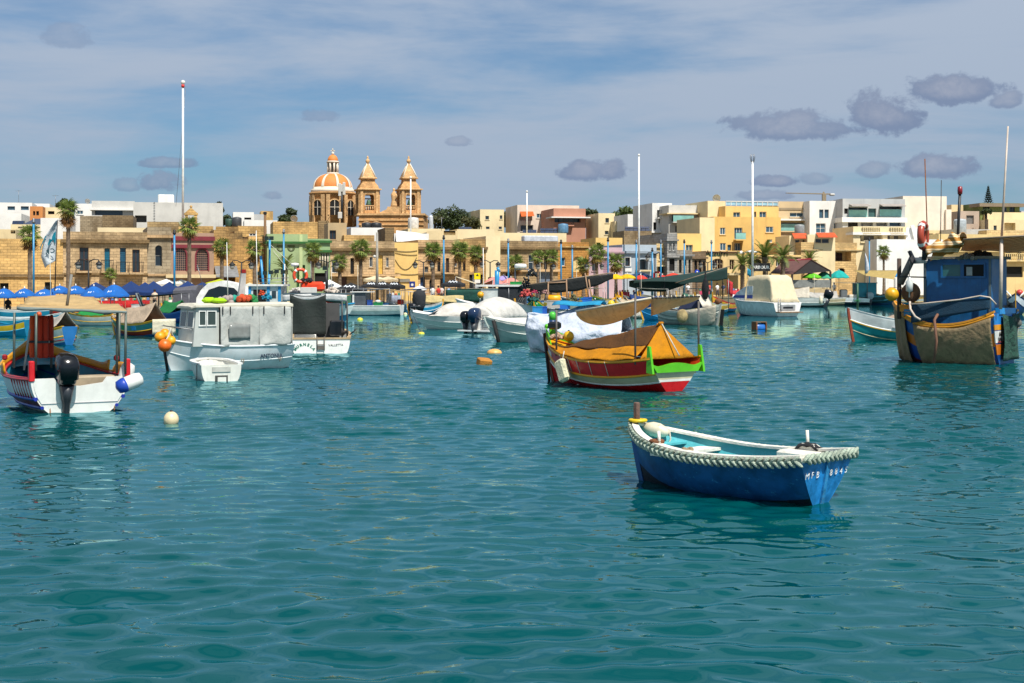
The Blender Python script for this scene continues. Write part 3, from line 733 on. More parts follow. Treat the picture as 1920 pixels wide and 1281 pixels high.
# awning slung on the poles of the red luzzu
def red_awning():
 b=[o for o in COL.objects if o.name=='luzzu_boat'][0]; inv=(Matrix.Translation(b.location) @ Matrix.Rotation(b.rotation_euler[2],4,'Z')).inverted()
 A, B_, C = inv @ at(1080, 584, 39.2), inv @ at(1221, 559, 37.6), inv @ at(1312, 556, 38.6)
 am=mat('awning_canvas','#dcc49a',.9,.9,var=.12,bump=.4,bscale=8,trans=.4,streak=.5,grime='#8a6a48')
 back = (inv @ at(1220, 545, 40.5)) - B_
 def s1(u, v):
  p = A.lerp(B_, u); e = math.sin(u * math.pi) ** .7
  return p+back*(.35*v)+Vector((0,0,-(.16+.42*e*(1 - .35*u))*math.sin(min(v*1.3,1)*1.57)*1.1+.02*math.sin(v*14+u*5)))
 def s2(u, v):
  p = B_.lerp(C, u); e = math.sin(u * math.pi * .8 + .25)
  return p+back*(.3*v)+Vector((0,0,-(.1+.42*(1 - u)**.8)*math.sin(v*1.57)+.02*math.sin(v*11+u*8)))
 MB().sheet(s1, 22, 10, .012).build('awning', am, b); MB().sheet(s2, 16, 10, .012).build('awning', am, b)
 MB().tube([A,B_],.03,6).build('awning_rod',mat('awning_rope','#d8d0b8',.85,.8),b); MB().tube([B_,C],.022,6).build('awning_rod',DARK,b)
 hk = MB()
 for i in range(11):p=B_.lerp(C,(i+.5)/11); hk.tube([p+Vector((0,0,.06)),p - Vector((0,0,.04))],.02,4)
 hk.build('awning_hooks', ROPE_W, b)['kind'] = 'stuff'
red_awning()
# ------------------------------------------------------------------ 3 the white-sterned boat at the left edge
def left_boat():
 hd = 120; th = R(hd); st = wat(150, 774); L = 4.9
 b=thing('fishing_boat','white sterned boat with teal inside, yellow bulwark, tan canopy and big black outboard','boat',(st.x+2.4*math.cos(th),st.y+2.4*math.sin(th),0),th)
 h=Hull(b,L=L,B=2.3,tb=.90,zb=1.12,zm=.72,zs=.76,kd=.2,rake=.3,srake=.1,full=2.6,vee=.0,wine=.0,nt=30,ns=14,tm=.40)
 pale=mat('hull_pale','#c9d6cf',.85,.35,var=.12,scale=3,streak=.25,grime='#7f9a8c',chips='#9fb4ac'); blue=paint('#1c2f96',.9); mar=paint('#5a1320',.9); red=paint('#a8121c',.9)
 h.band(0,.55,pale,'hull_bottom'); h.band(.55,.70,mar,'hull_side',2); h.band(.70,.97,paint('#cfd8dc',.85),'upper_strake',3); h.band(.97,1,red,'sheer_strake',1)
 h.rail(.55, .04, blue); h.rail(.70, .045, blue); h.rail(.99, .035, red)
 bl = MB()
 for t in (.04,.08,.12,.16,.20,.25,.30):bl.tube([h.pt(t,.71,1)+Vector((0,.02,0)),h.pt(t,.98,1)+Vector((0,.02,0))],.014,4)
 bl.build('rail_balusters', red, b)['kind'] = 'stuff'
 # transom with engine well cut and blue boot stripe
 p = lambda q: h.pt(0, q, 1); prof = [p(i / 12) for i in range(13)]; zt = h.zs
 cut = [(.62, zt), (.55, zt - .16), (-.0, zt - .19), (-.0, zt - .19)]
 poly=prof+[Vector((prof[-1].x,.55,zt)),Vector((prof[-1].x,.46,zt - .14)),Vector((prof[-1].x,.0,zt - .18)),Vector((prof[-1].x,-.48,zt - .12)),Vector((prof[-1].x,-.56,zt - .0))]+[Vector((v.x,-v.y,v.z)) for v in prof[::-1]]
 for v in poly: v.x = prof[0].x + (prof[-1].x - prof[0].x) * (v.z + h.kd) / (zt + h.kd)
 MB().prism(poly,(.05,0,0)).build('transom',mat('transom_white','#ecebe4',.88,.4,var=.07,scale=4,streak=.15,grime='#9aa79a'),b)
 q0,q1=p(.28),p(.40); MB().prism([(q0.x - .008,q0.y,q0.z),(q1.x - .008,q1.y,q1.z),(q1.x - .008,-q1.y,q1.z),(q0.x - .008,-q0.y,q0.z)],(.03,0,0)).build('boot_stripe',paint('#1c6f98',.8),b)
 teal = mat('boat_teal', '#1f7f95', .8, .5, var=.2, scale=3, streak=.3, grime='#0f4a5c')
 h.inner(.22, teal, mat('lilac_floor', '#a99aa6', .75, .7, var=.2))
 h.gunwale(.09, .03, red)
 yel = mat('bulwark_yellow', '#d8960c', .85, .45, var=.16, streak=.25, grime='#7a4a10')
 washboard(h,.45,.985,lambda u:.14+.16*max(0,(u - .6)/.4)**2+.12*math.exp(-(u/.12)**2),yel)
 washboard(h,.06,.46,lambda u:.30*math.sin(min(u*1.15+.05,1)*math.pi)**.6*.8+.02,yel,(-1,))
 for t, sd, z in ((.46, 1, .40), (.30, -1, .36)):
  q=h.pt(t,1,sd); MB().bbox(q+Vector((0,0,z)),(.12,.11,.13),.03).build('bulwark_knob',paint('#8a1018',.9),b)
 for sd in (1, -1):
  q=h.pt(.01,1,sd); MB().bbox((q.x,q.y - sd*.03,q.z+.16),(.14,.12,.44),.02).build('corner_post',paint('#c4121c',.9),b)
 MB().bbox((-1.85,-.42,.62),(.5,.95,.28),.03).build('stern_locker',mat('locker_tan','#a8987e',.8,.7),b)
 MB().bbox((-1.0, .0, .40), (.7, 1.5, .05), .01).build('cross_seat', mat('lilac_floor'), b)
 h.deck(.78, .99, teal, -.08, name='foredeck')
 h.stem(yel, .08, .1, .2)
 ds = h.pt(0, 0).x
 outboard(b, ds + .0, .3, .62, size=1.35, tilt=R(6))
 for y in (.62, -.74):
  MB().tube([(ds - .06,y,-.32),(ds - .02,y,.12)],.016,5).build('trim_tab',mat('rusty_rod','#8a5a34',.8,.7),b)
 for y in (.92, -.92):
  MB().tube([(ds - .02+.03,y*.98,.44),(ds - .04,y*.96,.36),(ds - .02,y*.90,.36),(ds+.03,y*.9,.44)],.014,5).build('towing_eye',STEEL,b)
 # canopy on poles (pixel corners turned to points at their own distances)
 inv = (Matrix.Translation(b.location) @ Matrix.Rotation(th, 4, 'Z')).inverted()
 I = lambda px, py, Y: inv @ at(px, py, Y)
 tan = cloth_m('#c8ab78', .85, .25)
 fl, fr, br_, bl_ = I(31, 575, 31.0), I(237, 583, 30.8), I(222, 570, 33.6), I(38, 571, 33.8)
 fm = I(70, 586, 30.6)
 canopy(b, (fl, fr, br_, bl_), tan, 16, 8, .03, wr=.012)
 b2, b3 = I(52, 556, 35.0), I(176, 557, 35.0)
 canopy(b, (I(44, 572, 33.2), I(190, 573, 33.2), b3, b2), tan, 14, 8, -.10, name='canopy_hood', wr=.03)
 # valance
 MB().sheet(lambda u,v:fl.lerp(fr,u)+Vector((-.02,0,-.07*v - .02*math.sin(u*18)*v)),24,2,.012).build('canopy_valance',mat('valance','#7f8a86',.8,.9),b)
 pm = mat('pole_steel', '#5f6a62', .8, .5, metal=.2)
 for px,top,bot,Y in ((27,586,690,31.3),(68,588,695,31.0),(97,590,690,33.0),(220,586,700,31.2),(224,584,690,33.2),(236,584,702,30.9)):
  MB().tube([I(px, top, Y), I(px - 1, bot, Y)], .028, 7).build('canopy_pole', pm, b)
 MB().tube([I(56, 617, 32), I(45, 694, 32)], .025, 6).build('boom', mat('boom_grey', '#a5aba8', .8, .5), b)
 MB().tube([I(126,572,33),I(134,515,33.2)],.035,7).build('mast',mat('mast_grey','#77756e',.8,.6),b)
 B_ = lambda p: wl(b, p)
 # orange life jackets on the canopy frame
 om = cloth_m('#c4381a', .85, 0); 
 for i,(px,Y,c,lab) in enumerate(((65,32.6,'#d8562a','orange life jacket hung at the outer pole of the tan canopy'),(81,32.2,'#b93418','dark orange life jacket hung between two others under the tan canopy'),(91,32.6,'#a82c14','rust orange life jacket hung nearest the middle of the tan canopy'))):
  j = thing('life_jacket', lab, 'life jacket', at(px, 592, Y), R(100), 'life jackets under the canopy')
  jb = MB(); w_ = .17
  for sy in (-.09, .09):
   jb.loft([[Vector((.09*math.cos(k*math.pi/5),sy+.095*math.sin(k*math.pi/5),z))*1 for k in range(10)] for z in (0,-.1,-.45,-.58,-.62,-.9,-.96)],True,True)
  for k in range(len(jb.v)):
   x,y,z=jb.v[k]; s_=.55 if z>-.05 else (.85 if -.63<z<-.55 else (.6 if z<-.95 else 1)); jb.v[k]=(x*s_,y*.62*(1 if s_>.6 else .9),z)
  jb.build('jacket_body', cloth_m(c, .9, 0), j)
  MB().box(-.10, -.13, -.62, .10, .13, -.57).build('strap', DARK, j)
 # stern fenders
 for px,py,c0,lab,Y in ((243,718,'#1c3f9e','blue ended white fender lashed at the stern corner of the white sterned boat',30.6),(236,705,'#d8dad8','upright pale fender behind the blue ended one at the stern corner',31.2)):
  f = thing('fender', lab, 'fender', at(px, py, Y), R(30), 'fenders at the stern corner')
  MB().lathe([(.03,-.3),(.13,-.26),(.16,-.15),(.16,.15),(.13,.26),(.03,.3)],16,M=Matrix.Rotation(R(70 if c0[1]=='1' else 15),4,'Y')).build('fender_body',mat('fender_white','#d8d8d2',.85,.4,grime='#8a8a80'),f)
  if c0[1] == '1':
   MB().lathe([(.03,-.31),(.135,-.265),(.163,-.15),(.163,-.09),(.15,-.09)],16,M=Matrix.Rotation(R(70),4,'Y')).build('fender_end',paint(c0),f)
left_boat()
buoy('cream mooring buoy with ochre waterline floating alone right of the white sterned boat',at(321,787,wy(793))+Vector((0,0,0)),.15,'#dcc9a0',sz=1.1)
# ------------------------------------------------------------------ 4 grey cabin boat and its tender, 6 the boat with the black mesh tent
def cabin_boat():
 hd = 212; th = R(hd)
 b=thing('cabin_boat','pale grey cabin boat with grey canvas side curtains and orange buoys at its bow','boat',wat(421,692),th)
 h = Hull(b, L=5.0, B=1.9, tb=.86, zb=1.05, zm=.78, zs=.80, kd=.25, rake=.45, full=2.5, vee=.2, nt=24, ns=12)
 gel = mat('gelcoat', '#dfe5e6', .85, .3, var=.07, scale=2, streak=.18, grime='#a08a60')
 h.band(0,.62,gel,'hull_bottom'); h.band(.62,1,gel,'hull_side'); h.transom(gel); h.rail(.66,.018,gel); h.rail(.99,.035,gel,'gunwale_rail')
 h.deck(.0, .99, mat('deck_cream', '#d8d2c4', .8, .6), -.02, name='deck')
 txt_m = mat('letter_navy', '#16243a', 1, .5)
 p, q = h.pt(.18, .84, 1), h.pt(.12, .84, 1)
 n = Vector((0, 1, .05))
 text('ANTONIA', .2, txt_m, b, frame_m(h.pt(.20, .74, 1) + Vector((0, .07, 0)), (-1, 0, 0), n), bold=.004)
 for t in (.12, .44):
  p=h.pt(t,.66,1); MB().tube([p+Vector((-.05,.03,.1)),p+Vector((-.06,.05,-.05)),p+Vector((.0,.05,-.1)),p+Vector((.04,.03,.1))],.012,5).build('rope_loop',mat('old_rope','#9a8468',.8,.95),b)
 grey = mat('cabin_grey', '#b9bcb6', .85, .5, var=.08, streak=.12)
 # wheelhouse forward and flat roof over the cockpit
 x0, x1, w_, z0, z1 = .55, 1.45, .74, .78, 2.02
 MB().prism([(x0,w_,z0),(x1+.12,w_,z0),(x1 - .02,w_,z1),(x0,w_,z1)],(0,-2*w_,0)).build('wheelhouse',grey,b)
 rb=MB(); rb.loft([[Vector((-2.4,s_*.88,z)) for s_,z in ((1,2.02),(1,2.1),(.6,2.16),(-.6,2.16),(-1,2.1),(-1,2.02))],[Vector((1.5,s_*.84,z+.02)) for s_,z in ((1,2.0),(1,2.06),(.6,2.12),(-.6,2.12),(-1,2.06),(-1,2.0))],[Vector((1.62,s_*.7,z)) for s_,z in ((1,1.98),(1,2.02),(.6,2.05),(-.6,2.05),(-1,2.02),(-1,1.98))]],True,True,False)
 rb.build('roof', mat('roof_cream', '#cfc9b6', .85, .6, var=.12), b)
 G = glass('#3a4644', .12)
 for (xa, xb) in ((.70, 1.0), (1.10, 1.32)):
  f = MB(); 
  for z in (1.42, 1.88): f.box(xa - .04, w_ + .002, z, xb + .04, w_ + .035, z + .04)
  for x in (xa - .04, xb): f.box(x, w_ + .002, 1.46, x + .04, w_ + .035, 1.88)
  f = f.build('window', mat('window_white', '#e2e2dc', .85), b)
  MB().box(xa, w_ + .003, 1.46, xb, w_ + .012, 1.88).build('pane', G, f)
 for ya, yb in ((-.62, -.06), (.06, .62)):
  f = MB(); dx = lambda z: x1 + .12 - .14 * (z - z0) / (z1 - z0)
  f.prism([(dx(1.36)+.003,ya,1.36),(dx(1.36)+.003,yb,1.36),(dx(1.9)+.003,yb,1.9),(dx(1.9)+.003,ya,1.9)],(.02,0,0)); f=f.build('window',mat('window_white'),b)
  MB().prism([(dx(1.40)+.025,ya+.05,1.40),(dx(1.40)+.025,yb - .05,1.40),(dx(1.86)+.025,yb - .05,1.86),(dx(1.86)+.025,ya+.05,1.86)],(.006,0,0)).build('pane',G,f)
 cv = mat('curtain_grey', '#b2b4ae', .9, .9, var=.12, bump=.45, bscale=7, wob=3, trans=.1)
 for sd in (1, -1):
  for xa, xb in ((.55, -1.0), (-1.0, -2.32)):
   def fn(u, v, xa=xa, xb=xb, sd=sd):
    x = xa + (xb - xa) * u; zb_ = .72 + .10 * u * (1 if xa < 0 else .3) + .05 * math.sin(u * 6)
    y=sd*(.86+.05*(1 - v)+.022*math.sin(u*11+v*5)*(1 - v*.6)+.03*math.sin(u*5 - v*7)*(1 - v))
    return Vector((x, y, zb_ + (2.03 - zb_) * v))
   MB().sheet((lambda u, v: fn(1 - u, v)) if sd > 0 else fn, 26, 14, .012).build('side_curtain', cv, b)
  st_ = MB()
  for x in (.45, .15, -.75, -1.2, -2.05): st_.box(x, sd * .895, 1.78, x + .04, sd * .91, 2.04)
  st_.build('curtain_straps', DARK, b)['kind'] = 'stuff'
 MB().sheet(lambda u,v:Vector((-2.36 - .02*math.sin(u*14),-.86+1.72*u,.78+1.25*v)),14,8,.012).build('stern_curtain',cv,b)
 # clear panel sewn in the curtain
 MB().sheet(lambda u,v:Vector((.25 - .85*u,.965,.98+.5*v)),8,4,.006).build('curtain_window',mat('hazy_plastic','#8d908c',.8,.2),b)
 for x, z1_, nm in ((-.05, 4.1, 'whip_aerial'), (-1.25, 4.5, 'whip_aerial')):
  MB().tube([(x, .2, 2.1), (x + .05, .2, z1_ * 1.0)], .022, 6, True, .012).build(nm, WHITE, b)
 fin=MB(); fin.prism([(-.75,.05,2.1),(-.45,.05,2.1),(-.62,.05,3.1),(-.8,.05,3.12)],(0,.12,0)); fin.build('mast_fin',mat('fin_grey','#b4b0ac',.85),b)
 MB().cbox((-.71, .11, 3.17), (.16, .14, .12)).build('mast_lamp', paint('#8a1814'), b)
 MB().tube([h.pt(1,.2)+Vector((.08,.15,-.4)),h.pt(1,.8)+Vector((.02,.15,0))],.06,8).build('bow_fender_strip',RUBBER,b)
 rl = MB(); 
 for sd in (1,-1):rl.tube([h.pt(.72,1,sd)+Vector((0,-sd*.05,.0)),h.pt(.74,1,sd)+Vector((0,-sd*.05,.4)),h.pt(.9,1,sd)+Vector((0,-sd*.03,.42)),h.pt(.99,1,sd)+Vector((0,0,.4))],.016,6)
 rl.build('bow_rail', STEEL, b)
 for i,(px,py,Y,r,c,lab) in enumerate(((300,632,44.6,.17,'#e89a10','yellow orange buoy at the far left of the cluster on the bow'),(309,648,44.3,.205,'#f06a10','big deep orange buoy hanging lowest of the cluster on the bow'),(321,639,44.5,.145,'#e8a814','golden yellow buoy at the right of the cluster on the bow'),(309,625,45,.15,'#e0940c','ochre buoy at the top of the cluster on the bow'),(315,630,44.9,.12,'#e8ac18','small yellow buoy tucked in the middle of the cluster on the bow'))):
  buoy(lab, at(px, py, Y), r, c, group='buoys on the bow of the grey cabin boat', eye=False)
 rope_thing('white rope holding the cluster of buoys at the bow of the grey cabin boat',[at(311,640,44.4),at(320,616,44.6),at(325,632,44.8),at(330,640,45)],.035,sag=.05)
 b.scale = (.84, 1, 1)
 # clutter on the roof
 W_ = lambda p: wl(b, p)
 for (x,y,c,d,lab) in ((.75,.3,'#a6d400',(.45,.35,.2),'lime green bag on the roof of the grey cabin boat, upper one'),(.45,.5,'#9ccc00',(.5,.35,.18),'lime green bag at the edge of the roof of the grey cabin boat')):
  o=MB().bbox((0,0,d[2]/2),d,.08).build('bag',cloth_m(c,.85,0),None,W_((x*.84,y,2.13)),th+.3); tag(o,lab,'bag','bags on the cabin roof')
 for (x,y,c,lab) in ((.1,.2,'#b8a8a4','pinkish grey net heap on the roof of the grey cabin boat'),(-.3,.1,'#2aa08c','sea green net heap on the roof of the grey cabin boat'),(-.9,.2,'#2a8a4a','green net heap by the aerials on the roof of the grey cabin boat'),(-.6,.35,'#d8562a','orange folded cloth by the mast fin on the roof')):
  n = MB()
  for i in range(20):n.ball((rnd.uniform(-.2,.2),rnd.uniform(-.18,.18),rnd.uniform(.02,.22)),rnd.uniform(.06,.12),7,5)
  o=n.build('fishing_net' if 'net' in lab else 'folded_cloth',mat('net_'+c,c,.8,.95,bump=.8,bscale=50,var=.4),None,W_((x*.84,y,2.12)),th); tag(o,lab,'net' if 'net' in lab else 'cloth')
cabin_boat()
def tender():
 b=thing('tender_dinghy','small square white tender dinghy floating in front of the grey cabin boat','dinghy',wat(402,710),R(112))
 h=Hull(b,L=2.2,B=1.22,tb=.93,zb=.52,zm=.46,zs=.46,kd=.12,rake=.3,full=5.0,vee=.0,wine=.0,boxy=.4,nt=14,ns=8,tm=.5)
 wm = mat('tender_white', '#dcdcd2', .85, .45, var=.12, scale=3, streak=.3, grime='#7a7a60')
 h.band(0, 1, wm, 'hull'); h.inner(.05, wm); h.gunwale(.10, .05, WHITE, out=.04)
 h.transom(wm)
 x=h.pt(0,1).x; MB().box(x - .03,-.26,.26,x - .002,.26,.40).build('engine_pad',mat('pad_grey','#b9b9b0',.8),b)
 MB().box(x - .02,-.18,-.04,x - .004,.18,.16).build('recess_shade',mat('recess_shadow','#3c3c38',1),b)  # dark plate on the transom, the notch's shade given as its colour
 MB().box(x - .04, -.13, -.05, x - .022, .11, .11).build('recess_plate', wm, b)
 rope_thing('dark painter rope over the side of the white tender dinghy',[wl(b,(x+.3,.55,.5)),wl(b,(x+.2,.66,.48)),wl(b,(x+.2,.66,-.1))],.014,DARK)
tender()
def mesh_boat():
 hd = 97; th = R(hd); st = wat(601, 663)
 b=thing('fishing_boat','white sterned boat with black mesh tent and boarding ladder, moored behind the grey cabin boat','boat',(st.x+2.6*math.cos(th),st.y+2.6*math.sin(th),0),th)
 h=Hull(b,L=5.4,B=2.4,tb=.96,zb=1.1,zm=.66,zs=.60,kd=.25,rake=.4,full=2.6,vee=.0,wine=.0,boxy=.35,nt=20,ns=10)
 wm=mat('transom_white'); h.band(0,.45,paint('#101416'),'hull_bottom'); h.band(.45,1,wm,'hull_side'); h.transom(wm,1,.42)
 x = h.pt(0, 1).x; p = h.pt(0, .42)
 h.transom(paint('#101416'),.42,0,name='boot_top'); h.inner(.2,wm); h.gunwale(.12,.06,mat('gunwale_tan','#b49a74',.8,.7),out=.03)
 MB().box(x - .03, -1.16, .56, x + .14, 1.16, .63).build('transom_cap', mat('gunwale_tan'), b)
 gm = mat('letter_green', '#0c6a52', 1, .5)
 nm = 'MURNELA'
 for i, ch in enumerate(nm):
  a=R(62 - i*124/6); text(ch,.155,gm,b,frame_m((x - .012,.62+.40*math.sin(a),.02+.34*math.cos(a)),(0,-math.cos(a),math.sin(a)),(-1,0,0)),bold=.006)
 text('VALLETTA',.125,mat('letter_brown','#3a3030',1,.5),b,frame_m((x - .012,-.60,.33),(0,-1,.03),(-1,0,0)))
 ld = MB()
 for y in (.13, -.15): ld.tube([(x - .05, y, .12), (x - .05, y, .58), (x + .05, y, .66)], .02, 6)
 for z in (.16, .34): ld.box(x - .07, -.14, z, x - .03, .12, z + .03)
 ld.box(x - .06,-.14,.17,x - .045,.12,.30); ld.build('boarding_ladder',mat('ladder_steel','#6a6258',.8,.5),b)
 net = mat('black_mesh', '#1c2522', .9, .9, var=.25, bump=.5, bscale=10, wob=2)
 def side(u,v):return Vector((-.95+2.0*u,1.14 - .04*math.sin(v*6),.72+(1.62 - .12*math.sin(u*3))*v))
 def back(u,v):return Vector((-1.0+.05*math.sin(u*8+v*3),1.25 - 1.45*u,.70+(1.62 - .22*math.sin(u*math.pi) )*v))
 MB().sheet(lambda u,v:back(u,v),14,10,.01).build('mesh_curtain',net,b); MB().sheet(lambda u,v:side(1 - u,v),14,10,.01).build('mesh_curtain',net,b)
 MB().sheet(lambda u,v:Vector((-1.0+2.1*u,-.2+1.45*v,2.33 - .1*math.sin(v*3))),8,8,.012).build('mesh_roof',net,b)
 MB().prism([(-.9,.2,.5),(.6,.2,.5),(.5,.2,1.95),(-.5,.2,1.95)],(0,-.95,0)).build('wheelhouse',mat('dark_cabin','#181a1a',1,.6),b)
 MB().bbox((-1.1, -.65, .95), (.55, .6, .62), .05).build('engine_box', BLACKP, b)
 for y in (-.85,-1.05):MB().tube([(-1.9,y,.6),(-1.9,y,2.05)],.035,7).build('stern_pole',mat('pole_dark','#3a3c3c',.8,.5),b)
 w_=thing('winch','dark rusty winch on the stern corner of the boat with the black mesh tent','winch',wl(b,(-2.3,-.95,.63)),th)
 MB().lathe([(.06,-.15),(.16,-.13),(.16,-.09),(.07,-.07),(.07,.07),(.16,.09),(.16,.13),(.06,.15)],12,(0,0,.2),Matrix.Rotation(R(90),4,'X')).build('drum',mat('winch_dark','#241c18',.9,.7,bump=.4),w_)
 MB().tube([(-.1,-.2,.1),(-.22,-.3,.2),(-.2,-.42,.3),(-.1,-.3,.18)],.025,5).build('hook',DARK,w_)
mesh_boat()
# ------------------------------------------------------------------ buildings
def ground_z(px, Y):
 d = Y - fy(px) - 13.5
 return qz(px) + 0.1 + (13.5 * (1 - math.exp(-d / 95)) if d > 0 else 0)
class Bld:
 def __init__(s,label,px0,px1,top,m,off=0.0,depth=9.0,Y=None,yaw=17.0,name='house',cat='house',wins=(),corn=(),parapet=.35,low=None,roof=None,side=None):
  Y0 = (fy(px0) + off) if Y is None else Y
  s.a = R(yaw); s.c, s.s_ = math.cos(s.a), math.sin(s.a)
  s.P0 = gp(px0, Y0, 0); zb = ground_z(px0, Y0) - .6 if low is None else low
  s.P0.z = zb; s.t = thing(name, label, cat, s.P0, s.a); s.m = m
  s.W = s.sx(px1); s.H = s.z(top, (px0 + px1) / 2); s.depth = depth
  holes = []
  for w in wins:
   x0, x1 = s.sx(w[0]), s.sx(w[2]); pm = (w[0] + w[2]) / 2
   z1, z0 = s.z(w[1], pm), s.z(w[3], pm); holes.append((x0, z0, x1, z1, w[4], w[5] if len(w) > 5 else {}))
  s.wall(holes, parapet, side)
  for h in holes: s.opening(*h)
  for (py, hh, proj, cm) in corn:
   z=s.z(py,(px0+px1)/2); MB().box(-proj*.6,-proj,z - hh,s.W+proj*.6,s.depth*.3,z).build('cornice',cm or m,s.t)
 def sx(s, px):
  k = (px - 960) / FPX; return (k * s.P0.y - s.P0.x) / (s.c - k * s.s_)
 def z(s, py, px): return CAMH - (py - HOR) / FPX * (s.P0.y + s.sx(px) * s.s_) - s.P0.z
 def wall(s, holes, parapet, side):
  xs=sorted({0,s.W,*[h[0] for h in holes],*[h[2] for h in holes]}); zs=sorted({0,s.H,*[h[1] for h in holes],*[h[3] for h in holes]})
  xs = [x for x in xs if -1e-6 <= x <= s.W + 1e-6]; b = MB(); D = s.depth
  for x0, x1 in zip(xs, xs[1:]):
   for z0, z1 in zip(zs, zs[1:]):
    if x1 - x0 < 1e-6 or z1 - z0 < 1e-6: continue
    xm, zm = (x0 + x1) / 2, (z0 + z1) / 2
    if any(h[0] < xm < h[2] and h[1] < zm < h[3] for h in holes): continue
    b.add([(x0, 0, z0), (x1, 0, z0), (x1, 0, z1), (x0, 0, z1)], [(0, 1, 2, 3)])
  W, H = s.W, s.H
  b.add([(0,0,0),(0,D,0),(0,D,H),(0,0,H),(W,0,0),(W,D,0),(W,D,H),(W,0,H)],[(1,0,3,2),(4,5,6,7),(5,1,2,6)])
  p = parapet; zr = H - p
  b.add([(0,0,H),(W,0,H),(W,D,H),(0,D,H),(.22,.22,H),(W - .22,.22,H),(W - .22,D - .22,H),(.22,D - .22,H),(.22,.22,zr),(W - .22,.22,zr),(W - .22,D - .22,zr),(.22,D - .22,zr)],
    [(0,1,5,4),(1,2,6,5),(2,3,7,6),(3,0,4,7),(4,5,9,8),(5,6,10,9),(6,7,11,10),(7,4,8,11),(8,9,10,11)])
  for (x0, z0, x1, z1, k, o) in holes:
   r = o.get('deep', .28 if k != 'open' else 1.6)
   b.add([(x0,0,z0),(x1,0,z0),(x1,0,z1),(x0,0,z1),(x0,r,z0),(x1,r,z0),(x1,r,z1),(x0,r,z1)],
     [(0, 4, 5, 1), (1, 5, 6, 2), (2, 6, 7, 3), (3, 7, 4, 0)] + ([(4, 7, 6, 5)] if True else []))
   if 'arch' in o or k == 'arch':
    rw=(x1 - x0)/2; rh=min(rw*o.get('arch',1.0),(z1 - z0)*.6); cx=(x0+x1)/2; zc=z1 - rh; n=10
    for sg in (-1, 1):
     arc=[(cx+sg*rw*math.cos(i*math.pi/2/n),zc+rh*math.sin(i*math.pi/2/n)) for i in range(n+1)]
     P = [(x, 0, z) for x, z in arc]; Q = [(x, r, z) for x, z in arc]; c_ = (cx + sg * rw, 0, z1)
     f=[(n*2+2,i,i+1) if sg<0 else (n*2+2,i+1,i) for i in range(n)]+[(i,i+1,n+2+i,n+1+i) for i in range(n)]
     b.add(P + Q + [c_], f)
  s.wall_o = b.build('wall', s.m, s.t)
 def opening(s, x0, z0, x1, z1, k, o):
  r = o.get('deep', .28); w, h = x1 - x0, z1 - z0; fm = o.get('fm', mat('window_white')); t = .07
  G = o.get('g', glass('#26323a')); y = r - .05
  if k in ('w', 'arch', 'b'):
   f = MB(); nx, nz = o.get('n', (2, 1))
   f.box(x0, y - .06, z0, x1, y - .005, z0 + t); f.box(x0, y - .06, z1 - t, x1, y - .005, z1)
   f.box(x0, y - .06, z0 + t, x0 + t, y - .005, z1 - t); f.box(x1 - t, y - .06, z0 + t, x1, y - .005, z1 - t)
   for i in range(1,nx):xx=x0+w*i/nx; f.box(xx - t*.45,y - .055,z0+t,xx+t*.45,y - .01,z1 - t)
   for i in range(1,nz):zz=z0+h*i/nz; f.box(x0+t,y - .05,zz - t*.35,x1 - t,y - .015,zz+t*.35)
   f=f.build('window',fm,s.t); MB().box(x0+.01,y,z0+.01,x1 - .01,y+.03,z1 - .01).build('pane',G,f)
   if o.get('sill',k=='w'):MB().box(x0 - .1,-.09,z0 - .11,x1+.1,.05,z0 - .005).build('sill',o.get('sm',s.m),f)
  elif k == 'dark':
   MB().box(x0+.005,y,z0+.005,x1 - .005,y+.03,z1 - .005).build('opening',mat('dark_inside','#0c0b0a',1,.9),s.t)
  elif k == 'door':
   f = MB().box(x0 + .005, y - .03, z0, x1 - .005, y + .02, z1 - .005).build('door', o.get('fm', WOOD), s.t)
   p = MB()
   for i in (0, 1):
    for j in range(3):p.box(x0+w*(i*.5+.08),y - .05,z0+h*(j*.32+.04),x0+w*(i*.5+.42),y - .031,z0+h*(j*.32+.29))
   p.build('door_panels', o.get('fm', WOOD), f)['kind'] = 'stuff'
  elif k == 'shut':
   n=max(4,int(h/.18)); f=MB().box(x0+.005,y,z0,x1 - .005,y+.03,z1 - .005).build('shutter',o['fm'],s.t); p=MB()
   for j in range(n):
    for i in (0,1):p.box(x0+w*(i*.5+.05),y - .035,z0+h*(j+.2)/n,x0+w*(i*.5+.45),y - .001,z0+h*(j+.75)/n)
   p.build('louvres', o['fm'], f)['kind'] = 'stuff'
  elif k == 'pane':
   MB().box(x0 + .005, y, z0 + .005, x1 - .005, y + .03, z1 - .005).build('pane', G, s.t)
  if o.get('grid'):
   g = MB(); nx, nz = o['grid']
   for i in range(1, nx): g.box(x0 + w * i / nx - .02, y - .14, z0, x0 + w * i / nx + .02, y - .1, z1)
   for i in range(1, nz): g.box(x0, y - .15, z0 + h * i / nz - .02, x1, y - .11, z0 + h * i / nz + .02)
   g.build('window_bars', o.get('gm', mat('bar_tan', '#9a7a6a', .8)), s.t)['kind'] = 'stuff'
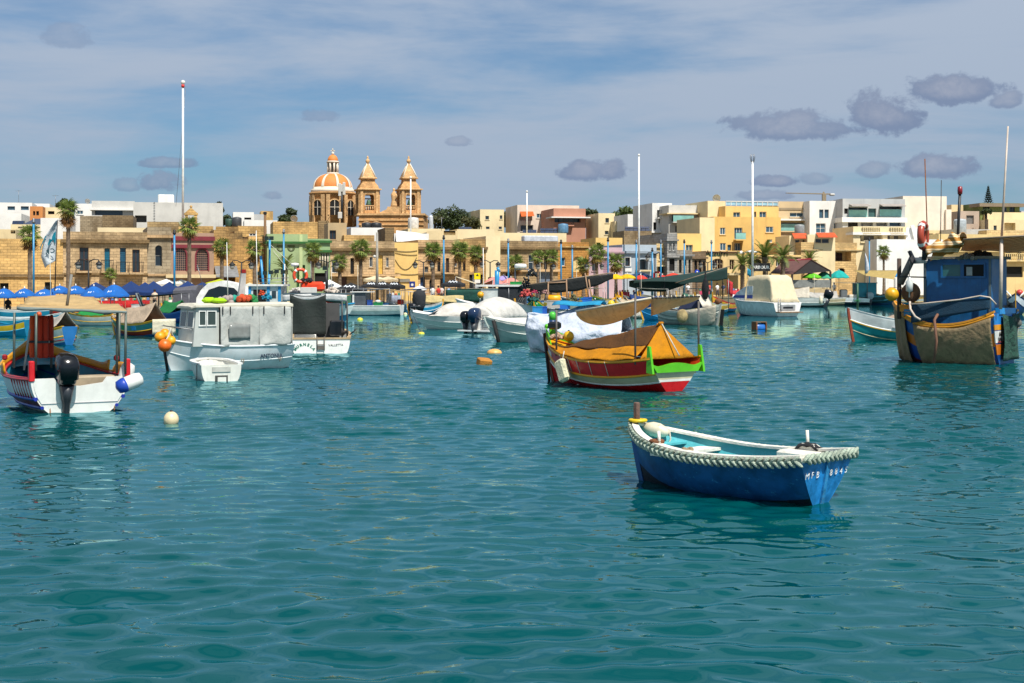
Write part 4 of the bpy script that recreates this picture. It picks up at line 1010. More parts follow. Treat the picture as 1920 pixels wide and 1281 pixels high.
  if o.get('trim'):
   tm = o['trim']; q = .14; b = MB()
   if k == 'arch':
    rw = w / 2; rh = min(rw * o.get('arch', 1), h * .6); cx = (x0 + x1) / 2; zc = z1 - rh
    pts=[(x1,z0),(x1,zc)]+[(cx+rw*math.cos(i*math.pi/14),zc+rh*math.sin(i*math.pi/14)) for i in range(15)]+[(x0,z0)]
    rings = []
    for i, (x, z) in enumerate(pts):
     d = Vector((x - cx, 0, max(z - zc, 0))); d = d.normalized() if d.length else Vector((1, 0, 0))
     a=Vector((x,0,z)); rings.append([a+Vector((0,-.06,0)),a+d*q+Vector((0,-.06,0)),a+d*q+Vector((0,.02,0)),a+Vector((0,.02,0))])
    b.loft(rings, True, True, False)
   else:
    b.box(x0 - q,-.05,z0,x0,.02,z1+q); b.box(x1,-.05,z0,x1+q,.02,z1+q); b.box(x0,-.05,z1,x1,.02,z1+q)
   b.build('surround', tm, s.t)
  if k=='b' or o.get('bal'):s.balcony(x0 - o.get('bw',.5),x1+o.get('bw',.5),z0,o.get('rail','iron'),o.get('bh',1.0),o.get('bd',.9),o.get('bm'))
 def balcony(s, x0, x1, z0, rail='iron', rh=1.0, d=.9, bm=None):
  bm = bm or s.m; q = MB().box(x0, -d, z0 - .2, x1, -.002, z0 - .02).build('balcony', bm, s.t)
  if rail == 'iron':
   r = MB(); n = max(6, int((x1 - x0) / .16))
   for i in range(n+1):xx=x0+.04+(x1 - x0 - .08)*i/n; r.box(xx - .014,-d+.03,z0 - .02,xx+.014,-d+.058,z0+rh)
   for yy in (0.25,.5,.75):r.box(x0+.03,-d*yy,z0 - .02,x0+.06,-d*yy+.03,z0+rh); r.box(x1 - .06,-d*yy,z0 - .02,x1 - .03,-d*yy+.03,z0+rh)
   r.box(x0, -d + .02, z0 + rh, x1, -d + .07, z0 + rh + .05); r.build('railing', IRON, q)['kind'] = 'stuff'
  elif rail == 'glass':
   MB().box(x0,-d+.02,z0 - .01,x1,-d+.05,z0+rh).build('glass_balustrade',glass('#7fb0a8',.1),q); MB().box(x0,-d+.0,z0+rh+.002,x1,-d+.07,z0+rh+.05).build('handrail',STEEL,q)
  elif rail == 'solid':
   MB().box(x0, -d, z0 - .018, x1, -d + .12, z0 + rh).build('balcony_front', bm, q)
  elif rail == 'stone':
   r = MB(); n = max(4, int((x1 - x0) / .3))
   MB().box(x0, -d, z0 + rh - .12, x1, -d + .2, z0 + rh).build('balcony_coping', bm, q)
   for i in range(n):xx=x0+(x1 - x0)*(i+.5)/n; r.lathe([(.05,0),(.09,.25*rh),(.05,.6*rh),(.08,.85*rh)],6,(xx,-d+.1,z0 - .018))
   r.build('balusters', bm, q)['kind'] = 'stuff'
 def add(s, mb, name, m): return mb.build(name, m, s.t)
 def loc(s, px, py, y=0.0): return Vector((s.sx(px), y, s.z(py, px)))
 def W_(s, p): return Matrix.Translation(s.P0) @ Matrix.Rotation(s.a, 4, 'Z') @ Vector(p)
ST_G=stone('#d4ac6c',.95,.62,.28,.5); ST_B=stone('#c0a47c',.95,.6,.27,.6); ST_P=stone('#cba87c',.95,.6,.27,.45); ST_D=stone('#927852',.85,.6,.28,.8); ST_Y=stone('#d4b27a',.9,.6,.27,.3); ST_C=stone('#d8bd8a',.9,.6,.27,.15)
CRM=plaster('#dcc79a',.88); CRM2=plaster('#e2cfa4',.92,.12); YEL=plaster('#dcb368',.9,.3); YEL2=plaster('#e0bc74',.92,.15); WHT=plaster('#e4e2dc',.9,.16); GRY=plaster('#b9bab8',.88,.2); GRW=plaster('#c9c7c0',.88,.14)
TEALW=paint('#1d6f8a',.8); BLUW=paint('#2a5f7a',.8); BRN=paint('#5a3a28',.8); GD=glass('#2a3a42'); GB=glass('#3a5666'); GG=glass('#3d5a58')
B = Bld
W1 = {'n': (1, 1)}; sB = {'fm': TEALW}
# --- the old waterfront row, left to right
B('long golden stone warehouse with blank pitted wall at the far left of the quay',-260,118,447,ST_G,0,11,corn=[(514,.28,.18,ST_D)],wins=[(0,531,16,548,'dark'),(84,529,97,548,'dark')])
B('old two storey stone house with blue shutters and iron balconies behind the blue parasols',118,276,435,ST_B,0,10,corn=[(449,.35,.35,ST_D),(512,.2,.14,ST_D)],
 wins=[(124,467,132,497,'w',W1),(149,464,166,508,'b',{'n':(2,2),'fm':BRN,'bw':.3}),(196,466,206,508,'shut',{'fm':TEALW,'bal':1,'bw':.35}),(225,465,236,511,'shut',{'fm':BLUW,'bal':1,'bw':.35}),(248,468,262,511,'b',{'fm':BRN,'bw':.35})])
B('tall pale grey stone house with a deep arched niche beside the red trimmed house',276,321,426,stone('#a99a80',.85,.75,.32,.5),0,10,corn=[(441,.3,.28,ST_P),(514,.2,.14,ST_P)],wins=[(291,460,304,499,'arch',{'arch':1.0,'n':(1,2),'deep':.7,'fm':mat('window_grey','#8a8a84',.8)})])
MV = mat('maroon_trim', '#7c2430', .8, .7)
B('taupe house with maroon bands and two barred maroon arched windows',321,401,437,plaster('#a88a74',.85,.3),0,10,corn=[(443.5,.42,.16,MV),(459,.34,.2,MV),(515,.34,.95,CRM)],
 wins=[(328,466,349,508,'arch',{'arch':1.2,'fm':MV,'n':(1,1),'trim':MV,'grid':(6,10)}),(368,467,390,508,'arch',{'arch':1.2,'fm':MV,'n':(1,1),'trim':MV,'grid':(6,10)})])
h=B('crumbling golden stone house with ragged roof line behind the twin street lamp',401,466,448,stone('#c79a5a',.85,.6,.3,.7),0,10,wins=[(404,516,441,540,'open',{'deep':2.0})])
for i, (a, b_, t) in enumerate(((401, 424, 431), (424, 441, 437), (441, 456, 433))):
 x0,x1=h.sx(a),h.sx(b_); z0,z1=h.z(448.2,a),h.z(t,a); h.add(MB().box(x0,.05+i*.3,z0,x1,5,z1),'ragged_wall',stone('#b8935c',.85,.5,.3,.9))
x0, x1 = h.sx(402), h.sx(444); z = h.z(500, 420)
h.add(MB().prism([(x0,0,z),(x1,0,z),(x1,-2.2,z - 1.1),(x0,-2.2,z - 1.1)],(0,0,.06)),'lean_to_roof',mat('grey_sheet','#7d7f80',.8,.6,bump=.3,bscale=6,streak=.3))
B('golden stone house between the ragged house and the lime green house',466,504,443,ST_G,2.5,10,corn=[(452,.2,.2,ST_D)],wins=[(472,470,481,492,'w',{'n':(1,2)}),(486,500,496,530,'door',{'fm':BRN})])
LG=plaster('#9db080',.85,.25); LG2=plaster('#b8c690',.88,.2); DGN=mat('dark_green_band','#2c6a2a',.7,.7)
h=B('lime green house with dark green cornice and two round vents',501,577,439,LG,0,10,corn=[(453,.22,.3,DGN),(456,.2,.18,LG)],wins=[(556,497,572,540,'door',{'fm':DGN})])
for px in (526, 546):
 c=h.loc(px,464); h.add(MB().lathe([(.40,0),(.40,.06),(.3,.06),(.3,.02),(.01,.02)],18,(c.x,-.0,c.z),Matrix.Rotation(R(90),4,'X')),'round_vent',mat('vent_olive','#5c6a40',.8))
c0, c1 = h.sx(561), h.sx(567); h.add(MB().box(c0, -.06, 0, c1, 0.02, h.H - .05), 'pilaster', LG2)
h=B('low green annexe with a dark barred gate between pale columns',577,619,448,plaster('#92aa7c',.85,.25),-.4,9,corn=[(451,.24,.26,DGN),(469,.24,.26,DGN)],wins=[(588,475,617,502,'open',{'deep':1.2}),(590,512,614,545,'dark')])
for i in range(6):
 x=h.sx(590+i*5); h.add(MB().tube([(x,.08,h.z(502,600)),(x,.08,h.z(475,600))],.09,8),'column',mat('column_pale','#cbbfa6',.85))
B('sand stone house with deep doorways and a sunlit yellow door behind the concrete pole',619,740,452,ST_B,0,10,corn=[(465,.3,.35,ST_D),(514,.25,.8,ST_P)],
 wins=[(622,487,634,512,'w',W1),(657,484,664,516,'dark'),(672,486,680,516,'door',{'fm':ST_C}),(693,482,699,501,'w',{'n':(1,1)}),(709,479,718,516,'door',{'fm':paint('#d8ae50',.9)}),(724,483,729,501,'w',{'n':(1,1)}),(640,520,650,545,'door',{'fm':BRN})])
h=B('blank cream yellow plastered house with looping cables beside the sand stone house',740,784,455,YEL2,-.2,10,wins=[(741,522,749,545,'dark')])
for a,q in (((741,470),(782,470)),((741,474),(782,478)),((741,487),(781,483)),((741,512),(784,514))):
 A, Q = h.loc(a[0], a[1], -.06), h.loc(q[0], q[1], -.06); sg = 1.2 if a[1] == 487 else .12
 h.add(MB().tube([A.lerp(Q,i/12) - Vector((0,0,sg*4*(i/12)*(1 - i/12))) for i in range(13)],.03,4),'cable',DARK)
MB().prism([h.loc(749,523,-.04),h.loc(768,523,-.04),h.loc(768,529,-.04),h.loc(749,529,-.04)],(0,-.08,0)).build('name_board',mat('name_board','#8a8478',.8),h.t)
B('long ochre stone house with dark slit windows and iron balcony behind three palms',784,862,450,ST_P,0,10,corn=[(463,.3,.3,ST_D),(513,.22,.3,ST_D)],
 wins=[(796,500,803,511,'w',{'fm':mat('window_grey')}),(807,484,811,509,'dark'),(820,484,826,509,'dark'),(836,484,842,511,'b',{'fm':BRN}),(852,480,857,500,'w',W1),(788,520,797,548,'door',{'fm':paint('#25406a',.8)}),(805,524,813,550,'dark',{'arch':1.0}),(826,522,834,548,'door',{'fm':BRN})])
B('stone house with flat grey parapet behind the yellow warning sign',862,911,449,stone('#b8945f',.95,.6,.27,.5),.6,10,corn=[(463,.3,.3,ST_D)],wins=[(868,480,873,508,'dark'),(881,478,890,510,'door',{'fm':YEL2}),(899,480,905,500,'dark'),(880,515,905,545,'dark')])
B('narrow tall cream house squeezed between two stone houses',911,938,443,CRM2,-.4,10,corn=[],wins=[(915,520,930,548,'dark')])
h=B('shady stone house with deep doorways and a white tank on its roof edge',938,1046,452,stone('#a88e68',.95,.6,.27,.6),.3,10,corn=[(463,.3,.38,ST_D),(505,.3,.3,ST_P)],
 wins=[(955,478,961,506,'door',{'fm':ST_Y}),(966,477,971,506,'dark'),(991,478,1001,506,'w',{'n':(1,2)}),(1020,480,1026,505,'dark'),(948,512,960,545,'dark'),(1006,508,1035,545,'pane',{'g':glass('#5c6878',.5)})])
h.add(MB().bbox((h.sx(1018),1.2,h.H+.1),(4.2,1.2,1.1),.1),'roof_tank',mat('tank_grey','#c2c6cc',.85,.5))
B('small orange stone house with arched niche and one blue window',1046,1104,454,stone('#c08a44',.9,.5,.26,.35),-.3,9,corn=[(462,.14,.22,ST_G)],wins=[(1052,483,1060,499,'w',{'n':(1,1),'g':glass('#2f5a78')}),(1075,481,1090,510,'arch',{'arch':1.0,'deep':.35,'fm':YEL2,'g':mat('niche_cream','#dcc48a',.9,.9)}),(1066,520,1076,545,'door',{'fm':BRN})])
LIL = plaster('#c7aab0', .88, .2)
B('pale lilac house left of the pale blue house',1104,1167,464,LIL,0,9,corn=[(472,.2,.25,plaster('#a88a90',.85))],wins=[(1110,486,1120,508,'w',{'fm':BRN}),(1131,484,1141,512,'shut',{'fm':plaster('#b592a0',.8)}),(1150,484,1158,508,'w',{})])
PB = plaster('#a9b4bd', .88, .15)
h=B('pale blue house with white framed window and arched balcony niche',1167,1231,459,PB,0,9,corn=[(471,.28,.35,plaster('#8f9aa4',.85))],
 wins=[(1172,483,1181,499,'w',{'n':(1,1),'fm':BRN,'trim':WHITE}),(1197,486,1215,506,'arch',{'arch':.5,'deep':.9,'n':(2,1),'fm':TEALW,'bal':1,'bw':.3,'bm':CRM}),(1200,515,1212,545,'dark')])
MB().prism([h.loc(1171,503,-.03),h.loc(1184,503,-.03),h.loc(1184,509.5,-.03),h.loc(1171,509.5,-.03)],(0,-.06,0)).build('name_board',WHITE,h.t)
B('narrow tan shop front in the gap right of the pale blue house',1231,1251,457,ST_C,1.5,8,corn=[(463,.14,.2,None),(497,.2,.5,CRM)],wins=[(1234,500,1248,512,'dark'),(1235,515,1247,545,'dark'),(1236,474,1246,488,'w',{})])
BG = stone('#9c9a96', .85, .6, .3, .4)
B('narrow blue grey stone house with twin upper windows',1251,1270,438,BG,-.5,9,corn=[(449,.2,.22,BG),(480,.2,.3,BG)],wins=[(1255,455,1259,470,'w',W1),(1262,455,1266,470,'w',W1),(1255,485,1265,508,'dark')])
B('low grey stone house with tall shaded columns of doorways',1270,1298,469,stone('#a39a8c',.85,.6,.3,.5),-.3,8,corn=[(477,.24,.3,BG)],wins=[(1273,487,1278,512,'dark'),(1282,487,1287,512,'dark'),(1291,487,1295,512,'dark')])
B('low brown stone house with three narrow arched doorways',1298,1324,473,stone('#8a745c',.8,.5,.26,.6),-.3,8,corn=[(482,.22,.28,None)],wins=[(1302,488,1307,512,'dark',{'arch':1}),(1310,488,1315,512,'dark',{'arch':1}),(1318,488,1322,512,'dark',{'arch':1})])
h=B('low cream cafe front with a wide barred arch and green lettering',1324,1384,471,plaster('#d9bd86',.9,.15),-.3,9,corn=[(472,.12,.25,BRN)],
 wins=[(1336,485,1356,505,'arch',{'arch':.5,'n':(4,2),'fm':mat('frame_cream','#cbb894',.85),'g':glass('#2a1210')}),(1368,487,1377,506,'w',{'n':(2,1),'fm':mat('frame_cream'),'g':glass('#2a1210'),'sill':0})])
text('Azzurri',1.05,mat('sign_green','#1c3a1e',1),h.t,frame_m(h.loc(1343.5,476,-.03),(1,0,0),(0,-1,0)),bold=.02)
MB().box(h.sx(1324), -1.6, h.z(512, 1350) - .3, h.sx(1384), -.01, h.z(512, 1350)).build('terrace', CRM, h.t)
B('low cream terrace wall house behind the date palms',1384,1502,478,plaster('#d6b87e',.9,.2),1.5,9,wins=[(1412,486,1428,507,'dark',{'arch':.6}),(1455,484,1463,500,'w',{}),(1490,484,1497,498,'w',{'fm':BRN})],corn=[(480,.14,.2,None)])
h=B('yellow limestone ground storey with a wide dark barred window',1502,1645,455,ST_Y,.5,10,corn=[(468,.14,.2,ST_C)],
 wins=[(1556,472,1596,490,'open',{'deep':1.5}),(1523,475,1536,487,'w',{'fm':BRN,'g':mat('rust_shutter','#8a4a22',.8)}),(1571,503,1584,520,'dark',{'arch':.4}),(1605,475,1618,498,'shut',{'fm':ST_Y})])
f=MB(); p0,p1=h.loc(1558,474,1.3),h.loc(1588,489,1.3); f.box(p0.x,1.42,p1.z,p1.x,1.48,p0.z); f=f.build('window',mat('dark_inside'),h.t); g=MB()
for i in range(9):g.box(p0.x+(p1.x - p0.x)*i/8 - .04,1.3,p1.z,p0.x+(p1.x - p0.x)*i/8+.04,1.38,p0.z)
g.box(p0.x,1.28,(p0.z+p1.z)/2 - .04,p1.x,1.36,(p0.z+p1.z)/2+.04); g.build('window_bars',paint('#4a2418',.8),f)['kind']='stuff'
B('white seafront flats with open ground floor and arched boat store',1645,1760,452,WHT,.8,10,corn=[(466,.2,.3,WHT),(487,.14,.2,WHT)],
 wins=[(1648,470,1676,484,'open',{'deep':1.5}),(1690,469,1712,484,'w',{'n':(3,1),'g':glass('#5a4a3c')}),(1658,500,1684,530,'open',{'deep':2,'arch':.9}),(1720,470,1750,486,'w',{'n':(4,1)})])
B('cream terraced flats behind the fishing boat with the striped awning',1760,1990,440,plaster('#d8bd84',.9,.15),1.0,12,corn=[(470,.2,.4,None)],wins=[(1886,472,1897,488,'b',{'rail':'stone','bw':.8}),(1908,470,1918,488,'b',{'rail':'stone','bw':.8}),(1780,445,1800,460,'w',{}),(1886,500,1918,520,'dark')])
# ------------------------------------------------------------------ the upper town behind the waterfront
wd={'n':(1,1),'deep':.2,'fm':mat('window_grey')}; ww={'n':(2,1),'deep':.18,'g':GB}; wg={'n':(3,1),'deep':.6,'g':GG,'fm':mat('frame_dark','#3c4044',.8)}
def U(label,px0,px1,top,m,Y,depth=8,**k):k.setdefault('yaw',12); return B(label,px0,px1,top,m,0,depth,Y=Y,**k)
# left end
U('white flat roofed villa at the far left of the skyline',-20,60,380,WHT,232,10,wins=[(14,387,28,394,'pane',{'g':GB}),(39,387,54,394,'pane',{'g':GB})])
U('grey white villa wing beside the orange brown house', 60, 93, 382, WHT, 240, 10)
U('small orange brown house with two dark windows under the white villas',56,80,387,plaster('#c9854a',.9),222,8,wins=[(62,396,66,404,'dark'),(68,396,73,404,'dark')])
U('cream roof house with small canopy left of the tall palm',80,118,389,CRM2,226,9,wins=[(90,396,102,402,'dark')])
U('long pale house with roof terrace at the left edge',-60,40,400,WHT,205,10,wins=[(-30,408,-10,420,'w',ww)])
h = U('cream house with dark sloping solar roof at the left', 20, 78, 421, CRM2, 186, 10)
h.add(MB().prism([h.loc(34,426,-.1),h.loc(75,426,-.1),h.loc(75,410,2.5),h.loc(60,410,2.5)],(0,.15,.1)),'solar_roof',glass('#3a4050',.25))
U('small low cream shed at the far left behind the warehouse',-40,30,430,CRM,172,8,wins=[(20,432,29,438,'dark')])
U('bright white blank house between the tall palms at the left', 76, 128, 409, WHT, 178, 10)
U('white house with stair and satellite dish behind the tall palm',140,174,382,WHT,240,9,wins=[(144,395,156,402,'w',ww)])
h=U('big pale grey block with long window band',172,252,377,GRW,226,14,wins=[(178,394,230,404,'pane',{'g':GB,'deep':.9})],corn=[(392,.22,.5,WHT)])
h=U('tall blank grey block with open garage, tallest of the left skyline',250,418,380,GRW,216,16,wins=[(253,404,275,417,'open',{'deep':3})])
lad = MB()
for i in range(8): z = h.z(380 + i * 5, 290); lad.box(h.sx(288), -.12, z, h.sx(291), -.06, z + .06)
h.add(lad, 'wall_ladder', STEEL)['kind'] = 'stuff'
h.add(MB().bbox((h.sx(310), 4, h.H + .7), (2.4, 1.6, 1.4), .1), 'roof_unit', WHT)
U('rubble stone wall house with pale patched blocks above the blue shuttered house',150,192,405,stone('#a9987c',.85,.5,.24,.7),176,8)
U('brown rubble house with a drain pipe above the blue shuttered house',192,250,404,stone('#8f7a5a',.85,.5,.24,.9),174,8)
U('low cream parapet house behind the blue shuttered house', 183, 276, 427, CRM2, 160, 8)
U('stone house with dark lintel behind the grey niche house',276,335,416,stone('#b0976c',.85,.6,.27,.6),168,8)
h = U('stone bell cote house with small carved belfry behind the maroon house', 335, 400, 424, ST_G, 166, 7)
bc = MB(); x0, x1 = h.sx(346), h.sx(370); zt = h.z(404, 358); xm = (x0 + x1) / 2
bc.box(x0,.3,h.H - .3,x1,1.0,h.H+.5); bc.box(xm - .7,.35,h.H+.5,xm - .35,.95,h.H+1.3); bc.box(xm+.35,.35,h.H+.5,xm+.7,.95,h.H+1.3); bc.box(xm - .8,.3,h.H+1.3,xm+.8,1.0,h.H+1.55); bc.prism([(xm - .7,.35,h.H+1.55),(xm+.7,.35,h.H+1.55),(xm,.35,h.H+2.2)],(0,.6,0)); bc.ball((xm,.65,h.H+2.3),.16,8,6)
h.add(bc, 'belfry', ST_G)
U('golden rubble house with a white roof tank behind the ragged house',405,447,425,stone('#bd965a',.85,.5,.26,.8),172,8)
U('golden house with two small white windows behind the ragged house',446,500,424,ST_G,173,9,wins=[(467,438,480,443,'w',{'n':(2,1),'deep':.15}),(449,444,463,449,'dark')])
U('bright white cube house left of the church',437,476,398,WHT,236,9,wins=[(458,408,471,412,'dark',{})])
U('white wing house, its shade painted grey, with roof railing left of the church', 476, 496, 402, GRY, 237, 9)  # shaded face of the white house, its shade put into grey plaster
U('small orange stone roof room left of the church dome', 489, 512, 396, ST_G, 242, 6)
U('white terrace house with pipe railing below the church dome', 458, 520, 413, WHT, 214, 8)
U('wide golden stone house with rubble end above the lime green house', 512, 597, 416, ST_G, 188, 9)
U('brown rubble house end below the church dome', 597, 617, 414, stone('#9c835c', .85, .5, .26, .8), 189, 9)
U('dull cream roof room with one dark window above the sand stone house',615,650,418,plaster('#b8a27c',.88,.3),170,6,wins=[(618,432,630,449,'w',{'n':(2,1),'fm':BRN})])
U('plain white wall house with black roof tanks below the bell towers', 658, 723, 427, WHT, 184, 8)
U('sloping golden parapet house below the white wall', 645, 702, 441, ST_G, 168, 6)
U('dark rubble end house right of the white wall', 722, 739, 427, stone('#8a7452', .85, .5, .26, .9), 172, 8)
h = U('white stretched awning terrace house right of the dark rubble end', 739, 804, 438, WHT, 172, 8)
h.add(MB().prism([h.loc(740,454,-1.6),h.loc(803,454,-1.6),h.loc(788,438,.5),h.loc(744,433,.5)],(0,.05,.08)),'shade_sail',cloth_m('#e8e6e0',.9,.2))
U('long cream roof house with metal flues right of the church', 765, 834, 429, CRM2, 196, 8)
U('cream house with ragged dark opening and small dish',800,858,436,CRM,184,8,wins=[(832,433,854,441,'dark')])
U('tall cream parapet house with shaded right wing', 857, 927, 430, CRM2, 186, 7)
U('long low cream house with roof cactus pots', 925, 1062, 437, CRM2, 190, 8)
U('tall cream block with four small dark windows between two trees',900,945,393,CRM2,250,9,wins=[(910,405,917,412,'w',wd),(937,404,942,411,'w',wd),(911,425,918,430,'w',wd),(935,425,941,430,'w',wd)])
U('pale green house half behind the tree and the cream block', 889, 902, 395, plaster('#cfd2a8', .9), 256, 8)
h=U('wide pale pink apartment house with orange awning',970,1086,385,plaster('#dccbb8',.9,.15),246,10,wins=[(975,402,998,414,'open',{'deep':.8}),(1006,401,1018,409,'w',ww),(1033,401,1036,408,'pane',{'g':glass('#7fb0a0')}),(976,422,1000,434,'w',{'n':(2,1),'deep':.4})])
h.add(MB().prism([h.loc(974,407,-1.6),h.loc(998,406,-1.6),h.loc(999.5,397.5,-.05),h.loc(975,397.5,-.05)],(0,.05,.08)),'awning',cloth_m('#d8642a',.9,.2))
h=U('salmon fronted house with wide glazed balcony beside the pale pink apartments',1038,1098,391,plaster('#b8846c',.9,.15),238,10,wins=[(1040,407,1089,417,'open',{'deep':1.2})],corn=[(407,.2,1.0,WHT)])
g=MB(); a,c=h.loc(1041,407.5,1.1),h.loc(1088,417,1.1); g.box(a.x,1.1,c.z,c.x,1.14,a.z); h.add(g,'glazing',GB)
fr = MB()
for i in range(6): xx = a.x + (c.x - a.x) * i / 5; fr.box(xx - .06, 1.0, c.z, xx + .06, 1.09, a.z)
h.add(fr, 'glazing_bars', mat('frame_dark'))['kind'] = 'stuff'
h.balcony(h.sx(1046), h.sx(1074), h.z(422, 1060), 'iron', .8)
U('small yellow house with square windows below the round tree',1122,1153,400,CRM2,236,8,wins=[(1135,409,1142,418,'w',wd),(1134,433,1141,440,'w',wd)])
U('low yellow wing with dark door below the round tree',1153,1172,415,CRM2,234,8,wins=[(1155,433,1162,444,'dark')])
U('bright yellow house behind the pale lilac house',1117,1167,446,YEL2,192,8,wins=[(1113+6,455,1126,461,'dark')])
U('white house with sloping roof wall and hillside wall',1177,1224,402,WHT,228,8,wins=[(1195,405,1211,410,'dark')])
U('dark green rubble garden wall house with roof solar rack',1170,1222,433,stone('#a08c6c',.8,.6,.3,.8),212,6)
U('tall white modern house with laundry balcony',1223,1260,381,WHT,214,10,wins=[(1232,394,1251,408,'open',{'deep':1.0,'bal':1,'bw':.1}),(1225,417,1231,431,'dark'),(1235,411,1240,419,'w',wd),(1233,439,1241,446,'w',wd)],corn=[(434,.25,.8,WHT)])
U('white modern house with two storeys of wide glass',1254,1320,385,GRW,210,10,wins=[(1260,402,1296,416,'pane',{'g':GB,'deep':.9,'bal':1,'rail':'glass','bw':.1,'bh':.9}),(1266,423,1294,436,'w',{'n':(4,1),'g':GB,'deep':.5,'sill':0})],corn=[(400,.18,.9,CRM)])
U('bright yellow wing house with blue curtained window',1269,1315,438,YEL2,189,7,yaw=14,wins=[(1286,459,1299,471,'w',{'n':(2,1),'g':GB})])
U('plain cream block with shaded flank left of the yellow hotel', 1312, 1340, 408, CRM2, 198, 9, yaw=14)
h=U('tall yellow hotel with white windows and glass roof terrace',1338,1464,407,YEL,203,12,yaw=14,wins=[(1350,427,1360,440,'w',ww),(1377,427,1392,449,'w',{'n':(3,1),'g':GB,'bal':1,'bw':.15,'rail':'glass','bh':.9,'sill':0}),(1436,425,1450,436,'w',ww),(1350,456,1361,470,'w',ww),(1364,459,1371,470,'pane',{'g':GB}),(1377,456,1391,470,'w',{'n':(3,1),'g':GB,'deep':.7,'sill':0}),(1441,449,1448,455,'w',ww)])
h2=U('set back top storey of the yellow hotel',1360,1460,387,YEL2,205,9,yaw=14,low=11.5,wins=[(1375,398,1388,414,'w',{'n':(2,1),'g':GB,'sill':0}),(1414,397,1418,408,'pane',{'g':GB}),(1424,397,1437,414,'w',{'n':(2,1),'g':GB,'sill':0})])
ra=MB(); gl=MB(); a,c=h2.loc(1361,377,.1),h2.loc(1459,387,.1); gl.box(a.x,.08,c.z+.1,c.x,.11,a.z - .1)
for i in range(11): xx = a.x + (c.x - a.x) * i / 10; ra.box(xx - .04, 0, c.z, xx + .04, .16, a.z)
ra.box(a.x,0,a.z - .08,c.x,.16,a.z+.02); h2.add(ra,'terrace_rail',WHITE)['kind']='stuff'; h2.add(gl,'terrace_glass',glass('#8fb4c4',.1))
U('tall cream stair tower of the yellow hotel with a dish on top', 1327, 1360, 377, CRM2, 207, 9, yaw=14)
U('tan modern house with glass balconies right of the yellow hotel',1460,1519,378,plaster('#cdb48c',.9,.15),208,10,yaw=10,wins=[(1481,399,1508,407,'w',{'n':(2,1),'g':GB,'deep':.3}),(1463,418,1506,433,'open',{'deep':1.4,'bal':1,'rail':'glass','bw':.0,'bd':.3,'bh':1.0})],corn=[(411,.25,.9,WHT),(390,.3,.1,plaster('#9a8a70',.85))])
h=U('cream shop house with short orange tiled canopy',1480,1516,442,CRM2,196,6,yaw=8,wins=[(1491,450,1499,458,'w',wd),(1505,450,1509,457,'w',wd)])
def tiles(h, a, b_, t, bt):
 p = [h.loc(a, bt, -1.1), h.loc(b_, bt, -1.1), h.loc(b_ - 1, t, -.02), h.loc(a + 1, t, -.02)]
 h.add(MB().prism(p,(0,.02,.12)),'tile_canopy',mat('roof_tile','#c8501c',.85,.7,bump=.5,bscale=6,streak=.3,grime='#6a2a10'))
tiles(h, 1484, 1512, 439, 448)
h=U('cream shop house with long orange tiled canopy',1514,1566,440,CRM2,195,6,yaw=8,wins=[(1529,448,1540,456,'w',wd),(1541,448,1554,456,'w',wd)])
tiles(h, 1529, 1565, 438, 446)
U('bright white house with two dark upper windows',1518,1581,377,WHT,206,10,yaw=8,wins=[(1536,393,1544,409,'pane',{'g':GB}),(1546,393,1554,409,'pane',{'g':GB}),(1530,419,1548,437,'w',{'n':(2,2),'g':GB}),(1564,419,1567,429,'pane',{'g':GB}),(1568,419,1571,429,'pane',{'g':GB})])
h=U('wide grey modern flats with glass balconies',1580,1697,373,GRY,204,12,yaw=8,wins=[(1591,389,1626,407,'open',{'deep':1.5,'bal':1,'rail':'glass','bw':0,'bd':.1}),(1628,391,1643,407,'pane',{'g':GG,'deep':.4}),(1649,387,1690,406,'open',{'deep':1.6,'bal':1,'rail':'glass','bw':0,'bd':.1}),(1590,416,1609,437,'dark'),(1614,415,1637,424,'open',{'deep':.8}),(1643,413,1664,424,'open',{'deep':.9}),(1668,412,1690,424,'pane',{'g':GB,'deep':.7}),(1583,391,1590,401,'dark')],corn=[(408,.7,.35,WHT)])
for (a, b_, dd, n) in ((1594, 1625, 1.4, 5), (1656, 1688, 1.5, 6)):
 p,q=h.loc(a,390,dd),h.loc(b_,407,dd); h.add(MB().box(p.x,dd,q.z,q.x,dd+.04,p.z),'sliding_glass',GG)
 f = MB()
 for i in range(n):xx=p.x+(q.x - p.x)*i/(n - 1); f.box(xx - .04,dd - .06,q.z,xx+.04,dd - .005,p.z)
 h.add(f, 'glazing_bars', mat('frame_dark'))['kind'] = 'stuff'
for a,b_ in ((1592,1628),(1649,1693)):h.add(MB().prism([h.loc(a,388,-1.2),h.loc(b_,388,-1.2),h.loc(b_,384,-.02),h.loc(a,384,-.02)],(0,.04,.1)),'awning',cloth_m('#a8a098',.9,.2))
U('huge blank white house wall on the right skyline',1693,1775,368,plaster('#e4d6c4',.92,.08),216,14,yaw=8)
U('lower step of the blank white house', 1774, 1784, 393, plaster('#e4d6c4', .92, .08), 216.5, 12, yaw=8)
h=U('cream balustraded flats with two open verandas',1600,1700,425,CRM2,197,8,yaw=8,wins=[(1613,438,1655,453,'open',{'deep':1.5,'bal':1,'bd':.2,'rail':'none','bw':0}),(1664,438,1698,453,'open',{'deep':1.5})],corn=[(436,.35,.3,WHT)])
for a, b_ in ((1616, 1651), (1668, 1694)): h.balcony(h.sx(a), h.sx(b_), h.H - .9, 'stone', .9, .3, CRM2)
for (a,b_) in ((1614,1622),(1628,1646),(1666,1676),(1684,1692)):p,q=h.loc(a,442,1.45),h.loc(b_,452,1.45); h.add(MB().box(p.x,1.42,q.z,q.x,1.49,p.z),'shutter',mat('shutter_grey','#5a5650',.8))
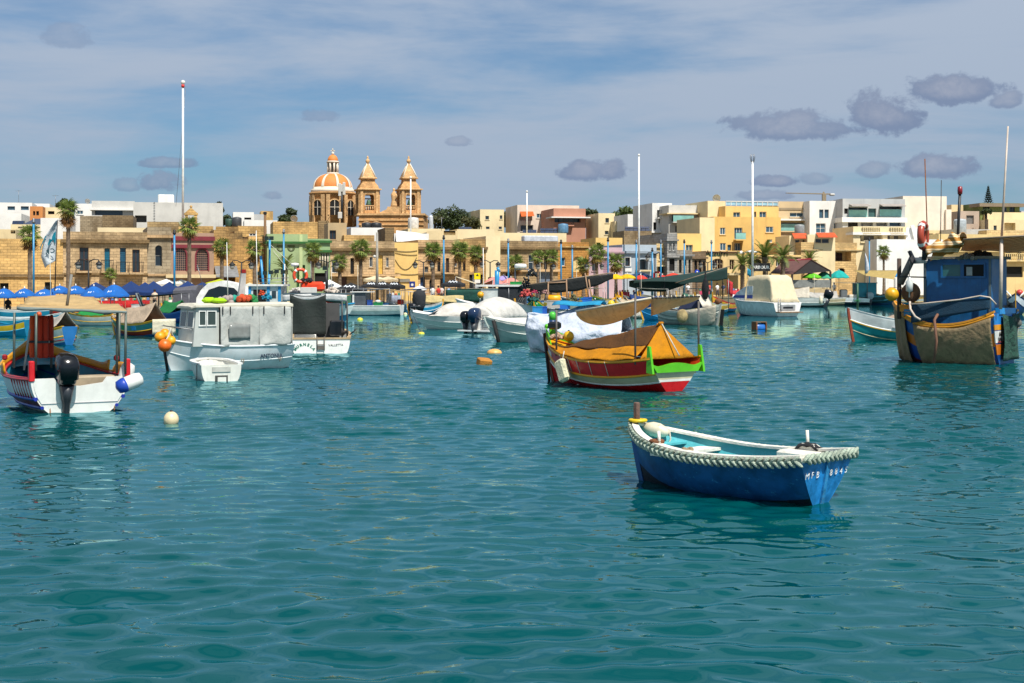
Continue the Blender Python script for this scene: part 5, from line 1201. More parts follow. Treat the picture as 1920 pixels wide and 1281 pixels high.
h = U('white stair flank of the balustraded flats', 1699, 1724, 427, WHT, 198, 8, yaw=8)
h.add(MB().prism([h.loc(1706,424,-.1),h.loc(1712,422,-.1),h.loc(1721,455,-.1),h.loc(1714,455,-.1)],(0,-.3,0)),'stair_string',WHT)
U('white terrace wall house under the balustraded flats', 1644, 1768, 449, WHT, 193, 6, yaw=8)
U('long low cream house behind the life ring',1718,1800,414,CRM2,226,8,yaw=8,wins=[(1751,424,1757,429,'w',wd),(1772,423,1786,428,'dark')])
U('old cream house with green awning behind the life ring',1716,1790,432,CRM,212,8,yaw=8,wins=[(1739,438,1750,446,'dark'),(1754,438,1762,446,'w',wd),(1773,440,1781,446,'w',wd)])
U('cream tower house with a blue roof tank on the right skyline', 1784, 1806, 384, CRM, 222, 8, yaw=8)
U('grey pink house with a grey hatch on the right skyline',1800,1836,396,plaster('#b8a492',.9),216,9,yaw=8,wins=[(1812,404,1826,420,'pane',{'g':mat('hatch_grey','#77736e',.8)})])
h=U('flats with green top storey and wide tan balcony',1838,1912,381,plaster('#74804a',.85),218,9,yaw=8,wins=[(1843,388,1856,402,'dark'),(1882,388,1888,398,'w',wd),(1893,388,1903,398,'w',{'n':(2,1),'fm':mat('frame_dark')})],corn=[(382,.5,.8,plaster('#8a7a66',.85))])
h.add(MB().box(h.sx(1844), -1.2, h.z(414, 1870), h.sx(1914), -.02, h.z(399, 1870)), 'balcony_front', CRM2)
U('tan flats with dark balcony door right of the green storey',1853,1990,412,CRM2,214,9,yaw=8,wins=[(1883,418,1904,434,'open',{'deep':1.0}),(1863,423,1869,433,'w',wd)])
U('stone garden wall house at the right edge', 1850, 1990, 432, ST_C, 206, 6, yaw=8)
U('grey house under a steel flue at the right',1788,1856,430,GRY,208,7,yaw=8,wins=[(1812,442,1822,448,'w',wd)])
U('long pale house on the far right skyline', 1915, 2040, 396, GRW, 236, 9, yaw=8)
# ------------------------------------------------------------------ the parish church: dome and twin bell towers
def church():
 YC=268; t=thing('church','honey stone church with orange ribbed dome and two pointed bell towers above the roofs','church',(0,0,0))
 HS=stone('#cc9c66',.95,.55,.26,.4); HS2=stone('#d8ae7a',.95,.6,.27,.3); DT=mat('dome_terracotta','#d8843c',.85,.7,var=.1,bump=.15,bscale=12); RB=plaster('#dcd0bc',.9,.1); DKI=mat('dark_inside')
 def px(x, y, Y=YC): return at(x, y, Y)
 k = YC / FPX
 c = px(624, 530); cx = c.x
 zz = lambda y: px(624, y).z
 R_ = 42 * k
 base=MB().lathe([(R_*1.0,zz(425)),(R_*1.0,zz(366)),(R_*1.06,zz(365)),(R_*1.06,zz(362)),(R_*.6,zz(361))],32,(cx,YC,0)).build('drum',HS,t)
 up = MB()
 up.lathe([(R_*.98,zz(362)),(R_*.97,zz(356)),(R_*.90,zz(355)),(R_*.88,zz(352)),(R_*.5,zz(351))],32,(cx,YC,0)); up.build('dome_base',RB,t)
 prof=lambda u:(R_*.84*math.cos(u*1.22)**.86+.02,zz(353)+(zz(327) - zz(353))*math.sin(u*1.22)/math.sin(1.22))
 d = MB().lathe([prof(i / 12) for i in range(13)], 32, (cx, YC, 0)).build('dome', DT, t)
 for i in range(8):
  a = i * math.pi / 4 + .38; rb = []
  for j in range(11):
   r,z=prof(j/10); r+=.06; tn=Vector((-math.sin(a),math.cos(a),0)); rd=Vector((math.cos(a),math.sin(a),0)); w_=.26 - .1*j/10; p=Vector((cx,YC,z))+rd*r
   rb.append([p - tn * w_, p - tn * w_ + rd * .14, p + tn * w_ + rd * .14, p + tn * w_])
  MB().loft(rb, True, True, False).build('dome_rib', RB, d)
 # drum windows and pilasters
 for i in range(8):
  a=-math.pi/2+.20+i*math.pi/4; M=Matrix.Translation((cx,YC,0)) @ Matrix.Rotation(a,4,'Z') @ Matrix.Translation((R_,0,0))
  z0, z1 = zz(405), zz(377); w_ = .95
  ar = [(w_ * math.cos(q * math.pi / 8), z1 - w_ + w_ * math.sin(q * math.pi / 8)) for q in range(9)]
  poly = [(w_, z0)] + ar + [(-w_, z0)]
  MB().prism([M @ Vector((-.25,y,z)) for y,z in poly],(M.to_3x3() @ Vector((.34,0,0)))).build('drum_window',DKI,t)
  f = MB(); rings = []
  for y, z in poly:
   q=1.28; rings.append([M @ Vector((.0,y,z)),M @ Vector((.2,y,z)),M @ Vector((.2,y*q,z0+(z - z0)*1.08)),M @ Vector((.0,y*q,z0+(z - z0)*1.08))])
  f.loft(rings, True, True, False).build('window_surround', HS2, t)
  mb = MB()
  for y in (-.03, ): mb.box(.1, y, z0, .16, y + .1, z1 - .1, M)
  mb.box(.1,-w_,(z0+z1)/2,.16,w_,(z0+z1)/2+.1,M); mb.build('window_bars',RB,t)['kind']='stuff'
  for da in (-.22, .22):
   M2=Matrix.Translation((cx,YC,0)) @ Matrix.Rotation(a+math.pi/8*(1.0)+da*.55,4,'Z') @ Matrix.Translation((R_,0,0))
   MB().box(-.1, -.36, zz(425), .22, .36, zz(367), M2).build('pilaster', HS2, t)
 # lantern
 rl = 11 * k
 MB().lathe([(rl*1.1,zz(328)),(rl*1.1,zz(325)),(rl,zz(324)),(rl*.5,zz(324))],20,(cx,YC,0)).build('lantern_base',RB,t)
 MB().lathe([(rl*.55,zz(325)),(rl*.55,zz(305))],16,(cx,YC,0)).build('lantern_core',mat('lantern_dark','#4a5050',.8),t)
 for i in range(8):
  a = i * math.pi / 4 + .38; x, y = cx + rl * .85 * math.cos(a), YC + rl * .85 * math.sin(a)
  MB().tube([(x, y, zz(325)), (x, y, zz(305))], .19, 8).build('lantern_column', RB, t)
 MB().lathe([(rl*.6,zz(306)),(rl*1.08,zz(305)),(rl*1.08,zz(303)),(rl*.9,zz(302))],20,(cx,YC,0)).build('lantern_cornice',RB,t)
 MB().lathe([(rl*.92*math.cos(i/8*1.5),zz(302.5)+(zz(290) - zz(302.5))*math.sin(i/8*1.5)) for i in range(9)],20,(cx,YC,0)).build('lantern_dome',DT,t)
 cr=MB(); cr.ball((cx,YC,zz(288)),.3,10,8); cr.box(cx - .08,YC - .08,zz(288),cx+.08,YC+.08,zz(278)); cr.box(cx - .42,YC - .08,zz(282),cx+.42,YC+.08,zz(283.6)); cr.build('cross',RB,t)
 # towers
 def tower(x0, x1, yv):
  cxp = (x0 + x1) / 2; w2 = (x1 - x0) / 2 * k * .80; C = px(cxp, 530); X, Yt = C.x, YC - 6
  T = Matrix.Translation((X, Yt, 0)) @ Matrix.Rotation(R(16), 4, 'Z')
  bz = lambda y: px(cxp, y, Yt).z
  o = MB()
  # belfry stage as four corner piers with openings
  zb, zt = bz(404), bz(358); pw = w2 * .52
  for sx in (1, -1):
   for sy in (1, -1): o.box(sx * w2, sy * w2, zb, sx * (w2 - pw), sy * (w2 - pw), zt, T)
  o.box(-w2, -w2, zb, w2, w2, bz(395), T); o.box(-w2 + .01, -w2 + .01, bz(366), w2 - .01, w2 - .01, zt, T)
  o.build('belfry_stage', HS, t)
  for rz in range(4):
   Q = T @ Matrix.Rotation(rz * math.pi / 2, 4, 'Z'); wo = w2 - pw; zc = bz(371); n = 8
   arch = MB()
   for sg in (-1, 1):
    pts = [(sg * wo * math.cos(i * 1.5708 / n), zc + wo * .9 * math.sin(i * 1.5708 / n)) for i in range(n + 1)]
    P=[Q @ Vector((x,-w2 - .02,z)) for x,z in pts]+[Q @ Vector((x,-w2+.5,z)) for x,z in pts]+[Q @ Vector((sg*wo,-w2 - .02,zc+wo*.9+.3)),Q @ Vector((0,-w2 - .02,zc+wo*.9+.3))]
    f=[(2*n+2,i,i+1) for i in range(n)]+[(2*n+2,n,2*n+3)]+[(i,n+1+i,n+2+i,i+1) for i in range(n)]
    arch.add(P, f if sg < 0 else [q_[::-1] for q_ in f])
   arch.build('belfry_arch', HS2, t)
   for sx in (-1,1):MB().box(sx*w2*.92,-w2 - .16,zb,sx*w2*.66,-w2+.02,zt,Q).build('pilaster',HS2,t)
   bl = MB()
   for i in range(4):bl.lathe([(.06,0),(.13,.3),(.06,.75)],6,Q @ Vector((wo*(-.75+.5*i),-w2+.2,bz(395))))
   bl.box(-wo,-w2+.08,bz(395)+.75,wo,-w2+.32,bz(395)+.9,Q); bl.build('belfry_balusters',HS2,t)['kind']='stuff'
  bell=MB().lathe([(.52,0),(.5,.12),(.38,.45),(.32,.75),(.2,.95),(.03,1.0)],14,T @ Vector((0,-w2*.55,bz(385)))).build('bell',mat('bell_bronze','#4a6a4e',.8,.5,metal=.3),t)
  MB().box(-w2,-w2*.55 - .08,bz(374.5),w2,-w2*.55+.08,bz(374.5)+.2,T).build('bell_beam',WOOD,bell)
  c_ = MB()
  def rg(r, y): return [T @ Vector((sx * r, sy * r, bz(y))) for sx, sy in ((-1, -1), (1, -1), (1, 1), (-1, 1))]
  c_.loft([rg(w2*1.04,358.5),rg(w2*1.22,357),rg(w2*1.22,355.2),rg(w2*1.0,354.5)],True,True,False); c_.loft([rg(w2*1.02,406),rg(w2*1.16,405),rg(w2*1.16,402.5),rg(w2*1.0,402)],True,True,False)
  c_.build('tower_cornice', HS2, t)
  m_=MB(); m_.loft([rg(w2*1.0,355),rg(w2*.92,350),rg(w2*.78,346),rg(w2*.66,343),rg(w2*.62,337)],True,True,False)
  m_.build('attic_stage', HS, t)
  MB().loft([rg(w2*.62,337.2),rg(w2*.82,336),rg(w2*.82,334),rg(w2*.68,333)],True,True,False).build('attic_cornice',HS2,t)
  sp=MB().loft([rg(w2*.68,333.4),rg(w2*.45,322),rg(w2*.10,307.5)],True,True,False).build('spire',HS2,t)
  for sx, sy in ((-1, -1), (1, -1), (1, 1), (-1, 1)):
   MB().tube([T @ Vector((sx*w2*q,sy*w2*q,bz(y))) for q,y in ((.69,333),(.46,322),(.11,307.5))],.12,5).build('spire_edge',RB,sp)
  MB().lathe([(.14,0),(.2,.1),(.42,.5),(.3,.8),(.12,.95),(.2,1.2),(.03,1.5)],10,T @ Vector((0,0,bz(307.5)))).build('finial',HS2,t)
 tower(673, 718, 0); tower(748, 793, 1)
 # west front block between the towers, with statue and parapet
 f=MB(); A,Bp=px(673,530,YC - 8),px(794,530,YC - 8); za=px(700,404,YC - 8).z; f.box(A.x,YC - 8.2,4,Bp.x,YC+6,za); f.build('front_block',HS,t)
 f = MB(); f.box(A.x - .3, YC - 8.5, za, Bp.x + .3, YC + 2, za + .35); f.build('front_cornice', HS2, t)
 for y0,y1 in ((412,414),(421,422.5)):f=MB(); f.box(A.x - .15,YC - 8.4,px(700,y1,YC - 8).z,Bp.x+.15,YC - 8.21,px(700,y0,YC - 8).z); f.build('string_course',HS2,t)
 for x_ in (688, 706): 
  c0=px(x_,414,YC - 8); rg_=[(c0.x+1.1*math.cos(i*math.pi/8),c0.z - 1.2+1.1*math.sin(i*math.pi/8)) for i in range(9)]
  MB().prism([(x, YC - 8.45, z) for x, z in rg_], (0, .22, 0)).build('blind_arch', HS2, t)
 x=px(738,400,YC - 8).x; pz=[za+.35,za+2.6]; MB().prism([(x - 3.0,YC - 8,za+.35),(x+3.0,YC - 8,za+.35),(x+1.3,YC - 8,za+1.1),(x+1.1,YC - 8,za+1.6),(x - 1.1,YC - 8,za+1.6),(x - 1.3,YC - 8,za+1.1)],(0,1.2,0)).build('pediment',HS2,t)
 s_=thing('statue','robed stone statue standing on the pediment between the bell towers','statue',(x,YC - 7.4,za+1.6))
 MB().lathe([(.62,0),(.6,.3),(.42,1.1),(.5,1.9),(.55,2.3),(.25,2.75),(.17,2.85),(.24,3.05),(.22,3.25),(.05,3.42)],12,sx=1,sy=.8).build('figure',HS2,s_)
 MB().tube([(.4, -.1, 2.3), (.62, -.35, 1.9), (.45, -.5, 1.6)], .13, 7).build('arm', HS2, s_)
church()
# antenna mast in front of the dome
m_=thing('antenna_mast','dark guyed mobile phone mast with white panels in front of the church dome','antenna',at(641,418,174))
k = 174 / FPX
MB().tube([(0, 0, 0), (0, 0, 62 * k)], .14, 7).build('mast', DARK, m_)
for dx,z0,z1 in ((-.25,50,74),(.28,52,76),(.05,58,72)):MB().bbox((dx,-.15,(z0+z1)/2*k),(.34,.16,(z1 - z0)*k),.04).build('antenna_panel',GRW,m_)
for dx in (-2.0, 1.4): MB().tube([(0, 0, 46 * k), (dx, .3, 0)], .025, 4).build('guy_wire', DARK, m_)
MB().bbox((-.2, -.2, 14 * k), (.5, .3, .8), .05).build('equipment_box', GRW, m_)
# ------------------------------------------------------------------ palms
def leaf_mat(name, c0, c1, k=.8):
 if name in MATS: return MATS[name]
 m, t, b = base_mat(name); tc = t.new('ShaderNodeTexCoord').outputs['Object']
 oi = t.new('ShaderNodeObjectInfo').outputs['Random']
 f=t.math('ADD',t.math('MULTIPLY',t.noise(tc,1.1,4,.6),.8),t.math('MULTIPLY',t.noise(tc,7,2),.35))
 t.put(t.mix(t.ramp(f,.35,.8),lin(c0,k),lin(c1,k)),b.inputs['Base Color']); b.inputs['Roughness'].default_value=.65
 tr=t.new('ShaderNodeBsdfTranslucent'); t.put(lin(c1,k),tr.inputs[0]); mx=t.new('ShaderNodeMixShader'); mx.inputs[0].default_value=.18
 t.l.new(b.outputs[0],mx.inputs[1]); t.l.new(tr.outputs[0],mx.inputs[2]); t.l.new(mx.outputs[0],t.n['Material Output'].inputs[0])
 MATS[name] = m; return m
FR_G=leaf_mat('fan_frond','#2c4318','#8a9a40',1.0); FR_Y=leaf_mat('fan_frond_yellow','#4a4a18','#b8983c'); FR_D=leaf_mat('dead_frond','#4a3420','#a8763c'); DATE=leaf_mat('date_frond','#22360f','#7c8a34')
BARK = mat('palm_bark', '#7d6a56', .75, .95, var=.3, scale=5, bump=.8, bscale=12)
def fan_frond(L, droop, seed):
 r=random.Random(seed); b=MB(); pts=[Vector((L*.5*i/4,0,-droop*.25*(i/4)**2)) for i in range(5)]
 b.tube(pts, .022, 4); o = pts[-1]; n = 13
 for i in range(n):
  a=(i/(n - 1) - .5)*4.0; l=L*.62*(1 - .25*abs(i/(n - 1) - .5))*r.uniform(.9,1.08); d=Vector((math.cos(a),math.sin(a),0)); s_=Vector((-d.y,d.x,0))
  m=o+d*l*.6+Vector((0,0,-.05 - droop*.18)); e=o+d*l+Vector((0,0,-.12 - droop*r.uniform(.35,.6)))
  b.add([o,m+s_*.055+Vector((0,0,.03)),e,m - s_*.055+Vector((0,0,.03)),m],[(0,4,1),(1,4,2),(0,3,4),(4,3,2)])
 return b
def date_frond(L, droop, seed):
 r = random.Random(seed); b = MB(); P = []
 for i in range(11):u=i/10; P.append(Vector((L*(u - .15*droop*u*u),0,L*(.35*u - .62*droop*u*u))))
 b.tube(P, .03, 4, True, .008)
 for i in range(2, 44):
  u=i/44; k=u*10; j=min(int(k),9); p=P[j].lerp(P[j+1],k - j); tg=(P[j+1] - P[j]).normalized(); l=.52*math.sin(math.pi*(.12+.84*u))**.6*L/2.4
  for sg in (1, -1):
   d=(tg*.65+Vector((0,sg*.7,.18+r.uniform(-.1,.1)))).normalized(); e=p+d*l+Vector((0,0,-.08)); w_=tg*.028
   b.add([p - w_, p + w_, e], [(0, 1, 2)])
 return b
FANS=[fan_frond(1.15,d,i).mesh('frond',FR_G) for i,d in enumerate((.25,.5,.8))]; FANY=fan_frond(1.1,1.0,5).mesh('frond',FR_Y); DEAD=[fan_frond(1.0,1.6,9).mesh('dead_frond',FR_D)]
DATES = [date_frond(2.4, d, i).mesh('frond', DATE) for i, d in enumerate((.5, .8, 1.1))]
def put(me, name, parent, M):
 o = bpy.data.objects.new(name, me); COL.objects.link(o); o.parent = parent; o.matrix_local = M; return o
def palm(label, px, cy, by, Y, rad=20, skirt=6, lean=0.0, tw=.17, date=False, n=24, seed=1):
 r=random.Random(seed); k=Y/FPX; zt=at(px,cy,Y).z; X=at(px,cy,Y).x; zb=min(at(px,by,Y).z,qz(px)+.12)
 t = thing('palm_tree', label, 'palm tree', (X - lean, Y, zb)); H = zt - zb
 b = MB(); rings = []; N_ = 26
 for i in range(N_ + 1):
  u=i/N_; rr=tw*(1.25 - .35*min(u*3,1))*(1.0+.12*(i % 2))*(1+(.35 if u>.86 else 0)); p=Vector((lean*u**1.5,0,H*u))
  rings.append([p + Vector((rr * math.cos(a * .785), rr * math.sin(a * .785), 0)) for a in range(8)])
 b.loft(rings, True, True, False); b.build('trunk', BARK, t)
 if skirt:
  q = MB()
  for i in range(22):a=i*2.4; z=H - .15 - .035*i; q.cbox((lean+(tw*1.25)*math.cos(a),tw*1.25*math.sin(a),z),(.08,.14,.3),a,0,-.35)
  q.build('leaf_bases', mat('leaf_base', '#5a432c', .75, .95, var=.4, bump=.5), t)['kind'] = 'stuff'
 s_ = rad * k / 1.05 if not date else rad * k / 2.0
 for i in range(n):
  u=(i+.5)/n; a=i*2.39996+r.uniform(-.2,.2); el_=R(80 - 115*u+r.uniform(-8,8)) if not date else R(62 - 75*u+r.uniform(-8,8))
  M=Matrix.Translation((lean,0,H)) @ Matrix.Rotation(a,4,'Z') @ Matrix.Rotation(-el_,4,'Y') @ Matrix.Scale(s_*r.uniform(.85,1.1),4)
  if date: put(DATES[min(int(u * 3), 2)], 'frond', t, M)
  else: put(FANS[min(int(u * 3.2), 2)] if u < .82 else FANY, 'frond', t, M)
 for i in range(skirt):
  a=i*2.39996+.5; M=Matrix.Translation((lean,0,H - .18 - .05*i)) @ Matrix.Rotation(a,4,'Z') @ Matrix.Rotation(R(52+10*(i % 3)),4,'Y') @ Matrix.Scale(s_*.9,4)
  put(DEAD[0], 'dead_frond', t, M)
 return t
for i, a in enumerate([
 ('fan palm at the far left before the golden warehouse',56,440,552,122,20,7),('very tall fan palm left of the blue shuttered house, its crown up on the skyline',128,392,545,127,19,12),('small young fan palm above the blue parasols',207,514,545,127,12,0),
 ('slim fan palm before the maroon arched windows',355,424,545,130,19,3),('fan palm before the golden ragged house, left of the twin lamp',416,464,545,134,18,2),('fan palm with brown skirt right of the twin lamp',477,467,545,137,17,8),
 ('fan palm before the green annexe gate',586,470,545,142,17,5),('short fan palm before the sand stone house',637,491,545,142,16,2),('fan palm with pale trunk left of the concrete pole',676,466,548,144,20,3),
 ('fan palm with long pale trunk right of the cream yellow house',812,470,560,150,19,4),('broad fan palm behind the black gazebo',862,470,548,153,19,3),('fan palm with hanging brown skirt beside the warning sign',892,474,548,154,15,10),
 ('thin fan palm before the shady stone house, left of its twin',1009,482,545,158,14,2),('thin fan palm before the shady stone house, right of its twin',1034,481,545,158,15,2),('bushy fan palm left of the twin thin palms',966,492,545,158,16,5),
 ('fan palm before the orange stone house, beside the lilac house',1119,474,540,163,18,3),('fan palm before the lilac house at its right corner',1155,490,540,164,17,3),('low fan palm under the arched niche of the orange stone house',1094,496,540,163,15,2),('small fan palm before the white seafront flats',1657,472,530,187,13,2)]):
 palm(a[0], a[1], a[2], a[3], a[4], a[5], a[6], seed=i, tw=.15 if a[5] < 15 else .19)
for i,a in enumerate([('spreading date palm left of the white flag pole on the quay',1392,498,540,178,26),('tall date palm in front of the harbour sign',1434,482,540,179,34),('date palm right of the harbour sign',1468,484,540,181,30),('small date palm behind the red roofed pavilion',1518,490,535,192,22),('date palm close behind the white flag pole',1408,488,540,181,22),('wide bronze date palm before the lime green house',533,506,545,141,32)]):
 palm(a[0], a[1], a[2], a[3], a[4], a[5], 0, tw=.28, date=True, n=26, seed=40 + i)
# ------------------------------------------------------------------ trees on the hill
def tree(label,px,top,bot,wpx,Y,c=('#10200c','#4c5c2a'),n=2600,name='tree',lobes=9,seed=1,leaf=.34):
 r = random.Random(seed); k = Y / FPX; X = at(px, top, Y).x; zt = at(px, top, Y).z; zb = ground_z(px, Y) - .5
 t = thing(name, label, 'tree', (X, Y, zb)); H = zt - zb; hc = (bot - top) * k; Rw = wpx * k / 2
 b = MB(); b.tube([(0, 0, 0), (.1, 0, (H - hc) * .6), (0, .1, H - hc * .55)], .32, 8, True, .18)
 L = []
 for i in range(lobes):
  a=i*2.4; q=math.sqrt((i+.5)/lobes)*.72; L.append((Vector((Rw*q*math.cos(a),Rw*q*math.sin(a)*.9,H - hc*(.50+.16*q*q+r.uniform(-.22,.34)))),Rw*r.uniform(.30,.46)))
  b.tube([(0, .05, H - hc * .75), tuple(L[-1][0])], .12, 5, True, .04)
 b.build('trunk', mat('tree_bark', '#4a3b2c', .7, .95, bump=.6), t)
 q = MB(); vs = []; fs = []
 for i in range(n):
  c0, rr = L[r.randrange(lobes)]
  d=Vector((r.gauss(0,1),r.gauss(0,1),r.gauss(0,1))).normalized(); rad=rr*(r.random()**.35)*(1+.25*noise.noise(d*2.2+c0*.3))
  p = c0 + Vector((d.x, d.y, d.z * min(hc / Rw * .75, 1.0))) * rad
  if p.z > H: p.z = H - r.random() * .3
  u=Vector((r.gauss(0,1),r.gauss(0,1),r.gauss(0,.6))).normalized(); v=u.cross(d); v=v.normalized() if v.length>.01 else Vector((0,0,1)); s_=leaf*r.uniform(.6,1.2)
  o=len(vs); vs+=[p - u*s_,p+v*s_*.45,p+u*s_,p - v*s_*.45]; fs.append((o,o+1,o+2,o+3))
 q.add(vs, fs); q.build('crown', leaf_mat('leaves_' + c[0] + c[1], *c, k=.85), t)['kind'] = 'stuff'
 return t
tree('dark bushy tree behind the white villas at the left', 124, 369, 392, 40, 262, n=1500, seed=2)
tree('tree peeping over the right end of the tall grey block',406,375,402,26,262,n=1300,seed=3); tree('dark evergreen beside the right edge of the tall grey block',426,399,424,26,250,n=1300,seed=4)
tree('feathery tree left of the church dome', 537, 384, 424, 38, 262, n=1500, seed=5, leaf=.4)
tree('wide round carob tree right of the church towers',847,385,432,70,262,n=3600,lobes=13,seed=6); tree('low dry shrub tree beside the carob tree',882,404,432,40,250,c=('#2a3018','#6a6a38'),n=1500,seed=7)
tree('dark tree between the cream block and the pink apartments',957,388,432,46,266,n=2600,seed=8); tree('dark tree at the right end of the pink apartments',1103,384,432,44,266,n=2600,seed=9)
tree('leafy round tree on the skyline above the yellow house',1164,376,426,54,262,c=('#1a2e10','#6a7c34'),n=3400,lobes=12,seed=10); tree('small dark shrub tree left of the laundry balcony house',1207,392,404,26,256,n=900,seed=11)
tree('low garden bush tree below the green top storey',1849,391,402,24,214,n=700,seed=12,leaf=.25); tree('dry bush on the hill below the carob tree',815,402,420,30,256,c=('#2a3018','#6a6a38'),n=900,seed=13)
tree('slender cypress showing between the statue and the right bell tower',745,361,400,7,300,n=900,seed=14,lobes=5)
def araucaria():
 Y=252; k=Y/FPX; p=at(1853,382,Y); t=thing('norfolk_pine','tiered norfolk island pine on the right skyline','tree',(p.x,Y,p.z - 6)); H=6+35*k
 MB().tube([(0,0,0),(0,0,H)],.14,6,True,.03).build('trunk',mat('tree_bark'),t); m=leaf_mat('norfolk','#101c14','#33463a')
 for i in range(9):
  z = 6 + i * 3.7 * k; rr = (10.5 - i * 1.05) * k; b = MB()
  for j in range(9):
   a=j*.698+i; d=Vector((math.cos(a),math.sin(a),0)); s_=Vector((-d.y,d.x,0)); o=Vector((0,0,z))
   b.add([o,o+d*rr*.6+s_*.16+Vector((0,0,.02)),o+d*rr+Vector((0,0,.32)),o+d*rr*.6 - s_*.16+Vector((0,0,.02)),o+d*rr*.6+Vector((0,0,-.14))],[(0,4,1),(1,4,2),(0,3,4),(4,3,2)])
  b.build('branch_tier', m, t)
araucaria()
# ------------------------------------------------------------------ poles, lamps, flags
BLUEP = paint('#2a86b4', .85)
for i,(px,ty,Y,lab) in enumerate([(63,418,119,'slim blue festival pole beside the far left palm'),(327,439,124,'blue festival pole before the niche house and maroon house'),(532,437,138,'blue festival pole before the round vents of the green house'),(832,448,147,'blue festival pole between the two palms right of the cream yellow house'),(953,454,152,'blue festival pole at the left corner of the shady stone house'),(1052,456,156,'blue festival pole at the left corner of the orange stone house'),(1073,466,157,'shorter blue festival pole before the arched niche'),(1140,452,160,'blue festival pole before the lilac house'),(1193,456,163,'blue festival pole at the middle of the pale blue house'),(1223,471,166,'thick blue festival pole at the right corner of the pale blue house'),(1239,456,165,'blue festival pole before the narrow tan shop front'),(1283,455,169,'blue festival pole before the low grey stone house'),(1334,456,173,'blue festival pole at the left edge of the cafe front'),(1630,451,186,'thin blue festival pole before the yellow limestone storey')]):
 p=at(px,ty,Y); zb=qz(px); t=thing('festival_pole',lab,'pole',(p.x,Y,zb),0,'blue festival poles along the quay'); H=p.z - zb
 MB().tube([(0, 0, 0), (0, 0, H)], .105 if px != 1223 else .16, 8, True, .085).build('shaft', BLUEP, t)
 MB().lathe([(.14,0),(.16,.12),(.09,.2),(.12,.34),(.03,.42)],8,(0,0,H - .02)).build('lamp_head',DARK if i % 2 else STEEL,t)
for i,(px,ty,by,Y,r_,lab) in enumerate([(343,158,440,152,.13,'tallest white flag pole with ball and red band, rising above the maroon house'),(770,336,450,176,.10,'thin white flag pole in front of the right bell tower'),(1198,294,520,170,.12,'white flag pole rising above the pale blue house'),(1411,303,530,177,.15,'thick white flag pole with metal cage top beside the date palms'),(988,362,438,194,.10,'short white flag pole before the pink apartments')]):
 p=at(px,ty,Y); q=at(px,by,Y); t=thing('flag_pole',lab,'flag pole',(p.x,Y,q.z),0,'white flag poles'); H=p.z - q.z
 MB().tube([(0, 0, 0), (0, 0, H)], r_, 10, True, r_ * .8).build('shaft', paint('#f0efea', .9), t)
 if i == 3:
  c = MB()
  for j in range(6):a=j*1.047; c.tube([(.3*math.cos(a)*.6,.3*math.sin(a)*.6,H - .1),(.3*math.cos(a),.3*math.sin(a),H+.5),(.24*math.cos(a),.24*math.sin(a),H+.9)],.03,4)
  c.build('top_cage', STEEL, t)
 else: MB().ball((0, 0, H + .2), .24 if i == 0 else .15, 12, 8).build('top_ball', WHITE, t)
 if i==0:MB().lathe([(.18,0),(.18,.3)],10,(0,0,H - .35)).build('red_band',paint('#c0281c'),t); MB().tube([(.3,0,H - .2),(-1.6*0 - .75,0,3.0)],.018,4).build('halyard',STEEL,t)
p=at(707,436,143); t=thing('utility_pole','grey concrete utility pole before the sunlit yellow door','pole',(p.x,143,qz(707))); MB().tube([(0,0,0),(0,0,p.z - qz(707))],.16,8,True,.11).build('shaft',mat('concrete_pole','#9a958a',.85,.9),t); MB().ball((-.25,-.1,(p.z - qz(707))*.66),.16,8,6).build('lamp',GRW,t)
p=at(497,400,150); t=thing('utility_pole','wooden utility pole behind the blue crane of the fishing boat','pole',(p.x,150,qz(497))); MB().tube([(0,0,0),(0,0,p.z - qz(497))],.17,8,True,.13).build('shaft',WOOD,t); MB().bbox((0,0,p.z - qz(497)),(.34,.3,.3),.04).build('cap',DARK,t)
lampP = None
for i,(px,ty,Y,lab) in enumerate([(166,487,117,'twin armed black street lamp before the blue shuttered house'),(453,489,129,'twin armed black street lamp before the grey lean to roof'),(614,489,137,'twin armed black street lamp before the green annexe'),(794,489,146,'twin armed black street lamp at the edge of the cream yellow house'),(919,489,152,'twin armed black street lamp before the narrow tall cream house'),(1023,493,156,'twin armed black street lamp between the twin thin palms'),(1114,493,160,'twin armed black street lamp before the lilac house'),(1228,474,166,'tall twin armed black street lamp beside the thick blue pole'),(1327,490,173,'twin armed black street lamp at the left of the cafe arch')]):
 p = at(px, ty, Y); zb = qz(px); H = p.z - zb
 if lampP is None:
  lampP = t = thing('street_lamp', lab, 'street lamp', (p.x, Y, zb), 0, 'black street lamps along the quay')
  MB().tube([(0,0,0),(0,0,3.9)],.085,8,True,.06).build('post',IRON,t); MB().lathe([(.2,0),(.2,.1),(.12,.25),(.1,.6)],10).build('base',IRON,t)
  for sg in (1, -1):
   a=MB().tube([(0,0,3.8),(sg*.4,0,4.02),(sg*.8,0,4.0),(sg*.86,0,3.85)],.045,6).build('arm',IRON,t)
   MB().lathe([(.04,.1),(.3,-.12),(.32,-.18),(.26,-.19)],12,(sg*.86,0,3.8)).build('shade',IRON,a); MB().lathe([(.2,0),(.24,-.12),(.14,-.34),(.03,-.38)],12,(sg*.86,0,3.62)).build('lantern_glass',mat('lantern_glass','#b8b4a8',.8,.2),a)
 else: t = dup(lampP, (p.x, Y, zb), 0, lab)
 t.scale = (1, 1, H / 4.0)
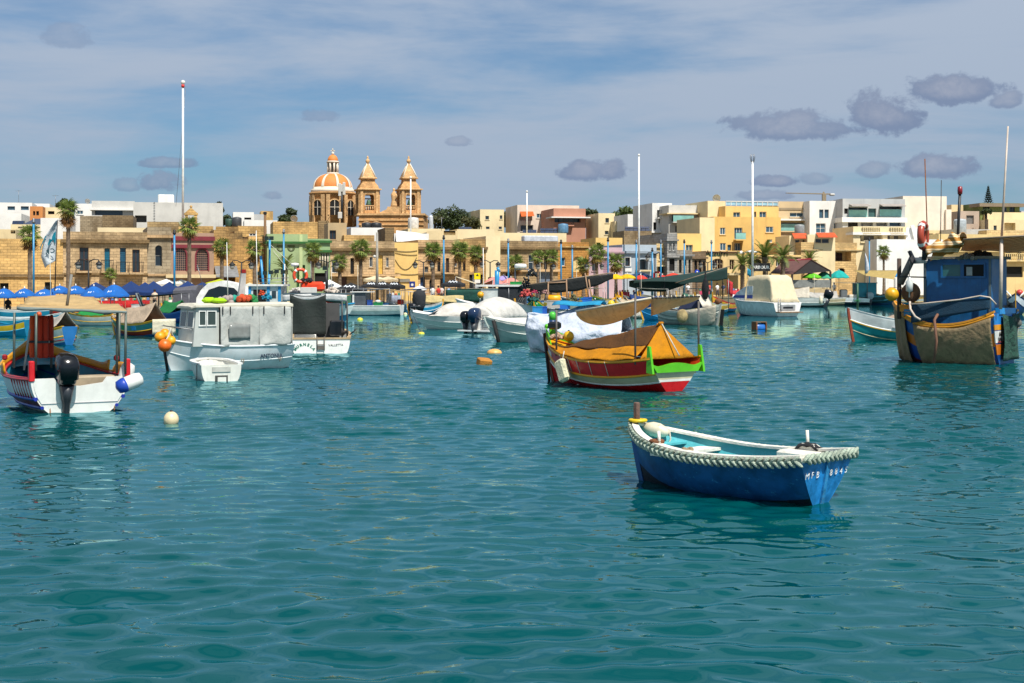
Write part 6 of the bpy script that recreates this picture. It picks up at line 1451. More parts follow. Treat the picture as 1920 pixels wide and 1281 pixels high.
def flag():
 Y=113; t=thing('flag','white flag with teal emblem and reversed letters C R flying at the left','flag',at(104,546,Y)); k=Y/FPX
 P = lambda x, y, d=0: Vector(((x - 104) * k, d, (546 - y) * k))
 MB().tube([P(103, 546), P(105, 480), P(108, 412)], .05, 6, True, .03).build('flag_staff', DARK, t)
 edge=[(108.5,412),(107,440),(106,470),(105.5,488)]; free=[(108,413),(84,447),(77,482),(83,503)]
 def ip(T,v):v*=3; i=min(int(v),2); f=v - i; return T[i][0]+(T[i+1][0] - T[i][0])*f,T[i][1]+(T[i+1][1] - T[i][1])*f
 def fn(u, v):
  a,c=ip(edge,v),ip(free,v); x=a[0]+(c[0] - a[0])*u; y=a[1]+(c[1] - a[1])*u; return P(x,y,.35*math.sin(u*5+v*2)*u)
 MB().sheet(fn, 16, 20, .01).build('flag_cloth', cloth_m('#d4dade', .9, .3), t)
 em = MB(); 
 for pts in ([(101,437),(105,434),(104.8,452),(103.5,458),(101,450),(97,450),(98,444)],[(96,448),(99,450),(94,462),(93,458)],[(88,443),(91,442),(81,462),(79.5,470),(78.5,464)]):em.prism([P(x,y,-.42 if x<97 else -.02) for x,y in pts],(0,-.02,0))
 em.build('emblem', paint('#0f7488'), t)['kind'] = 'stuff'
 for ch, x, y in (('C', 101.5, 471), ('R', 92, 473)):
  M=frame_m(P(x,y,-.3),(-1,0,0),(0,-1,0)); M=Matrix.Translation(P(x,y,-.36)) @ Matrix.Rotation(R(90),4,'X') @ Matrix.Scale(-1,4,(1,0,0)); text(ch,.5,mat('flag_letter','#2a4a52',1),t,M,name='letter',bold=.02)
flag()
t=thing('flag','furled white flag on a thin staff above the tan canopied boat','flag',at(1622,528,128)); k=128/FPX
MB().tube([(0, 0, -.2), (.02, 0, 2.6)], .03, 6).build('flag_staff', STEEL, t)
MB().loft([[Vector((.02+.1*math.cos(a*.785)*s_+ox,.14*math.sin(a*.785)*s_,z)) for a in range(8)] for z,s_,ox in ((2.55,.15,0),(2.2,.8,.06),(1.6,1.6,.16),(1.1,1.9,.18),(.8,1.3,.1),(.7,.3,.1))],True,True).build('flag_cloth',cloth_m('#dcdce0',.9,.2),t)
# ------------------------------------------------------------------ parasols, gazebos, pavilion
def parasol(label,px,ty,ry,wpx,Y,c,name='parasol',sides=8,sq=False,grp=None,mark=None,valance=.12):
 k = Y / FPX; R_ = wpx * k / 2; p = at(px, ry, Y); zb = qz(px); h = (ry - ty) * k; zr = p.z - zb
 t = thing(name, label, 'parasol' if name == 'parasol' else 'gazebo', (p.x, Y, zb), 0, grp)
 b = MB(); n = 4 if sq else sides; a0 = R(45) - R(14) if sq else .2; m = 4
 def ring(r, z): 
  o = []
  for i in range(n):
   A=Vector((r*math.cos(a0+i*2*math.pi/n),r*math.sin(a0+i*2*math.pi/n),z)); C=Vector((r*math.cos(a0+(i+1)*2*math.pi/n),r*math.sin(a0+(i+1)*2*math.pi/n),z))
   for j in range(m): q = A.lerp(C, j / m); q.z -= .05 * R_ * math.sin(math.pi * j / m) * (r / R_); o.append(q)
  return o
 f = 1.25 if sq else 1.0; v = valance * (2.2 if sq else 1)
 prof=[(R_*f,zr),(R_*f,zr+v*.9)]+[(R_*f*(1 - u),zr+v+(h - v)*(u**.85 if sq else math.sin(u*1.57)) - (.05*math.sin(u*3.14)*h if sq else 0)) for u in (.02,.3,.6,.85,.985)]
 th = .012
 outer = [ring(r, z) for r, z in prof]; inner_ = [ring(max(r - .02, .004), z - .02) for r, z in prof]
 b.loft(outer[:2][::1]+outer[2:],True,False,not sq); b.loft(inner_[::-1],True,False,not sq); b.loft([outer[0],inner_[0]],True,False,False)
 b.build('canopy', cloth_m(c, .9, .15, bump=.15), t)
 if not sq:MB().lathe([(.07,0),(.06,.1),(.02,.2)],8,(0,0,zr+h - .02)).build('finial',WHITE,t); MB().tube([(0,0,0),(0,0,zr+h)],.035,6).build('pole',STEEL,t)
 else:
  for i in range(4):x,y=R_*f*.96*math.cos(a0+i*1.5708),R_*f*.96*math.sin(a0+i*1.5708); MB().box(x - .035,y - .035,0,x+.035,y+.035,zr+.03).build('leg',DARK,t)
 if mark:                                                # printed script on the facing panel
  w_ = MB(); L = R_ * (.8 if sq else .5); y0 = -R_ * (.80 if sq else .72); z0 = zr + v + h * .20
  for j in range(9):x=-L/2+L*j/9; zz=z0+.05*math.sin(j*2.1); w_.add([(x,y0 - .02,zz),(x+L/9*.8,y0 - .02,zz+.04),(x+L/9*.9,y0+.05,zz+.12),(x+L/9*.1,y0+.05,zz+.09+.05*(j % 3))],[(0,1,2,3)])
  w_.build('printed_script', mat('print_white', mark, .85), t)['kind'] = 'stuff'
 return t
BPG, DBG = 'bright blue parasols on the quay', 'dark blue gazebos on the quay'
for (px,ty,ry,w,Y,lab) in [(8,541,558,46,113,'bright blue parasol at the far left edge of the quay'),(46,541,557,44,116,'bright blue parasol second from the left edge'),(84,542,558,46,114,'bright blue parasol below the white flag'),(112,536,550,44,121,'bright blue parasol half hidden behind the flag staff'),(142,536,551,46,120,'bright blue parasol behind the twin lamp'),(176,537,557,50,115,'bright blue parasol left of the rightmost bright one'),(214,534,556,56,116,'bright blue parasol with script, rightmost of the bright ones')]:
 parasol(lab, px, ty, ry, w, Y, '#0f62b4', grp=BPG, mark='#e8eef4')
for (px,ty,ry,w,Y,lab) in [(180,529,548,40,126,'dark blue gazebo behind the twin lamp'),(246,527,552,50,121,'dark blue gazebo right of the bright parasols'),(272,529,552,44,125,'dark blue gazebo second of the row'),(288,527,553,50,121,'dark blue gazebo in the middle of the row'),(318,528,552,48,124,'dark blue gazebo behind the blue pole'),(352,527,550,48,122,'dark blue gazebo before the maroon house'),(380,529,549,48,123,'dark blue gazebo at the right end of the row')]:
 parasol(lab, px, ty, ry, w, Y, '#14346a', 'gazebo', sq=True, grp=DBG)
for (px,ty,ry,w,Y,c,lab,mk) in [(658,530,547,54,134,'#26282c','charcoal gazebo with white script, left of the black cluster','#d8d8d4'),(697,527,541,36,141,'#222428','charcoal gazebo at the left of the black cluster','#d8d8d4'),(718,527,541,36,142,'#222428','charcoal gazebo in the middle of the black cluster','#d8d8d4'),(740,528,541,36,143,'#222428','charcoal gazebo at the right of the black cluster','#d8d8d4'),(850,524,537,42,147,'#26282c','charcoal gazebo with white script below the ochre stone house','#d8d8d4'),
 (618,524,543,44,139,'#e6e6e2','white gazebo left of the charcoal one',None),(704,517,528,40,147,'#d8c8a4','cream gazebo behind the black cluster',None),(728,518,528,34,148,'#d0bc98','tan gazebo behind the right of the black cluster',None),(312,523,536,36,132,'#e8e4dc','white gazebo behind the dark blue row at the left',None),(340,524,536,34,132,'#e2dccc','white gazebo behind the dark blue row at the right',None),(412,523,536,44,132,'#b4bc1e','lime yellow gazebo before the grey lean to roof',None),
 (436,530,545,40,131,'#d8cfb4','cream gazebo below the twin lamp',None),(468,530,545,40,132,'#d4c8a8','cream gazebo right of the twin lamp',None)]:
 parasol(lab, px, ty, ry, w, Y, c, 'gazebo', sq=True, mark=mk)
for (px,ty,ry,w,Y,c,lab) in [(787,536,544,26,137,'#e2e0dc','white parasol over the grey covered engine'),(925,520,534,40,150,'#d88c84','pink parasol left of the steel wheelhouse boat'),(958,521,534,42,152,'#d4887e','pink parasol right of the other pink one'),(944,517,526,30,153,'#a494c8','lilac parasol behind the pink ones'),(1154,514,523,32,161,'#e0b40c','yellow parasol before the lilac house'),(1176,514,522,34,163,'#dcae10','yellow parasol before the pale blue house'),(1200,511,520,44,168,'#2a4468','navy blue parasol before the pale blue house'),(1201,516,524,28,164,'#cc3a2c','red parasol in front of the navy one'),(1242,516,524,24,167,'#cc3a2c','red parasol beside the red life ring'),(1262,512,519,30,169,'#d0402c','red parasol behind the dark green sail'),
 (1522,512,521,38,184,'#5cb414','lime green parasol below the pavilion roof'),(1545,509,522,34,186,'#3aa080','sea green parasol between the lime and turquoise ones'),(1573,507,521,40,187,'#14a49c','turquoise parasol right of the sea green one'),(1660,508,516,26,188,'#1a9cb0','cyan parasol before the arched boat store'),(1676,511,519,26,187,'#2a86c0','blue parasol at the right of the arched boat store')]:
 parasol(lab, px, ty, ry, w, Y, c, grp=None)
for (px,py,w,lab) in [(1390,471,14,'white parasol on the hotel terrace, left one'),(1410,469,30,'wide white parasol on the hotel terrace behind the flag pole')]:
 Y=191; p=at(px,py+5,Y); t=thing('parasol',lab,'parasol',(p.x,Y,at(px,484,Y).z)); hh=p.z - t.location.z; k=Y/FPX
 MB().lathe([(w*k/2,hh),(w*k*.3,hh+.22),(.03,hh+.42),(.01,hh+.42)],10).build('canopy',cloth_m('#e4e4e2',.9,.2),t); MB().tube([(0,0,0),(0,0,hh+.3)],.04,6).build('pole',STEEL,t)
def shade(label, A, Bq, C, D_, c, posts=True):
 t = thing('shade_sail', label, 'shade sail', ((A + C) / 2).xy.to_3d()); o = t.location
 P = [q - o for q in (A, Bq, C, D_)]; canopy(t, P, cloth_m(c, .9, .25), 8, 6, .03, 'sail')
 for q in P: MB().tube([(q.x, q.y, qz(960) * .6), q], .04, 6).build('pole', STEEL, t)
shade('cream shade sail rising over the charcoal gazebo',at(854,519,149),at(893,533,148),at(891,530,152),at(858,519,152),'#dccfae'); shade('cream shade sail left of the pink parasols',at(896,536,146),at(924,525,147),at(926,524,150),at(900,534,150),'#d8caa8')
def pavilion():
 Y=185; k=Y/FPX; t=thing('pavilion','open kiosk with dusky red hipped roof beside the date palms','pavilion',at(1503,530,Y).xy.to_3d()+Vector((0,0,qz(1503)))); o=t.location; P=lambda x,y,d:at(x,y,Y+d) - o
 a,b_,c,d=P(1445,513,-2.5),P(1486,515,-3.4),P(1558,509,0),P(1520,507,5); r0,r1=P(1469,491,1),P(1521,488,1.2)
 up = Vector((0, 0, .12)); m = mat('kiosk_roof', '#5c3a34', .85, .7, bump=.4, bscale=5, streak=.3)
 for poly in ([a, b_, r1, r0], [a, r0, d], [c, d, r0, r1]): MB().prism(poly, up).build('roof_plane', m, t)
 MB().tube([r0 + up, r1 + up], .16, 6).build('ridge', paint('#7a1f28'), t)
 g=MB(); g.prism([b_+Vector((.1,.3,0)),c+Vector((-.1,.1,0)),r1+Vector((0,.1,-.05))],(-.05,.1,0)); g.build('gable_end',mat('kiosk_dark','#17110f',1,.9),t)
 for q in (a,b_,c,d,(a+b_)/2,(b_+c)/2):MB().box(q.x - .12,q.y - .12+.3,0,q.x+.12,q.y+.12+.3,q.z).build('post',mat('kiosk_post','#3a2a24',.9),t)
 MB().box(b_.x,b_.y+.6,0,c.x - .3,b_.y+.9,1.0).build('counter',mat('kiosk_counter','#c8b48a',.85),t); MB().box(b_.x+.3,b_.y+1.5,1.1,c.x - .5,b_.y+1.55,2.1).build('plastic_screen',mat('hazy_plastic'),t)
pavilion()
# harbour sign, warning sign, life rings
t=thing('harbour_sign','white slatted HARBOUR sign under the date palm','sign',at(1424,503,178)); t.scale=(.85,1,.85)
MB().box(-1.6,0,-.45,1.6,.12,.75).build('board',mat('sign_board','#2c2622',.9),t); text('HARBOUR',.62,WHITE,t,Matrix.Translation((0,-.02,.12)) @ Matrix.Rotation(R(90),4,'X'),bold=.02)
for x in (-1.2, 1.2): MB().box(x - .06, .02, -2.2, x + .06, .1, -.45).build('leg', DARK, t)
t=thing('warning_sign','yellow warning sign with a white plate below on a quay post','sign',at(895,545,152)); k=152/FPX
MB().box(-.05,0,0,.05,.08,34*k).build('post',STEEL,t); MB().box(-.33,-.05,21*k,.33,-.01,33*k).build('yellow_plate',paint('#e8d400',.9),t); MB().box(-.3,-.05,14*k,.3,-.01,20.5*k).build('white_plate',WHITE,t)
s_=MB().prism([(-.16,-.06,27.5*k),(.16,-.06,27.5*k),(0,-.06,31.5*k)],(0,-.01,0)).build('warning_symbol',DARK,t)
t=thing('name_board','blue parking notice on the cream yellow wall','sign',at(773,534,151)); MB().box(-.3,0,-.3,.3,.05,.35).build('panel',paint('#1c2f7c'),t); MB().lathe([(.14,0),(.14,.02)],10,(0,-.02,0),Matrix.Rotation(R(90),4,'X')).build('symbol',WHITE,t)
def ring(label, loc, r, c='#c8281c', rz=0, tilt=0):
 t = thing('life_ring', label, 'life ring', loc, rz); b = MB(); n = 24
 b.loft([[Vector(((r+r*.26*math.cos(j*1.047))*math.cos(i*2*math.pi/n),r*.3*math.sin(j*1.047),(r+r*.26*math.cos(j*1.047))*math.sin(i*2*math.pi/n))) for j in range(6)] for i in range(n+1)],True,False)
 b.build('ring', paint(c, .9), t)
 w_ = MB()
 for q in range(4):
  w_.loft([[Vector(((r+r*.29*math.cos(j*1.047))*math.cos(a),r*.33*math.sin(j*1.047),(r+r*.29*math.cos(j*1.047))*math.sin(a))) for j in range(6)] for a in [q*1.5708+.6+e*.13 for e in range(3)]],True,False)
 w_.build('white_bands', WHITE, t)['kind'] = 'stuff'; t.rotation_euler = (tilt, 0, rz); return t
lr=ring('red life ring on the quay beside the pale blue house',at(1232,517,167),.42); MB().tube([(0,.12,.3),(0,.12,-2.6)],.05,6).build('ring_post',STEEL,lr); 
# tower crane far away
t=thing('tower_crane','distant tower crane on the skyline above the tan modern house','crane',at(1545,400,620)); k=620/FPX
cm=mat('crane_tan','#9a8a70',.85); MB().box(-.8,-.8,-10,.8,.8,36*k).build('tower',cm,t); MB().prism([(-71*k,0,37.5*k),(18*k,0,35*k),(18*k,0,37*k),(-71*k,0,38.6*k)],(0,1.6,0)).build('jib',cm,t); MB().prism([(-3*k,.4,37*k),(3*k,.4,37*k),(0,.4,41*k)],(0,.8,0)).build('apex',cm,t); MB().bbox((16*k,.8,35*k),(9*k,2.6,4*k),.3).build('counterweight',GRW,t)
# roof clutter
def tank(label,px,py,Y,r,h,c):t=MB().lathe([(r*.96,0),(r,.05),(r,h*.9),(r*.9,h),(r*.2,h+.1)],16).build('water_tank',mat('tank_'+c,c,.85,.5,streak=.2),None,at(px,py,Y)); tag(t,label,'water tank')
tank('white roof tank left of the metal flues',775,429,199,.75,1.5,'#d8d4cc'); tank('black roof tank behind the white wall, left one',688,427,186,.7,.6,'#22262a'); tank('black roof tank behind the white wall, right one',705,427,186,.75,.6,'#1c2024'); tank('blue roof tank at the right end of the long low cream house',1056,437,194,.7,1.2,'#5a86a8'); tank('blue roof tank behind the trawler wheelhouse',1789,414,229,.75,1.2,'#3a86b8'); tank('grey roof tank on the stone terrace by the belfry',444,425,175,.6,1.1,'#3c4044'); tank('grey roof tank on the orange tiled shop house',1499,441,197,.7,1.4,'#8a8c8c'); tank('steel flue drum at the right behind the trawler cabin',1800,440,206,.9,2.2,'#a8b0b4'); tank('silver flue on the long cream roof house',808,431,197,.3,1.9,'#c8ccd0'); tank('green roof tank beside the white cube house',430,425,176,.5,.9,'#2a4a3c')
def solar(label, px0, py0, px1, py1, Y, nx, nz):
 a,b_=at(px0,py1,Y),at(px1,py1,Y); h=(py1 - py0)*Y/FPX; t=thing('solar_rack',label,'solar panels',a); W_=b_.x - a.x; G=glass('#26324a',.15)
 for i in range(nx):
  for j in range(nz):
   M=Matrix.Rotation(R(38),4,'X'); MB().box(W_*i/nx+.03,0,0,W_*(i+1)/nx - .03,.05,h/nz - .05,Matrix.Translation((0,h/nz*j*.5,h/nz*j)) @ Matrix.Rotation(R(-28),4,'X')).build('panel',G,t)
 MB().box(0, .5, -.6, W_, .56, h * .9).build('rack', STEEL, t)
solar('solar panels on the roof before the salmon fronted house',1013,427,1046,437,194,4,2); solar('second rack of solar panels below the salmon fronted house',980,430,1006,437,194,3,1); solar('solar panels before the sloping white house',1172,424,1218,433,214,6,2); solar('solar panels beside the long cream roof house',860,425,884,430,188,4,1); solar('small solar panels on the roof behind the golden warehouse',22,413,44,421,188,2,1)
def dish(label,px,py,Y,r):t=thing('satellite_dish',label,'satellite dish',at(px,py,Y)); MB().lathe([(.02,0),(r*.6,-.1),(r,-.28),(r*.98,-.24),(r*.6,-.06),(.02,.04)],14,(0,0,.5),Matrix.Rotation(R(-70),4,'X')).build('reflector',GRW,t); MB().tube([(0,.1,-.4),(0,.1,.5)],.04,6).build('mount',STEEL,t)
dish('satellite dish on the stair tower of the yellow hotel',1343,377,210,.6); dish('satellite dish on the roof left of the church dome',552,416,191,.5); dish('satellite dish on the white house at the left',165,382,243,.45)
for px,y0,y1,Y,lab in [(35,357,381,235,'television aerial at the far left skyline'),(104,366,389,229,'television aerial left of the tall palm'),(828,408,436,187,'television aerial before the carob tree'),(1103+3,438,398,0,'')][:3]:
 a,b_=at(px,y1,Y),at(px,y0,Y); t=thing('tv_aerial',lab,'aerial',a); h=b_.z - a.z; m=MB().tube([(0,0,0),(0,0,h)],.03,4); m.build('mast',STEEL,t); q=MB(); q.tube([(-.5,0,h - .1),(.5,0,h - .1)],.02,4)
 for i in range(5): q.tube([(-.4 + .2 * i, -.25, h - .1), (-.4 + .2 * i, .25, h - .1)], .015, 4)
 q.build('aerial_head', STEEL, t)['kind'] = 'stuff'
# people on the quay
def person_mesh(pose):
 V, E, Rr = [], [], []
 def add(p, r, par=None):
  V.append(p); Rr.append(r)
  if par is not None: E.append((par, len(V) - 1))
  return len(V) - 1
 if pose == 'stand': hip, kn, ft, sh = .92, .50, .05, 1.40
 else: hip, kn, ft, sh = .50, .50, .05, .98
 pv=add((0,0,hip),.13); ch=add((0,.0,(hip+sh)/2),.135,pv); up=add((0,0,sh - .06),.15,ch); nk=add((0,0,sh+.06),.06,up); hd=add((0,-.02,sh+.18),.10,nk); add((0,-.02,sh+.29),.075,hd)
 for s_ in (1, -1):
  a=add((s_*.17,0,sh - .03),.06,up); e=add((s_*.23,.02,sh - .30),.045,a); w_=add((s_*.20,-.12,sh - .52),.033,e); add((s_*.19,-.18,sh - .60),.03,w_)
  h = add((s_ * .09, 0, hip - .04), .09, pv)
  if pose=='stand':k_=add((s_*.10,-.02 - .05*s_,kn),.062,h); f=add((s_*.11,.02 - .06*s_,ft+.03),.042,k_); add((s_*.11,-.14 - .06*s_,ft - .01),.035,f)
  else:k_=add((s_*.12,-.42,kn),.062,h); f=add((s_*.12,-.42,ft+.03),.042,k_); add((s_*.12,-.56,ft),.035,f)
 me=bpy.data.meshes.new('person'); me.from_pydata(V,E,[]); o=bpy.data.objects.new('p',me); COL.objects.link(o)
 md = o.modifiers.new('s', 'SKIN'); sub = o.modifiers.new('d', 'SUBSURF'); sub.levels = 1
 for i, r in enumerate(Rr): me.skin_vertices[0].data[i].radius = (r, r * .8)
 me.skin_vertices[0].data[0].use_root = True
 dg=bpy.context.evaluated_depsgraph_get(); out=bpy.data.meshes.new_from_object(o.evaluated_get(dg)); bpy.data.objects.remove(o); return out,hip,sh
PM = {p: person_mesh(p) for p in ('stand', 'sit')}
def person(label, loc, shirt, trs, pose='stand', rz=0.0, hair='#1a120c', skin='#a8755a'):
 me,hip,sh=PM[pose]; src=me.copy(); src.materials.clear(); src.materials.append(mat('skin_'+skin,skin,.9,.6)); src.name='body'
 t=thing('person',label,'person',loc,rz); o=bpy.data.objects.new('body',src); COL.objects.link(o); o.parent=t
 MB().loft([[Vector((r1*math.cos(a*.628),r2*math.sin(a*.628),z)) for a in range(10)] for z,r1,r2 in ((hip - .06,.17,.13),(hip+.15,.165,.13),(sh - .2,.195,.14),(sh - .02,.2,.125),(sh+.05,.1,.08))],True,True).build('shirt',cloth_m(shirt,.9,0),t)
 sl = MB()
 for s_ in (1, -1): sl.tube([(s_ * .15, 0, sh - .02), (s_ * .225, .01, sh - .27)], .068, 8)
 sl.build('sleeves', cloth_m(shirt, .9, 0), t)['kind'] = 'stuff'
 l = MB(); 
 l.loft([[Vector((r1*math.cos(a*.628),r2*math.sin(a*.628),z)) for a in range(10)] for z,r1,r2 in ((hip - .12,.15,.12),(hip+.03,.175,.135))],True,True)
 for s_ in (1,-1):l.tube([(s_*.09,0,hip - .03),(s_*.10,-.02 - .05*s_,.5),(s_*.11,.02 - .06*s_,.1)] if pose=='stand' else [(s_*.09,0,hip),(s_*.12,-.42,.5),(s_*.12,-.42,.1)],.085,8,True,.06)
 l.build('trousers', cloth_m(trs, .9, 0), t)
 MB().ball((0, .015, sh + .22), .112, 10, 7, 1, 1.05, 1.1).build('hair', mat('hair_' + hair, hair, 1, .8), t)
 return t
def gq(px, Y): p = at(px, 530, Y); p.z = qz(px) + .02; return p
for (px,Y,sh,tr,ps,rz,lab) in [(15,114,'#16181c','#20242c','sit',.4,'person in black seated under the left parasols'),(811,143,'#e4e0d8','#8a8c94','stand',0,'person in white standing by the pale palm trunk'),(822,144,'#c03a30','#3a4050','stand',.6,'person in red shirt right of the one in white'),(828,145,'#d8c8c0','#20242c','stand',-.4,'person in pale pink top beside the one in red'),(842,144,'#9ab4d8','#3a4a6a','stand',1.0,'person in light blue bending over a stall'),(1330,173,'#c84840','#20242c','stand',0,'person in red before the cafe terrace'),(1345,174,'#e8e4e0','#3a3a44','stand',.5,'person in white before the cafe arch'),(1356,175,'#2a3a5a','#8a7a64','stand',-.5,'person in navy before the cafe door'),(1470,187,'#b04038','#2a2a34','stand',.3,'person in dark red beside the pavilion post'),(1564,188,'#d8dce4','#2a3040','stand',0,'person in white shirt right of the turquoise parasol'),(1484,187,'#3a6a9a','#20242c','stand',-.6,'person in blue beneath the pavilion'),(1010,156,'#d8d4cc','#4a4a50','stand',0,'person in cream behind the black canopy boat'),(290,119,'#c8b8a0','#20242c','stand',0,'person in beige under the dark blue gazebos'),(1290,170,'#e8e8e8','#3a3a44','stand',0,'person in white behind the dark green sail')]:
 person(lab, gq(px, Y), sh, tr, ps, rz)
st=thing('stool','dark stool under the seated person at the left','stool',gq(15,114)); MB().bbox((0,.05,.42),(.4,.4,.06),.02).build('seat',DARK,st)
for x in (-.15, .15):
 for y in (-.1, .2): MB().tube([(x, y, 0), (x, y, .4)], .02, 5).build('leg', DARK, st)
# market tables
for i,(px,Y,c,lab) in enumerate([(196,118,'#b41418','market table with bright red cloth under the rightmost bright parasol'),(222,119,'#a81216','market table with red cloth under the first dark gazebo'),(250,119,'#b81a1c','market table with red cloth left of the beige person'),(268,120,'#9c1014','market table with deep red cloth by the middle gazebo'),(330,121,'#d8d4cc','market table with white goods by the blue pole'),(672,138,'#d8d0c4','market table with pale goods under the charcoal gazebo'),(740,142,'#8a94a8','market table with grey goods under the black cluster'),(1170,164,'#a8304a','market table with pink goods under the yellow parasol'),(1196,165,'#3a62b0','market rail of blue clothes under the red parasol'),(1320,172,'#b03a5a','market table with pink goods before the cafe'),(1378,176,'#c83a44','market rail of red clothes left of the cream canopied cruiser'),(960,151,'#c86a60','market table with coral goods under the pink parasols'),(1545,187,'#c8b090','market table under the sea green parasol')]):
 t=thing('market_table',lab,'table',gq(px,Y),.1,None); t.scale=(.6,.6,.85); MB().sheet(lambda u,v:Vector((-1+2*u,-.42+.02*math.sin(u*30),.05+.85*v)),20,2,.02).build('cloth_front',cloth_m(c,.9,0),t); MB().bbox((0,0,.92),(2.05,.88,.05),.02).build('table_top',cloth_m(c,.9,0),t)
 for q in range(4):MB().bbox((-.8+.5*q,.0,1.06),(.34,.4,.22+.1*(q % 2)),.05).build('goods',mat('goods_%d' % ((q+i) % 5),('#c8b070','#5a7ab0','#d8d4d0','#b03a3a','#3a8a6a')[(q+i) % 5],.85),t)
# ------------------------------------------------------------------ the moored fleet
def lz(label,px,py,head,L,B_,cols,inner='#2a7f98',stem='#d89a18',z=(1.05,.62,.85),name='luzzu_boat',tb=.35,horn=.28,nt=14,eye=False,boxy=1.0,transom=None,floor=.18,rake=.3):
 py = max(py, HOR + CAMH * FPX / (lerp_tab(QY, px) - 3.5))
 b = thing(name, label, 'boat', wat(px, py), R(head))
 h=Hull(b,L=L,B=B_,tb=tb,zb=z[0],zm=z[1],zs=z[2],kd=.25,rake=rake,srake=.1,full=2.4,vee=.1,wine=.4,nt=nt,ns=8,boxy=boxy)
 q=[(0,.5),(.5,.7),(.7,.94),(.94,1)]; nm=('hull_bottom','hull_side','upper_strake','sheer_strake')
 for (a, c), k, n_ in zip(q, cols, nm): h.band(a, c, paint(k, .85), n_)
 h.rail(.7,.03,paint(cols[3],.85)); h.inner(floor,paint(inner,.85)); h.gunwale(.09,.03,paint(cols[3],.85)); h.stem(paint(stem,.85),.09,.12,horn,lean=.04)
 h.transom(paint(transom or cols[0], .85))
 if eye:
  for sd in (1, -1):
   p=h.pt(.93,.84,sd); MB().lathe([(.10,0),(.08,.03),(.01,.035)],10,p,Matrix.Rotation(R(-90*sd),4,'X')).build('painted_eye',WHITE,b)
 return b, h
def tent(b, h, c, t0=.25, t1=.8, hh=.9, peak=.9, name='tent_cover', y=.0):
 m = cloth_m(c, .85, .2); x0, x1 = h.pt(t0, 1).x, h.pt(t1, 1).x
 for sd in (1, -1):
  def fn(u, v, sd=sd):
   t=t0+(t1 - t0)*u; e=h.top(t,sd,.03,.04); r_=Vector((e.x,0,e.z+hh*(peak+(1 - peak)*2*abs(u - .5))*(1 - .35*u))); p=e.lerp(r_,v); p.z -=.1*math.sin(v*3.14)+.015*math.sin(u*20); return p
  MB().sheet((lambda u, v: fn(u, v)) if sd < 0 else (lambda u, v: fn(u, 1 - v)), 12, 5, .014).build(name, m, b)
def frame_canopy(b, x0, x1, w, z0, z1, c, posts_z=.6, sag=.06, wr=.012, name='canopy', pm=None, trans=.2):
 canopy(b,((x0,-w,z0),(x1,-w,z1),(x1,w,z1),(x0,w,z0)),cloth_m(c,.85,trans),10,6,sag,name,wr)
 for x, z in ((x0, z0), (x1, z1)):
  for y in (-w,w):MB().tube([(x,y*.97,posts_z),(x,y*.97,z)],.03,6).build('canopy_pole',pm or STEEL,b)
def crate(label, b, p, d, c, name='crate', cat='crate', rz=0.0, group=None):
 t=thing(name,label,cat,wl(b,p),b.rotation_euler[2]+rz,group); x,y,z=d; w_=.03; m=mat('crate_'+c,c,.85,.5,var=.15,grime='#4a4036')
 q=MB(); q.box(-x/2,-y/2,0,x/2,y/2,w_); q.box(-x/2,-y/2,w_,-x/2+w_,y/2,z); q.box(x/2 - w_,-y/2,w_,x/2,y/2,z); q.box(-x/2+w_,-y/2,w_,x/2 - w_,-y/2+w_,z); q.box(-x/2+w_,y/2 - w_,w_,x/2 - w_,y/2,z); q.build('box',m,t)
 r=MB(); r.box(-x/2 - .02,-y/2 - .02,z - .06,x/2+.02,-y/2,z+.01); r.box(-x/2 - .02,y/2,z - .06,x/2+.02,y/2+.02,z+.01); r.box(-x/2 - .02,-y/2,z - .06,-x/2,y/2,z+.01); r.box(x/2,-y/2,z - .06,x/2+.02,y/2,z+.01); r.build('rim',m,t); return t
def heap(label, loc, r, c, n=54, name='fishing_net', cat='net', flat=.6):
 q = MB()
 for i in range(n):a=rnd.uniform(0,6.28); d=r*math.sqrt(rnd.random())*.8; q.ball((d*math.cos(a),d*math.sin(a),r*flat*(1 - (d/r)**2)*rnd.uniform(.3,1)),r*rnd.uniform(.10,.22),7,5)
 return tag(q.build(name, mat('net_' + c, c, .8, .95, bump=.8, bscale=50, var=.4), None, loc), label, cat)
# left corner group
b,h=lz('double ended boat with yellow rail under a grey tarp, behind the white sterned boat',98,645,128,4.3,1.75,('#1f6aa8','#c8d4d0','#a8b8b4','#d8a818'),'#201814',tb=.4,eye=True); tent(b,h,'#b4aca0',.1,.75,.75)
h.rail(.58,.03,paint('#a8202c')); MB().bbox((.5,.35,.62),(.5,.3,.2),.05).build('engine_cover',paint('#2a8ac0'),b)
b,h=lz('small luzzu with blue, green and yellow panels, tan tent and cream cloth over its stern',258,629,143,4.3,1.7,('#1f6a9e','#8a2c18','#3a8a8a','#d8a41c'),'#8a5a34',tb=.8,eye=True); tent(b,h,'#b8a48c',.15,.72,1.05,1.0)
for i,(a,c) in enumerate(((.5,'#1f7a3a'),(.62,'#d8a41c'),(.74,'#1f7a3a'),(.3,'#2a8ac0'))):p,q=h.pt(a,.74,1),h.pt(a+.08,.74,1); r_,s_=h.pt(a+.08,.92,1),h.pt(a,.92,1); o=Vector((0,.015,0)); MB().prism([p+o,q+o,r_+o,s_+o],(0,.012,0)).build('painted_panel',paint(c),b)
x=h.pt(0,1).x; MB().sheet(lambda u,v:Vector((x - .05 - .02*math.sin(u*12),-.72+1.5*u,.12+.78*v)),10,5,.02).build('stern_cloth',cloth_m('#cfc6ac',.9,0),b); heap('pale net heap in the bow of the small luzzu with the tan tent',wl(b,(1.5,.1,.9)),.4,'#c8b49c')
